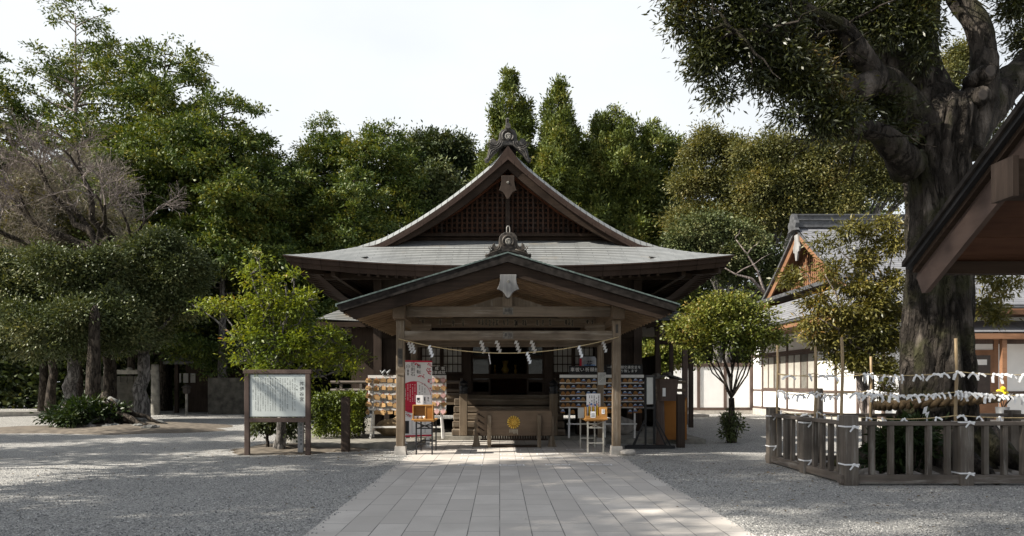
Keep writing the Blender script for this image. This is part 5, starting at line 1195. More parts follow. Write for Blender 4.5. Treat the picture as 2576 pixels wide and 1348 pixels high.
    for q in range(8):
        if q % 3: tx.bx(PX(1021+rr.uniform(0, 2), Y), PX(1033, Y), Y-.004, Y-.003, PZ(1029+1.9*q+.5, Y), PZ(1029+1.9*q, Y))
    tx.build('small_writing', M['ink'], b)
    for k_, ch_ in enumerate('二百円'): wt = MB(); write(wt, ch_, PX(1027.5, Y), PZ(937, Y)+.064*(1-k_), Y-.007, .058); wt.build('price_writing', M['white_ink'], b)
    for k in range(5):
        u = 1021.5+5.6*k; wt = MB()
        for q in range(13 if k else 9): wt.bx(PX(u, Y)-.009, PX(u, Y)+.009, Y-.007, Y-.006, PZ(967+(8 if k == 0 else 0)+3.5*q, Y)-.008, PZ(967+(8 if k == 0 else 0)+3.5*q, Y)+.008) if (q*5+k*3) % 7 else None
        wt.build('white_writing', M['white_ink'], b)
    T.rotation_euler = (0, 0, .45); T.scale = (1.12, 1, 1)
banner()
def table(name_lab, xs, yf, yb, z, legmat, topmat, zfl=.006):
    T = thing('folding_table', name_lab, 'table', ((xs[0]+xs[1])/2, (yf+yb)/2, zfl)); x0, x1 = xs
    m = MB(); m.bx(x0, x1, yf, yb, z-.03, z); m.build('table_top', topmat, T, bevel=.006)
    for x in (x0+.05, x1-.05):
        for y in (yf+.06, yb-.06): m = MB(); m.bx(x-.017, x+.017, y-.017, y+.017, zfl, z-.03); m.build('leg', legmat, T)
    for y in (yf+.06, yb-.06):
        for za, zb_ in ((.24, .27), (z-.20, z-.175)): m = MB(); m.bx(x0+.067, x1-.067, y-.012, y+.012, za, zb_); m.build('cross_bar', legmat, T)
    for p, q in ((x0, x1), (x1, x0)): m = MB(); m.beam((p+(.05 if p < q else -.05), yf+.08, z-.2), (q-(.05 if p < q else -.05), yf+.3 + (.03 if p < q else 0), z-.07), .02, .02); m.build('brace', legmat, T)
    return T
def left_table():
    yf = 16.95; x0, x1 = PX(1041, yf), PX(1092, yf)
    table('narrow folding table with thin black legs under the cup display', (x0, x1), yf, yf+1.15, .80, M['black_metal'], M['orange_wood'])
    a, b, z = PX(1038, yf), PX(1089, yf), .80
    T = thing('display_case', 'open orange wood display case with small white cups on the left table', 'display case', ((a+b)/2, yf+.15, z))
    m = MB(); m.bx(a-.02, b+.02, yf-.06, yf+.32, z+.001, z+.035); m.build('base_board', M['orange_wood'], T, bevel=.006)
    m = MB(); m.bx(a, a+.016, yf-.02, yf+.28, z+.036, z+.34); m.bx(b-.016, b, yf-.02, yf+.28, z+.036, z+.34); m.bx(a+.017, b-.017, yf+.26, yf+.28, z+.036, z+.34); m.bx(a, b, yf-.02, yf+.28, z+.341, z+.357)
    m.build('case_panel', M['orange_wood'], T); m = MB(); m.bx(b-.18, b-.165, yf-.01, yf+.255, z+.036, z+.34); m.build('divider', M['orange_wood'], T)
    m = MB(); m.bx(b-.164, b-.017, yf+.0, yf+.012, z+.037, z+.339); m.build('side_panel', M['orange_ply'], T)
    for k, u in enumerate((1044, 1055.5, 1067)):
        x = PX(u, yf); m = MB(); m.lathe([(.028, 0), (.032, .004), (.045, .03), (.052, .062), (.046, .062), (.038, .03), (.02, .012)], (x, yf+.07, z+.036), 16)
        tag(m.build('sake_cup', M['paper'], loc=(x, yf+.07, z+.036), smooth=True), 'small white cup inside the orange display case', 'cup', 'cups in the display case')
    yc = yf+.42; x0, x1, z0, z1 = PX(1046.5, yc), PX(1084, yc), .80, PZ(994, yc)
    T = thing('information_card', 'white price card with berry motif standing behind the orange display case', 'card', ((x0+x1)/2, yc, .80))
    m = MB(); m.bx(x0, x1, yc, yc+.006, z0, z1); c = m.build('card_sheet', M['paper'], T)
    m = MB(); m.beam(((x0+x1)/2, yc+.02, z1-.2), ((x0+x1)/2, yc+.22, z0), .04, .01); m.build('card_strut', M['white_paint'], T)
    tx = MB(); write(tx, '難転', x1-.06, z1-.10, yc-.003, .05, True); write(tx, '厄割石', x1-.14, z1-.12, yc-.003, .05, True, 1.05)
    tx.bx(x0+.19, x0+.215, yc-.002, yc-.001, z1-.13, z1-.05); tx.bx(x0+.02, x0+.09, yc-.002, yc-.001, z1-.11, z1-.06); tx.bx(x0+.2, x1-.03, yc-.002, yc-.001, z1-.245, z1-.235); tx.bx(x0+.17, x0+.28, yc-.002, yc-.001, z1-.29, z1-.275)
    tx.tube([(x0+.055+.03*math.cos(t), yc-.002, z1-.145+.03*math.sin(t)) for t in np.linspace(0, 6.283, 13)], .004, 4)
    tx.build('card_writing', M['ink'], c)
    ph = MB(); ph.bx(x0+.03, x0+.14, yc-.002, yc-.001, z1-.38, z1-.24); ph.build('card_picture', plain('grey_picture', (.22, .18, .2), .6, var=.5, scale=40), c)
left_table()
def right_table():
    yf = 17.2; x0, x1 = PX(1474, yf), PX(1524, yf)
    table('narrow folding table with cream legs under the fortune slip case', (x0, x1), yf, yf+1.7, .80, plain('cream_metal', (.46, .44, .38), .5), M['orange_wood'])
    a, b, z = PX(1473, yf), PX(1527, yf), .80
    T = thing('fortune_case', 'orange wood case of fortune slips on the right table', 'display case', ((a+b)/2, yf+.15, z))
    m = MB(); m.bx(a-.02, b+.015, yf-.06, yf+.32, z+.001, z+.04); m.build('base_board', M['orange_wood'], T, bevel=.006)
    m = MB(); m.bx(a, a+.016, yf-.03, yf+.28, z+.041, z+.30); m.bx(b-.016, b, yf-.03, yf+.28, z+.041, z+.30); m.bx(a+.017, b-.017, yf+.26, yf+.28, z+.041, z+.30); m.bx(b-.185, b-.017, yf-.03, yf-.01, z+.041, z+.30)
    m.bx(a+.017, b-.186, yf-.03, yf-.018, z+.041, z+.10); m.build('case_panel', M['orange_wood'], T)
    for p, q, e, f in ((a+.11, a+.23, z+.05, z+.20), (b-.13, b-.06, z+.14, z+.25)):
        m = MB(); m.bx(p, q, yf-.036, yf-.032, e, f); c = m.build('price_label', M['paper'], T); m = MB()
        for k in range(3): m.bx(p+.02, q-.02, yf-.039, yf-.037, e+.03+.03*k, e+.04+.03*k)
        m.build('label_writing', M['ink'], c)
    for k in range(6):
        m = MB(); x = a+.06+.045*k; m.lathe([(.014, 0), (.014, .26+.02*(k % 3))], (x, yf+.1, z+.041), 8); o = m.build('fortune_roll', M['yellow'] if k % 2 else M['paper'], T)
        m = MB(); m.lathe([(.02, 0), (.03, .03), (.012, .05)], (x, yf+.1, z+.30+.02*(k % 3)), 8); m.build('roll_top', M['pink'] if k % 2 else M['ema_blue'], o)
    yc = yf+.36; x0, x1 = PX(1475.5, yc), PX(1510.5, yc); z1 = PZ(990, yc)
    T = thing('notice_card', 'tall white handwritten card behind the fortune slip case on the right table', 'card', ((x0+x1)/2, yc, .80))
    m = MB(); m.bx(x0, x1, yc, yc+.006, .80, z1); c = m.build('card_sheet', M['paper'], T); tx = MB(); rr = random.Random(3)
    for k in range(5):
        xx = x1-.04-.055*k
        for q in range(9 if k < 3 else 6): zz = z1-.06-.038*q - (.05 if k == 1 else 0); tx.bx(xx-.010, xx+.010, yc-.002, yc-.001, zz-.012, zz+.012) if rr.random() < .85 else None
    tx.build('card_writing', M['ink'], c)
    m = MB(); m.beam(((x0+x1)/2, yc+.02, z1-.2), ((x0+x1)/2, yc+.25, .80), .04, .01); m.build('card_strut', M['white_paint'], T)
    yb = yf+.9; m = MB(); m.bx(PX(1454, yb), PX(1474, yb), yb, yb+.012, .80, 1.06); o = m.build('blank_card', M['old_paper'], loc=(PX(1464, yb), yb, .80)); tag(o, 'small blank white card standing at the back of the right table', 'card')
right_table()
def barrel():
    Y = 21.9; x = PX(1482, Y); T = thing('sake_barrel', 'straw wrapped sake barrel printed red and blue behind the right rack', 'barrel', (x, Y+.3, 1.3))
    z = PZ(930, Y); m = MB(); m.lathe([(.22, 0), (.25, .05), (.25, .34), (.22, .40)], (x, Y+.3, z), 20); o = m.build('barrel_body', plain('barrel_cloth', (.32, .33, .36), .7, var=.4, scale=3), T, smooth=40)
    m = MB(); m.lathe([(.2515, .06), (.2515, .16)], (x, Y+.3, z), 20); m.f = m.f[:20]; m.f = [f for i, f in enumerate(m.f) if i in (13, 14, 15, 16, 17)]; m.build('blue_print', M['ema_blue'], o)
    m = MB(); m.lathe([(.252, .05), (.252, .34)], (x, Y+.3, z), 20); m.f = [f for i, f in enumerate(m.f[:20]) if i in (9, 10, 11)]; m.build('red_print', M['red_print'], o)
    m = MB(); write(m, '花', x+.02, z+.17, Y+.04, .2); m.build('barrel_writing', M['ink'], o)
    m = MB(); m.bx(x-.35, x+.35, Y+.05, Y+.6, .13, z-.002); m.build('barrel_stand', M['dark_x'], T)
barrel()
def poster():
    Y = 19.7; x = PX(1519.5, Y); T = thing('post_notice', 'aged paper notice fixed to the rear right porch post', 'notice', (x, Y, 1.4))
    m = MB(); m.bx(PX(1504, Y), PX(1524, Y), Y, Y+.006, PZ(968, Y), PZ(937, Y)); o = m.build('notice_sheet', M['old_paper'], T); m = MB()
    for k in range(5):
        for q in range(7): m.bx(PX(1507+3.4*k, Y)-.006, PX(1507+3.4*k, Y)+.006, Y-.002, Y-.001, PZ(941+3.3*q, Y)-.008, PZ(941+3.3*q, Y)+.008) if (k+q) % 6 else None
    m.build('notice_writing', M['ink'], o)
poster()
def notice_stand():
    Y = 18.7; x0, x1 = PX(1622, Y), PX(1648, Y); T = thing('notice_stand', 'black framed notice on a black cross footed stand right of the porch', 'notice stand', (PX(1634, Y), Y, 0))
    zt, zb = PZ(944, Y), PZ(1026, Y)
    m = MB(); m.beam((x0, Y-.1, .10), (x0, Y-.1, zt), .045, .045); m.beam((x1, Y+.1, .10), (x1, Y+.1, zt), .06, .06); m.beam((x0, Y-.1, zt-.02), (x1, Y+.1, zt-.02), .04, .05); m.beam((x0, Y-.1, zb), (x1, Y+.1, zb), .04, .05); m.build('frame', M['black'], T)
    m = MB(); m.beam((x0+.03, Y-.09, (zt+zb)/2+.02), (x1-.03, Y+.09, (zt+zb)/2+.02), .012, (zt-zb)*.82); o = m.build('notice_sheet', M['old_paper'], T)
    m = MB(); m.bx(PX(1570, Y), PX(1695, Y), Y-.14, Y-.06, .012, .085); m.bx(PX(1580, Y), PX(1680, Y), Y+.06, Y+.14, .012, .085); m.build('base_rail', M['black'], T)
    m = MB()
    for u, s in ((1590, -1), (1684, 1)): m.beam((PX(u, Y), Y-.1, .085), (x0 if s < 0 else x1, Y-.1, .75), .035, .035); m.beam((PX(u-8*s, Y), Y+.1, .085), (x0 if s < 0 else x1, Y+.1, .7), .035, .035)
    m.build('stay', M['black'], T)
notice_stand()
def lantern_box():
    Y = 19.6; x = PX(1678, Y); T = thing('post_box', 'grey wooden box with small shingled roof on a thick post right of the porch', 'wooden box', (x, Y, 0))
    z0, z1 = PZ(1008, Y), PZ(953, Y)
    m = MB(); a, b = .20, .25; m.add([(x-a, Y-a, z0), (x+a, Y-a, z0), (x+a, Y+a, z0), (x-a, Y+a, z0), (x-b, Y-b, z1), (x+b, Y-b, z1), (x+b, Y+b, z1), (x-b, Y+b, z1)], [(0,3,2,1), (4,5,6,7), (0,1,5,4), (1,2,6,5), (2,3,7,6), (3,0,4,7)])
    bx_ = m.build('box_body', M['frame_brown'], T)
    m = MB(); m.bx(x-.17, x-.09, Y-.235, Y-.225, z0+.12, z0+.34); m.build('paper_label', M['paper'], bx_)
    m = MB(); m.beam((x-.36, Y, z1+.02), (x, Y, z1+.10), .6, .05); m.beam((x+.36, Y, z1-.02), (x, Y, z1+.10), .6, .05); m.tube([(x, Y-.33, z1+.13), (x, Y+.33, z1+.13)], .05, 8); m.tube([(x-.30, Y-.31, z1+.1), (x-.30, Y+.31, z1+.1)], .05, 8); m.build('box_roof', M['ornament'], T)
    m = MB(); m.tube([(x-.16, Y+.05, 0), (x-.17, Y+.05, z0)], [.12, .10], 10); m.build('box_post', M['frame_brown'], T)
lantern_box()
def cabinet():
    Y = 19.9; x0, x1 = PX(1667, Y), PX(1728, Y); T = thing('orange_cabinet', 'plain orange plywood cabinet with open top beside the dark post', 'cabinet', ((x0+x1)/2, Y+.25, .13))
    m = MB(); zt = PZ(1003, Y); m.bx(x0, x1, Y, Y+.02, .135, zt-.02); m.bx(x0, x0+.02, Y+.021, Y+.5, .135, zt); m.bx(x1-.02, x1, Y+.021, Y+.5, .135, zt+.03); m.bx(x0+.021, x1-.021, Y+.48, Y+.5, .135, zt); m.bx(x0+.021, x1-.021, Y+.022, Y+.478, .2, .22); m.build('cabinet_panel', M['orange_ply'], T)
    m = MB(); m.bx(x1-.09, x1-.03, Y-.004, Y-.001, zt-.35, zt-.06); m.build('door_edge', M['orange_wood'], T)
cabinet()
def posts():
    for u, v0, v1, Y, lab in ((1712, 993, 1126, 19.0, 'dark square post standing in front of the orange cabinet'), (869.5, 1000, 1136, 17.85, 'dark square post between clipped hedge and plaque rack')):
        x = PX(u, Y); zt = PZ(v0, Y); T = MB(); T.bx(x-.095, x+.095, Y-.095, Y+.095, -.05, zt); T.bx(x-.075, x+.075, Y-.075, Y+.075, zt, zt+.02); tag(T.build('wooden_post', M['dark_z'], loc=(x, Y, 0), bevel=.012), lab, 'post')
    # lit pale posts and planks left under the veranda
    for k, (u, yy, h) in enumerate(((905, 22.2, 1.0), (915, 22.0, .85))):
        x = PX(u, yy); T = MB(); T.beam((x, yy, .1), (x-.05, yy, h), .11, .07); tag(T.build('leaning_plank', M['fence_z'], loc=(x, yy, .13)), 'pale weathered plank leaning under the veranda left of the rack', 'plank', 'planks under the veranda')
    s = MB(); x = PX(998, 21.6); s.ico((x, 21.6, .35), .42, 3, (1.3, .8, .75), .35, 2); tag(s.build('foundation_rock', plain('ochre_rock', (.36, .26, .15), .9, var=.4), loc=(x, 21.6, .13), smooth=True), 'sunlit ochre rock on the stone platform behind the left rack', 'rock')
    s = MB(); x = PX(1553, 22.0); s.ico((x, 22.0, .40), .40, 3, (1.3, .8, .7), .35, 5); tag(s.build('foundation_rock', M['rock'], loc=(x, 22.0, .13), smooth=True), 'shaded grey rock behind the right plaque rack', 'rock')
    s = MB(); x = PX(1580, 16.9); s.ico((x, 16.9, .06), .12, 3, (1.5, 1, .7), .25, 9); tag(s.build('pebble', M['concrete'], loc=(x, 16.9, 0), smooth=True), 'rounded pale stone on the gravel at the right porch post', 'stone')
posts()
def sign_board():
    Y = 16.95; T = thing('sign_board', 'wooden framed white information board of handwritten columns on two posts', 'sign board', (PX(698, Y), Y, 0))
    xl, xr = PX(622, Y), PX(775, Y)
    for x, z0 in ((xl, 0), (xr, .03)): m = MB(); m.bx(x-.055, x+.055, Y-.05, Y+.05, z0-.03, PZ(933, Y)); m.build('sign_post', M['frame_brown'], T, bevel=.008)
    m = MB(); m.bx(xl-.08, xr+.09, Y-.055, Y+.055, PZ(940, Y), PZ(930, Y)); m.build('top_rail', M['frame_brown'], T, bevel=.006)
    m = MB(); m.bx(xl+.056, xr-.056, Y-.045, Y+.045, PZ(1062, Y), PZ(1051, Y)); m.build('lower_rail', M['frame_brown'], T, bevel=.006)
    x0, x1, z0, z1 = PX(631, Y), PX(769, Y), PZ(1047, Y), PZ(943, Y)
    m = MB(); m.bx(x0, x1, Y-.03, Y-.01, z0, z1); b = m.build('board_face', M['sign_face'], T)
    m = MB(); e = .018
    m.bx(x0-e, x1+e, Y-.036, Y-.005, z1, z1+e); m.bx(x0-e, x1+e, Y-.036, Y-.005, z0-e, z0); m.bx(x0-e, x0, Y-.036, Y-.005, z0, z1); m.bx(x1, x1+e, Y-.036, Y-.005, z0, z1); m.build('board_edge', M['grey_plastic'], T)
    tx = MB(); y = Y-.033
    write(tx, '井伊谷宮', x1-.085, (z0+z1)/2+.09, y, .105, True, 1.15); write(tx, '由緒', x1-.195, z1-.30, y, .035, True, 2.4)
    rr = random.Random(12); n = 17; src = '御祭神宗良親王後醍醐天皇第四皇子征東将軍井伊谷遠江国明治五年御鎮座元中二年八月十日薨御社殿御墓例祭九月二十二日学徳文武開運除災和歌'
    for k in range(n):
        xx = x1-.24 - k*(x1-x0-.36)/(n-1); ln = [27, 27, 16, 27, 27, 27, 27, 11, 27, 27, 27, 27, 27, 25, 27, 27, 26][k]
        body = ''.join(src[(k*7+q) % len(src)] for q in range(ln))
        for q, ch in enumerate(body):
            if rr.random() < .12: continue
            write(tx, ch, xx, z1-.085-q*.0285, y, .026)
    write(tx, '昭和  年十月', x0+.06, (z0+z1)/2+.02, y, .028, True, 1.2)
    tx.build('board_writing', M['ink'], b)
    Yb = 17.35; x = PX(757, Yb); m = MB(); m.bx(x-.06, x+.06, Yb-.06, Yb+.06, 0, 1.25); o = m.build('marker_post', M['grey_wood'], loc=(x, Yb, 0)); tag(o, 'pale square marker post with worn lettering behind the sign board', 'post')
    m = MB(); [m.bx(x+.0, x+.04, Yb-.064, Yb-.061, .2+.09*k, .26+.09*k) for k in range(9)]; m.build('worn_lettering', M['grey_plastic'], o)
sign_board()

# fallen leaves and loose stones
def litter():
    n = 700; x = np.concatenate([rng.uniform(-11, 9, n//2), rng.normal(-4.8, 1.3, n//4), rng.normal(4.6, 1.6, n//4)]); y = np.concatenate([rng.uniform(7.5, 20, n//2), rng.normal(17.3, 1.0, n//4), rng.normal(12.5, 1.8, n//4)])
    ang = rng.uniform(0, 6.28, n); ax = np.stack([np.cos(ang), np.sin(ang), rng.uniform(-.1, .25, n)], 1)
    kp_ = ~((x > -2.1) & (x < 2.74) & (rng.random(n) < .93)); x = x[kp_]; y = y[kp_]; n = len(x); ang = ang[:n]; ax = ax[:n]
    p = np.stack([x, y, np.full(n, .012)], 1); V = leaves(p, ax, .055, .026, 3.0, .4)
    tag(quads_mesh('fallen_leaves', V, leafmat('dry_leaves', [(0, (.07, .045, .02)), (.5, (.16, .10, .04)), (1, (.28, .20, .07))], .7, .1)), 'dry brown leaves scattered over gravel and paving', 'fallen leaves', kind='stuff')
    def stones(name, xs, ys, sz, mat, lab, z0=0.0):
        m = len(xs); base = np.array([[1, 0, 0], [0, 1, 0], [-1, 0, 0], [0, -1, 0], [0, 0, .8], [0, 0, -.6]], float)
        v = base[None]*(sz[:, None, None]*rng.uniform(.6, 1.3, (m, 6, 1))); a = rng.uniform(0, 6.28, m); c, s_ = np.cos(a)[:, None], np.sin(a)[:, None]
        X = v[:, :, 0]*c - v[:, :, 1]*s_; Yv = v[:, :, 0]*s_ + v[:, :, 1]*c; v = np.stack([X + xs[:, None], Yv + ys[:, None], v[:, :, 2] + z0 + sz[:, None]*.35], 2)
        f = np.array([(0, 1, 4), (1, 2, 4), (2, 3, 4), (3, 0, 4), (1, 0, 5), (2, 1, 5), (3, 2, 5), (0, 3, 5)]); F = (f[None] + 6*np.arange(m)[:, None, None]).reshape(-1, 3)
        me = bpy.data.meshes.new(name); me.from_pydata(v.reshape(-1, 3).tolist(), [], F.tolist()); tag(link(name, me, mat), lab, 'gravel', kind='stuff')
    m, nn, b = newmat('loose_stone'); g_ = N(nn, 'ShaderNodeNewGeometry'); nn.links.new(ramp(nn, [(0, (.12, .122, .125)), (.5, (.32, .32, .31)), (.9, (.5, .49, .47)), (1, (.72, .71, .68))], g_.outputs['Random Per Island']), b.inputs['Base Color']); b.inputs['Roughness'].default_value = .9
    k = 26000; yy = 7.4 + 7.0*rng.random(k)**1.5; xx = rng.uniform(-1, 1, k)*(yy*.74 + .5); keep = (xx < -2.14) | (xx > 2.78); keep &= ~((xx > 5.5) & (yy > 11.6)); stones('loose_gravel', xx[keep], yy[keep], rng.uniform(.006, .015, keep.sum()), m, 'loose grey stones lying on the gravel court')
    k = 380; yy = rng.uniform(7.5, 18, k); sd = rng.random(k) < .5; xx = np.where(sd, -2.1 + np.abs(rng.normal(0, .05, k)), 2.74 - np.abs(rng.normal(0, .05, k))); stones('spilled_gravel', xx, yy, rng.uniform(.006, .015, k), m, 'small stones kicked onto the edges of the paving', .006)
litter()
# ropes with folded paper across the porch
def shide(scale, lab, grp, name='paper_streamer'):
    m = MB(); w, h = .045*scale, .085*scale; x = 0; z = 0
    for k in range(4):
        for y0, fc in ((-.002, (0, 3, 2, 1)), (0, (0, 1, 2, 3))): m.add([(x-w*.55, y0, z), (x+w*.75, y0, z+h*.18), (x+w*.25, y0-.006*k, z-h*.85), (x-w*1.15, y0-.006*k, z-h)], [fc])
        z -= h*.80; x += w*(.62 if k % 2 == 0 else .30)
    return tag(m.build(name, M['paper'], loc=(0, 0, 0)), lab, 'paper streamer', grp)
def porch_rope():
    Y = 17.0; a = P(1003, 852, Y); b = P(1557, 847, Y); pts = []
    for k in range(41):
        t = k/40; p = a.lerp(b, t); p.z -= .355*(1-(2*t-1)**2); pts.append(p)
    m = MB(); m.tube(pts, .011, 6); tag(m.build('thin_rope', M['hemp'], loc=tuple(a), smooth=True), 'thin sagging cord strung between the front porch posts', 'rope')
    s0 = shide(.95, 'white zigzag paper streamer hanging from the cord between the porch posts', 'streamers on the porch cord'); first = True
    for u, dz in ((1081, 0), (1230, 0), (1327, 0), (1457, 0), (1024, .0), (1032, .0), (1524, .02)):
        t = (u-1003)/554; z = a.z + (b.z-a.z)*t - .355*(1-(2*t-1)**2)
        o = s0 if first else copy_tree(s0); first = False
        o.location = (PX(u, Y), Y-.012 + (.4 if u in (1024, 1032, 1524) else 0), z+.005); o.rotation_euler = (0, 0, rnd.uniform(-.5, .9) if u != 1230 else 1.25)
    Y2 = 19.6; m = MB(); a2 = P(1060, 842, Y2); b2 = P(1500, 842, Y2)
    pts = [a2.lerp(b2, k/30) + Vector((0, 0, -.12*(1-(2*k/30-1)**2))) for k in range(31)]; m.tube(pts, [.02+.02*math.sin(math.pi*k/30) for k in range(31)], 8)
    tag(m.build('straw_rope', M['straw'], loc=tuple(a2), smooth=True), 'thick straw rope hung behind the porch crossbeam', 'rope')
    s1 = shide(1.25, 'larger white paper streamer hanging from the straw rope behind the crossbeam', 'streamers on the straw rope'); first = True
    for u in (1211, 1250, 1299, 1338):
        o = s1 if first else copy_tree(s1); first = False
        o.location = (PX(u, Y2), Y2-.03, 2.82-.01); o.rotation_euler = (0, 0, rnd.uniform(-.15, .15))
porch_rope()
# white marks on the paving
def marks():
    W = None; k = 0
    for row, (v, us, w) in enumerate(((1171, (1183, 1288, 1403, 1508), .25), (1153.5, (1187, 1288, 1388, 1486), .25), (1144, (1188, 1285, 1377, 1465), .24), (1133, (1190, 1285, 1369, 1450), .24))):
        for i, u in enumerate(us):
            Y = 1850*H/(v-(968) - (1.0 if i > 1 else 0)); x = PX(u, Y)
            if W is None:
                m = MB(); z = 0
                for a, b, c, d in ((-w, w, -.13, -.10), (-w, w, .10, .13), (-w, -w+.03, -.10, .10), (w-.03, w, -.10, .10), (-w+.06, -.1, -.05, .05), (.08, w-.06, -.03, .06), (-.08, .05, -.08, .0)): m.add([(a, c, 0), (b, c, 0), (b, d, 0), (a, d, 0)], [(0, 1, 2, 3)])
                W = tag(m.build('floor_marker', M['paper'], loc=(0, 0, 0)), 'white paper marker taped to the paving before the offertory box', 'floor marker', 'white markers on the paving'); o = W
            else: o = copy_tree(W)
            o.location = (x, Y, .011); o.rotation_euler = (0, 0, rnd.uniform(-.06, .06)); o.scale = (1, rnd.uniform(.8, 1.1), 1)
marks()

# ------------------------------------------------------------------ fence round the old tree, poles, cords and tied fortunes
def fence():
    T = thing('wooden_fence', 'weathered wooden picket fence round the old tree', 'fence', (5.65, 11.9, 0))
    X0, Y0, Y1, X1 = 5.65, 11.9, 15.2, 10.6
    def post(x, y, h, w=.11): m = MB(); m.bx(x-w, x+w, y-w, y+w, -.05, h); m.build('fence_post', M['fence_z'], T, bevel=.012)
    for x, y, h in ((X0, Y0, 1.13), (X0, 13.5, .96), (X0, Y1, 1.16), (7.50, Y0, .96), (9.35, Y0, .96), (7.64, Y1, 1.0), (9.6, Y1, 1.0), (X1, Y1, 1.1), (6.62, Y1, 1.55)): post(x, y, h, .11 if h != 1.55 else .05)
    def rail(p, q, axis, z0, z1, w=.055): m = MB(); m.beam((p[0], p[1], (z0+z1)/2), (q[0], q[1], (z0+z1)/2), w*2, z1-z0); m.build('fence_rail', M['fence_'+axis], T, bevel=.008)
    rail((X0-.02, Y0+.112), (X0-.02, Y1-.112), 'y', .962, 1.03); rail((X0-.02, Y0+.112), (X0-.02, Y1+.25), 'y', .03, .16)
    rail((X0+.112, Y0), (X1, Y0), 'x', .962, 1.03); rail((X0-.16, Y0-.0), (X1, Y0-.0), 'x', .03, .165, .075)
    rail((X0+.112, Y1), (X1, Y1), 'x', .962, 1.03); rail((X0+.112, Y1), (X1, Y1), 'x', .06, .16); rail((X1, Y0+.06), (X1, Y1-.11), 'y', .962, 1.03)
    def picket(x, y): m = MB(); w = .04; m.bx(x-w, x+w, y-w, y+w, .165, .961); m.build('fence_picket', M['fence_z'], T, bevel=.006)
    for y in (12.22, 12.54, 12.86, 13.18, 13.84, 14.18, 14.52, 14.86): picket(X0, y)
    for k in range(15):
        x = 6.02 + .306*k
        if min(abs(x-7.5), abs(x-9.35)) > .16: picket(x, Y0)
    for k in range(13):
        x = 6.0 + .34*k
        if min(abs(x-7.64), abs(x-9.6)) > .16: picket(x, Y1)
    poles = {'a': (5.69, 15.06, 2.43, 'far end of the left run'), 'b': (5.78, 13.45, 2.32, 'middle of the left run'), 'c': (5.60, 12.03, 2.40, 'front corner of the fence'), 'd': (7.60, 15.05, 2.2, 'back run behind the old tree'), 'e': (7.46, 12.02, 2.38, 'front run before the old trunk'), 'f': (9.33, 12.02, 2.38, 'right end of the front run'), 'g': (9.62, 15.05, 2.3, 'right end of the back run')}
    for k, (x, y, h, w) in poles.items():
        m = MB(); pts = []; rad = []
        for q in range(11): z = .0+h*q/10; pts += [(x+.01*math.sin(q), y, z)]; rad += [.027 if q % 2 else .024]
        m.tube(pts, rad, 8); tag(m.build('bamboo_pole', M['bamboo'], loc=(x, y, 0), smooth=True), 'bamboo pole tied to the fence, '+w, 'bamboo pole', 'bamboo poles of the fence')
    S = {}
    def span(p, q, z, sag): 
        a = Vector((poles[p][0], poles[p][1]-.03, z)); b = Vector((poles[q][0], poles[q][1]-.03, z)); return [a.lerp(b, t/12) + Vector((0, 0, -sag*(1-(2*t/12-1)**2))) for t in range(13)]
    cords = []
    for run, chain in (('left side', 'abc'), ('front', 'cef'), ('back', 'adg')):
        for lvl, z, sag in (('upper', 1.84, .05), ('middle', 1.50, .06), ('lowest', 1.12, .05)):
            if run == 'back' and lvl == 'lowest': continue
            pts = []
            for p, q in zip(chain, chain[1:]): pts += span(p, q, z + rnd.uniform(-.02, .02), sag*rnd.uniform(.8, 1.3))
            m = MB(); m.tube(pts, .008, 5); tag(m.build('tying_cord', M['hemp'], loc=tuple(pts[0])), f'{lvl} cord strung along the {run} of the fence', 'cord', 'cords between the bamboo poles'); cords.append((run, lvl, pts))
    # paper fortunes: knot and two bent tails
    protos = []
    for v in range(4):
        m = MB(); rr = random.Random(v); m.ico((0, -.012, 0), .020, 1, (1.2, .8, 1), .2, v)
        for sg in (-1, 1):
            a = rr.uniform(.2, 1.25) if v != 2 else 1.45; l = rr.uniform(.07, .12); w = .016
            p0 = Vector((0, -.012, 0)); p1 = p0 + Vector((sg*math.cos(a)*l*.5, -.012, -math.sin(a)*l*.5 + .012)); p2 = p1 + Vector((sg*math.cos(a+.35)*l*.6, rr.uniform(-.02, .02), -math.sin(a+.35)*l*.6))
            d = (p2-p0).normalized(); s = d.cross(Vector((0, 1, 0))).normalized()
            for yo in (0, .002): m.add([p0+s*w*.5+Vector((0, yo, 0)), p0-s*w*.5+Vector((0, yo, 0)), p1-s*w+Vector((0, yo, 0)), p1+s*w+Vector((0, yo, 0)), p2-s*w+Vector((0, yo, 0)), p2+s*w*.9+Vector((0, yo, 0))], [(0, 1, 2, 3), (3, 2, 4, 5)])
        protos.append(m)
    objs = [None]*4; 
    def fortune(x, y, z, lab, grp, sc=1.0):
        v = rnd.randrange(4)
        if objs[v] is None: objs[v] = protos[v].build('paper_fortune', M['paper'], loc=(0, 0, 0)); o = objs[v]
        else: o = objs[v].copy(); COL.objects.link(o)
        tag(o, lab, 'paper fortune', grp); o.location = (x, y, z); o.rotation_euler = (rnd.uniform(-.2, .2), rnd.uniform(-.35, .35), rnd.uniform(-.7, .7)); s = sc*rnd.uniform(.8, 1.35); o.scale = (s, s, s)
    cnt = {('left side', 'upper'): 4, ('left side', 'middle'): 17, ('left side', 'lowest'): 7, ('front', 'upper'): 22, ('front', 'middle'): 44, ('front', 'lowest'): 9, ('back', 'upper'): 12, ('back', 'middle'): 26}
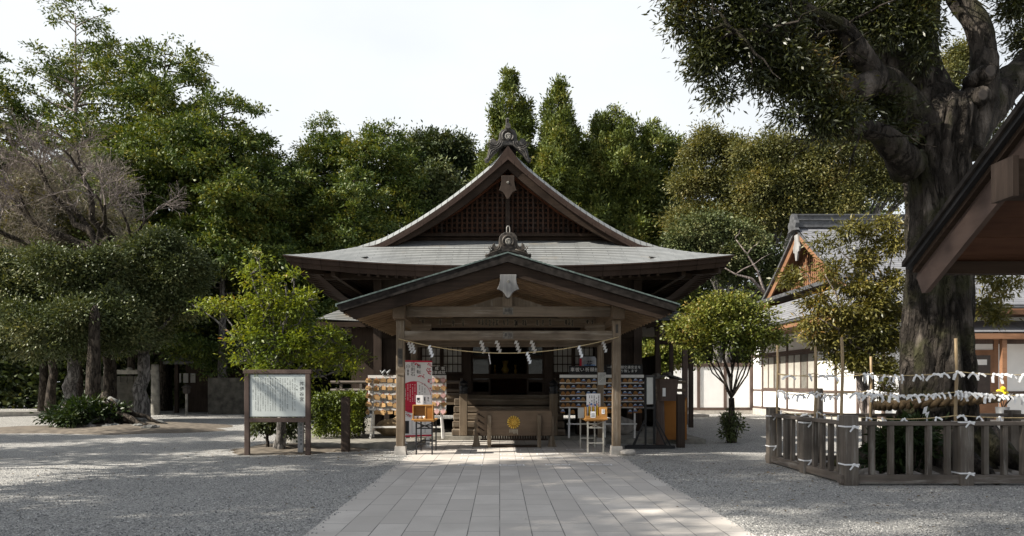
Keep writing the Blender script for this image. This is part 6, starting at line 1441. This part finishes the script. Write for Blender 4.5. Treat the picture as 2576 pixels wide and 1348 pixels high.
    for run, lvl, pts in cords:
        n = cnt.get((run, lvl), 0)
        for k in range(n):
            f = (k + rnd.uniform(.1, .9))/n
            if run == 'back': f = .45 + .55*f
            if run == 'front' and f < .06: f += .05
            j = f*(len(pts)-1); i = min(int(j), len(pts)-2); p = pts[i].lerp(pts[i+1], j-i)
            fortune(p.x, p.y, p.z, f'white paper fortune tied to the {lvl} cord along the {run} of the fence', f'paper fortunes on the {lvl} {run} cord', 1.05 if run != 'back' else 1.3)
    # strips knotted round posts
    for x, y, z in ((X0, Y0, .95), (X0, Y0, .34), (X0, 13.5, .93), (X0, 13.5, .24), (X0, Y1, .98), (X0, Y1, .36), (7.5, Y0, 1.02), (7.5, Y0, .2), (9.35, Y0, .3)):
        w = .118; m = MB(); h = .012
        m.bx(x-w, x+w, y-w-.003, y-w, z-h, z+h); m.bx(x-w-.003, x-w, y-w, y+w, z-h, z+h); m.bx(x+w, x+w+.003, y-w, y+w, z-h, z+h)
        m.ico((x+.02, y-w-.02, z), .028, 1, (1.3, .7, 1), .2, 1)
        for sg in (-1, 1): m.beam((x+.02, y-w-.02, z), (x+.02+sg*.07, y-w-.03, z-.08+.05*(sg > 0)), .006, .026, up=(0, 0, 1))
        tag(m.build('cloth_strip', M['paper'], loc=(x, y, z)), f'white cloth strip knotted {"high" if z > .6 else "low"} round a fence post', 'cloth strip', f'{"upper" if z > .6 else "lower"} strips on the fence posts')
    s = shide(1.35, 'white paper streamer hanging from the straw rope of the old tree', 'streamers on the old tree')
    s.location = (PX(2330, 13.0), 13.02, 1.22); s.rotation_euler = (0, 0, .3)
fence()
# ------------------------------------------------------------------ office building, garden wall
def office():
    Xg, Xe, Xw = 13.5, 12.4, 14.1; T = thing('office_building', 'white walled office building with grey hip and gable roof behind the old tree', 'building', (18, 33, 0))
    yr, hd = 32.6, 5.05; zr, zf = 8.62, 5.75; X2 = 34
    # upper gable roof (ridge along X) running down to the long eaves
    m = MB(); yn = 25.6; zn = 4.42
    def rz(d): k = d/7.0; return zr - (zr-zn)*(1.22*k - .22*k*k) if True else 0
    for sg in (-1, 1):
        def f(a, b):
            d = 7.0*b; y = yr + sg*d
            xl = Xg - .35 if d < hd else Xg - .35 - (d-hd)/(7.0-hd)*(Xg-.35-Xe)
            return (xl + (X2-xl)*a, y, rz(d))
        m.grid(f, 10, 14, flip=(sg == 1), uvf=lambda a, b, p: (p[0], b*8.1))
    m.grid(lambda a, b: (Xe + (Xg-.35-Xe+1.0*(0))*b, (yr-7.0) + (14.0)*a + ((hd-7.0)*-1)*b*(1-2*a), rz(7.0) + (rz(hd)-rz(7.0))*b), 12, 4, flip=True, uvf=lambda a, b, p: (p[1], b*1.9))
    m.build('roof', M['tile'], T)
    m = MB(); m.bx(Xg-.33, X2, yr-.22, yr+.22, zr-.06, zr+.24); m.bx(Xg-.40, X2, yr-.28, yr+.28, zr+.24, zr+.30); m.bx(Xg-.36, X2, yr-.18, yr+.18, zr+.30, zr+.46); m.bx(Xg-.40, X2, yr-.24, yr+.24, zr+.46, zr+.52); rd = m.build('ridge', M['tile_dark'], T)
    m = MB(); pts = [(0, .58), (.16, .54), (.25, .4), (.27, .24), (.36, .24), (.44, .1), (.36, -.1), (.5, -.22), (0, -.15)]
    poly = [(yr+a, zr+b) for a, b in pts] + [(yr-a, zr+b) for a, b in pts[::-1] if a > 0]; m.prism(poly, 0, .16); m.v = [(Xg-.55+p[1], p[0], p[2]) for p in m.v]; m.build('ridge_tile', M['tile_dark'], rd)
    # gable end: bargeboards, lattice, pendant
    bb = MB(); ve = MB(); 
    for sg in (-1, 1):
        for k in range(10):
            d0, d1 = hd*k/10, hd*(k+1)/10
            for mb, t, b, x0, x1 in ((ve, .0, .13, Xg-.40, Xg-.2), (bb, .13, .50, Xg-.28, Xg-.2)):
                mb.add([(x0, yr+sg*d0, rz(d0)-t), (x0, yr+sg*d1, rz(d1)-t), (x0, yr+sg*d1, rz(d1)-b), (x0, yr+sg*d0, rz(d0)-b), (x1, yr+sg*d0, rz(d0)-b), (x1, yr+sg*d1, rz(d1)-b)], [(0, 1, 2, 3), (3, 2, 5, 4)] if sg < 0 else [(3, 2, 1, 0), (4, 5, 2, 3)])
    ve.build('verge', M['tile_dark'], T); bb.build('bargeboard', M['cedar'], T)
    us = MB()
    for sg in (-1, 1): us.grid(lambda a, b: (Xg-.2+.9*b, yr+sg*hd*a, rz(hd*a)-.18), 10, 1, flip=(sg == 1))
    us.build('gable_soffit', M['cedar'], T)
    la = MB(); xl = Xg+.35
    for k in range(-22, 23):
        y = yr+k*.2; z = rz(abs(k*.2))-.45
        if z > 5.95: la.bx(xl-.03, xl, y-.04, y+.04, 5.9, z)
    for k in range(11):
        z = 5.98+k*.2; w = 0
        while rz(w+.05)-.45 > z and w < 5: w += .05
        la.bx(xl+.002, xl+.03, yr-w, yr+w, z-.03, z+.03)
    la.build('gable_lattice', M['cedar'], T)
    m = MB(); m.add([(xl+.25, yr-4.6, 5.8), (xl+.25, yr+4.6, 5.8), (xl+.25, yr, 8.4)], [(0, 2, 1)]); m.build('gable_backing', M['ornament_dark'], T)
    m = MB(); pts = [(.18, 0), (.2, -.35), (.34, -.55), (.3, -.75), (.16, -.8), (.06, -1.15)]; poly = [(yr+a, zr-.35+b) for a, b in pts] + [(yr-a, zr-.35+b) for a, b in pts[::-1]]; m.prism(poly, 0, .07); m.v = [(Xg-.36+p[1], p[0], p[2]) for p in m.v]; m.build('gable_pendant', M['grey_wood'], T)
    m = MB(); m.bx(Xg-.42, Xg+.4, yr-hd+.25, yr+hd-.25, 5.70, 5.86); m.build('gable_sill', M['tile_dark'], T)
    # eave boards
    m = MB(); m.bx(Xe-.02, Xe+.06, yr-6.95, yr+6.95, zn-.34, zn-.10); m.bx(Xe+.061, X2, yr-7.0, yr-6.92, zn-.34, zn-.10); m.build('eave_board', M['cedar'], T)
    m = MB(); m.bx(Xe+.062, X2, yr-6.9, yr+6.9, zn-.30, zn-.26); m.build('eave_soffit', M['cedar'], T)
    m = MB(); m.tube([(Xe-.06, yr-7.1, zn-.10), (Xe-.06, yr+7.1, zn-.10)], .05, 8); m.tube([(Xe-.06, yr-7.08, zn-.10), (X2, yr-7.08, zn-.10)], .05, 8); m.build('gutter', M['tile_dark'], T)
    # walls
    yw0, yw1 = 27.0, 41.0; ztop = 4.1
    w = MB(); w.bx(Xw, Xw+.12, yw0, yw1, .45, ztop); w.bx(Xw+.121, X2, yw0, yw0+.12, .45, ztop); w.build('wall', M['plaster'], T)
    m = MB(); m.bx(Xw-.05, Xw+.15, yw0-.05, yw1, 0, .34); m.bx(Xw+.151, X2, yw0-.05, yw0+.15, 0, .34); m.build('foundation', M['concrete'], T)
    tb = MB()
    for z, h in ((.40, .12), (1.34, .09), (3.2, .16)): tb.bx(Xw-.03, Xw+.01, yw0, yw1, z-h/2, z+h/2); tb.bx(Xw+.02, X2, yw0-.03, yw0+.01, z-h/2, z+h/2)
    tb.build('wall_rail', M['frame_brown'], T)
    for y in (27.0, 28.9, 30.8, 32.7, 36.0, 39.4, 41.0): m = MB(); m.bx(Xw-.05, Xw+.02, y-.08, y+.08, .34, ztop); m.build('wall_post', M['frame_brown'], T)
    for x in (15.6, 16.9, 18.2, 19.6, 21.2, 23.0): m = MB(); m.bx(x-.08, x+.08, yw0-.05, yw0+.02, .34, ztop); m.build('wall_post', M['cedar'], T)
    for y0, y1 in ((32.85, 35.9), (36.12, 39.3)):
        f = MB()
        f.bx(Xw-.04, Xw-.005, y0, y1, 1.385, 1.46); f.bx(Xw-.04, Xw-.005, y0, y1, 3.04, 3.11)
        n = 4
        for k in range(n+1): y = y0 + (y1-y0)*k/n; f.bx(Xw-.045, Xw-.006, y-.04, y+.04, 1.46, 3.04)
        o = f.build('window', M['frame_brown'], T)
        for k in range(n):
            a = y0 + (y1-y0)*k/n+.041; b = y0 + (y1-y0)*(k+1)/n-.041; g_ = MB(); g_.bx(Xw-.02, Xw-.012, a, b, 1.461, 3.039); g_.build('pane', M['window'] if k != 1 else plain('dark_pane', (.16, .15, .13), .12), o)
    d = MB(); d.bx(16.98, 18.12, yw0-.045, yw0-.005, .40, 2.9); o = d.build('entrance_door', M['cedar'], T); g_ = MB(); g_.bx(17.1, 17.98, yw0-.06, yw0-.047, 1.0, 2.7); g_.build('door_glass', plain('dark_glass', (.05, .035, .03), .1), o)
    g_ = MB(); g_.bx(17.45, 17.85, yw0-.065, yw0-.061, 2.35, 2.55); g_.build('paper_notice', M['paper'], o)
    # lower canopy over the entrance
    m = MB(); m.grid(lambda a, b: (16.2+12*a, 27.0-1.5*b, 3.98-.52*b), 4, 4, flip=True, uvf=lambda a, b, p: (p[0], b*1.6)); m.build('canopy_roof', M['tile'], T)
    m = MB(); m.bx(16.2, 28, 25.52, 25.6, 3.22, 3.42); m.bx(16.25, 27.9, 25.62, 26.96, 3.28, 3.32); 
    for x in (17.6, 20.4, 23): m.bx(x-.08, x+.08, 25.62, 25.78, 0, 3.27)
    m.build('canopy_beam', M['cedar'], T)
office()
def garden_wall():
    Y = 40.9; x0, x1 = PX(1655, Y), 14.04; T = thing('garden_wall', 'low white plaster wall with brown posts behind the small rounded tree', 'wall', ((x0+x1)/2, Y, 0))
    zt = PZ(918, Y); m = MB(); m.bx(x0, x1, Y+.0, Y+.1, .25, zt-.1); m.build('plaster_panel', M['plaster'], T)
    m = MB(); m.bx(x0-.1, x1, Y-.06, Y+.16, zt-.1, zt+.12); m.bx(x0, x1, Y-.05, Y-.005, .2, .36); m.build('wall_rail', M['frame_brown'], T)
    m = MB(); m.bx(x0, x1, Y-.08, Y+.18, 0, .2); m.build('wall_footing', M['concrete'], T)
    for u in (1659, 1757, 1824, 1890): x = PX(u, Y); m = MB(); m.bx(x-.08, x+.08, Y-.06, Y-.006, .2, zt); m.build('wall_post', M['frame_brown'], T)
    m = MB(); m.bx(7.2, 10.4, 36.5, 39.5, 0, .14); tag(m.build('stone_step', M['concrete'], loc=(9, 38, 0)), 'pale flat stone step in front of the garden wall', 'step')
    Yc = 30; m = MB(); xx = PX(1723, Yc); m.bx(xx-.1, xx+.1, Yc-.1, Yc+.1, 0, PZ(878, Yc)); tag(m.build('corridor_pillar', M['frame_brown'], loc=(xx, Yc, 0)), 'slim brown pillar standing before the garden wall', 'pillar')
    broadleaf('garden_shrub', 'sunlit light green bush seen through the gap right of the hall', (PX(1640, 36), 36, 0), lob(36, [(1625, 900, 30), (1665, 890, 30), (1650, 930, 30), (1700, 895, 26), (1615, 930, 22), (1740, 895, 22)]), 'round', 420, 20, .28, .17, .10, .1, (PX(1640, 36), 36, 1.6), cat='shrub')
garden_wall()
def flowers():
    x, y = PX(2522, 15.6), 15.6; T = thing('flower_vase', 'yellow flowers in a dark vase behind the fence at right', 'flowers', (x, y, 0))
    m = MB(); m.lathe([(.12, 0), (.15, .3), (.10, .75), (.13, 1.15)], (x, y, 0), 14); m.build('vase', M['tile_dark'], T, smooth=True)
    for mat, dx, n in ((M['yellow'], -.06, 14),):
        m = MB()
        for k in range(n): m.ico((x+dx+rnd.gauss(0, .10), y+rnd.gauss(0, .08), 1.46+rnd.gauss(0, .06)), .05, 1, (1, 1, .8), .3, k)
        m.build('blossom', mat, T)
    m = MB()
    for k in range(8): m.tube([(x, y, 1.1), (x+rnd.uniform(-.15, .3), y, 1.45)], .008, 4)
    m.build('flower_stem', M['hedge_stem'] if 'hedge_stem' in M else M['bark'], T)
flowers()

# ------------------------------------------------------------------ open pavilion at the right edge: only its roof end is in view
def pavilion():
    X0, X1 = 4.10, 9.6; ye, ze_, yr = 7.5, 2.87, 4.0; sl = .585; zr = ze_ + (ye-yr)*sl
    T = thing('water_pavilion', 'dark brown open pavilion roof corner jutting in at the right edge', 'pavilion', (6.8, 4, 0))
    def slab(mb, x0, x1, t0, t1, yo=0.0, e=0):
        for sg in (1, -1):
            yE = yr + sg*(ye-yr+e); zE = ze_ - e*sl
            vs = [(x0, yr, zr-t0), (x1, yr, zr-t0), (x1, yE, zE-t0), (x0, yE, zE-t0), (x0, yr, zr-t1), (x1, yr, zr-t1), (x1, yE, zE-t1), (x0, yE, zE-t1)]
            fs = [(0,1,2,3), (7,6,5,4), (3,2,6,7), (0,3,7,4), (1,5,6,2)]
            mb.add(vs, fs if sg < 0 else [f[::-1] for f in fs])
    m = MB(); slab(m, X0, X1, 0, .05); m.build('roof', M['copper_edge'], T)
    m = MB(); slab(m, X0+.03, X1-.03, .051, .10, e=-.03); m.build('roof_edge_layer', M['black'], T)
    m = MB(); slab(m, X0+.08, X1-.08, .101, .15, e=-.06); m.build('under_layer', M['dark_x'], T)
    m = MB()
    for sg in (1, -1):
        L_ = (ye-yr-.1)
        for k in range(15):
            d0, d1 = L_*k/15 + .004, L_*(k+1)/15 - .004; tt = .152 + .004*(k % 2)
            ys = [yr+sg*d0, yr+sg*d1]; zs = [zr-d0*sl-tt, zr-d1*sl-tt]
            m.add([(X0+.30, ys[0], zs[0]), (X1-.2, ys[0], zs[0]), (X1-.2, ys[1], zs[1]), (X0+.30, ys[1], zs[1]), (X0+.30, ys[0], zs[0]-.025), (X1-.2, ys[0], zs[0]-.025), (X1-.2, ys[1], zs[1]-.025), (X0+.30, ys[1], zs[1]-.025)], [(0,3,2,1), (4,5,6,7), (0,1,5,4), (1,2,6,5), (2,3,7,6), (3,0,4,7)])
    m.build('ceiling_boards', wood('pavilion_ceiling', (.06, .028, .018), (.11, .055, .034), 'x', rough=.55, fine=10), T)
    bb = MB()
    for sg in (1, -1):
        a = Vector((X0+.16, yr, zr-.29)); b = Vector((X0+.16, yr+sg*(ye-yr-.12), ze_+.12*sl-.29)); bb.beam(a, b, .05, .25, up=(0, 0, 1))
        bb.beam(b, b + (b-a).normalized()*.05, .05, .25, h2=.20)
    bb.build('bargeboard', wood('pavilion_barge', (.060, .042, .035), (.10, .072, .062), 'y', rough=.6, fine=8), T)
    m = MB(); m.bx(X0+.22, X1-.2, ye-.30, ye-.18, ze_-.16, ze_-.04); m.build('eave_beam', M['dark_x'], T)
    for yy in (yr+1.96, yr-1.96):
        zz = zr - 1.96*sl - .50; m = MB(); m.bx(X0+.02, X1-.3, yy-.11, yy+.11, zz-.13, zz+.15); o = m.build('purlin', M['dark_x'], T)
        m = MB(); m.bx(X0-.03, X0+.018, yy-.13, yy+.13, zz-.15, zz+.17); m.build('purlin_cap', M['dark_z'], o)
    for x in (X0+1.9, X1-1.2):
        for yy in (yr+1.96, yr-1.96): m = MB(); m.bx(x-.09, x+.09, yy-.09, yy+.09, 0, zr-1.96*sl-.63); m.build('pavilion_post', M['dark_z'], T)
pavilion()

# ------------------------------------------------------------------ small shrine and stone gate at the back left
def back_left():
    Y = 42; T = thing('small_shrine', 'low dark wooden side shrine with grey roof behind the bright tree', 'shrine', (-16, 45, 0))
    m = MB(); x0, x1 = PX(415, Y), PX(640, Y); ze_, zr = PZ(914, Y), 5.0
    m.grid(lambda a, b: (x0+(x1-x0)*a, Y+3.2*b, ze_+.12+(zr-ze_-.12)*b), 4, 6, uvf=lambda a, b, p: (p[0], b*3.8)); m.grid(lambda a, b: (x0+(x1-x0)*a, Y+6.4-3.2*b, ze_+.12+(zr-ze_-.12)*b), 4, 6, flip=True, uvf=lambda a, b, p: (p[0], b*3.8)); m.build('roof', M['tile'], T)
    m = MB(); m.bx(x0-.1, x1+.1, Y-.04, Y+.08, ze_-.05, ze_+.115); m.bx(x0, x1, Y+3.0, Y+3.4, zr-.05, zr+.35); m.bx(x0, x1, Y+.09, Y+6.3, ze_+.02, ze_+.06); m.build('roof_edge', M['tile_dark'], T)
    m = MB(); m.bx(x0+.5, x1-.4, Y+1.6, Y+5.6, 0, ze_+.01); m.build('wall', M['dark_z'], T)
    for u in (400+35, 520, 600): x = PX(u, Y); m = MB(); m.bx(x-.1, x+.1, Y+.4, Y+.6, 0, ze_+.01); m.build('post', M['dark_z'], T)
    m = MB()
    for k in range(3): x = PX(448+18*k, Y+1.5); m.bx(x-.14, x+.14, Y+1.55, Y+1.59, 1.75, 2.3)
    m.build('window', M['shoji'], T)
    Yt = 39.5; T = thing('stone_gate', 'plain grey stone shrine gate of two pillars and a crossbar behind the trunks', 'gate', (PX(330, Yt), Yt, 0))
    for u in (270, 391): x = PX(u, Yt); m = MB(); m.tube([(x, Yt, -.05), (x-.0+.02*(1 if u < 300 else -1), Yt, PZ(917, Yt))], [.24, .19], 14); m.build('gate_pillar', M['stone'], T, smooth=40)
    m = MB(); m.bx(PX(276, Yt), PX(386, Yt), Yt-.10, Yt+.10, PZ(941, Yt), PZ(930.5, Yt)); m.ico((PX(325, Yt), Yt, PZ(929, Yt)), .17, 2, (1, .8, .7), 0, 1); m.build('gate_crossbar', M['stone'], T)
    Yw = 40.6; T = thing('stone_wall', 'mossy stone wall darkened for tree shade, running behind the gate and trunks', 'wall', (-20, Yw, 0))
    m = MB(); m.bx(PX(225, Yw), PX(452, Yw)-2.0, Yw, Yw+.35, 0, 1.75); m.bx(PX(530, Yw), PX(660, Yw), Yw-.4, Yw-.05, 0, 2.0); m.build('wall_body', M['shaded_stone'], T)
    m = MB()
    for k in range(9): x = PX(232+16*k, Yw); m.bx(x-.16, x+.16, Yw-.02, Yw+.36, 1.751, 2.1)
    m.build('wall_cap', M['shaded_stone'], T)
    Yk = 38; m = MB(); m.beam((PX(-40, 37), 37, .12), (PX(250, 40), 40, .12), .3, .24); tag(m.build('stone_kerb', M['concrete'], loc=(-23, 38, 0)), 'pale stone kerb edging the wood at far left', 'kerb')
    m = MB(); x = PX(608*1.0-.0, 40); 
    Yl = 39; x = PX(450+5, Yl); T = thing('stone_lantern', 'slim dark lantern on a thin post beside the side shrine entrance', 'lantern', (x+1.4, Yl, 0)); x += .3
    m = MB(); m.tube([(x, Yl, 0), (x, Yl, 1.15)], .07, 8); m.build('lantern_post', M['stone'], T)
    m = MB(); m.lathe([(.10, 0), (.2, .05), (.2, .3), (.3, .34), (.05, .5)], (x, Yl, 1.15), 6); m.build('lantern_head', M['ornament_dark'], T)
    conifer('tall conifer whose bare trunk stands in front of the side shrine roof', PX(556, 41), 41.2, 13, 3.0, 6.5, nb=70, per=18, shape=.5, csize=.5, leaf=.38, wid=.16, trunk='bark_grey', trad=.34, group='conifers behind the left side')
back_left()
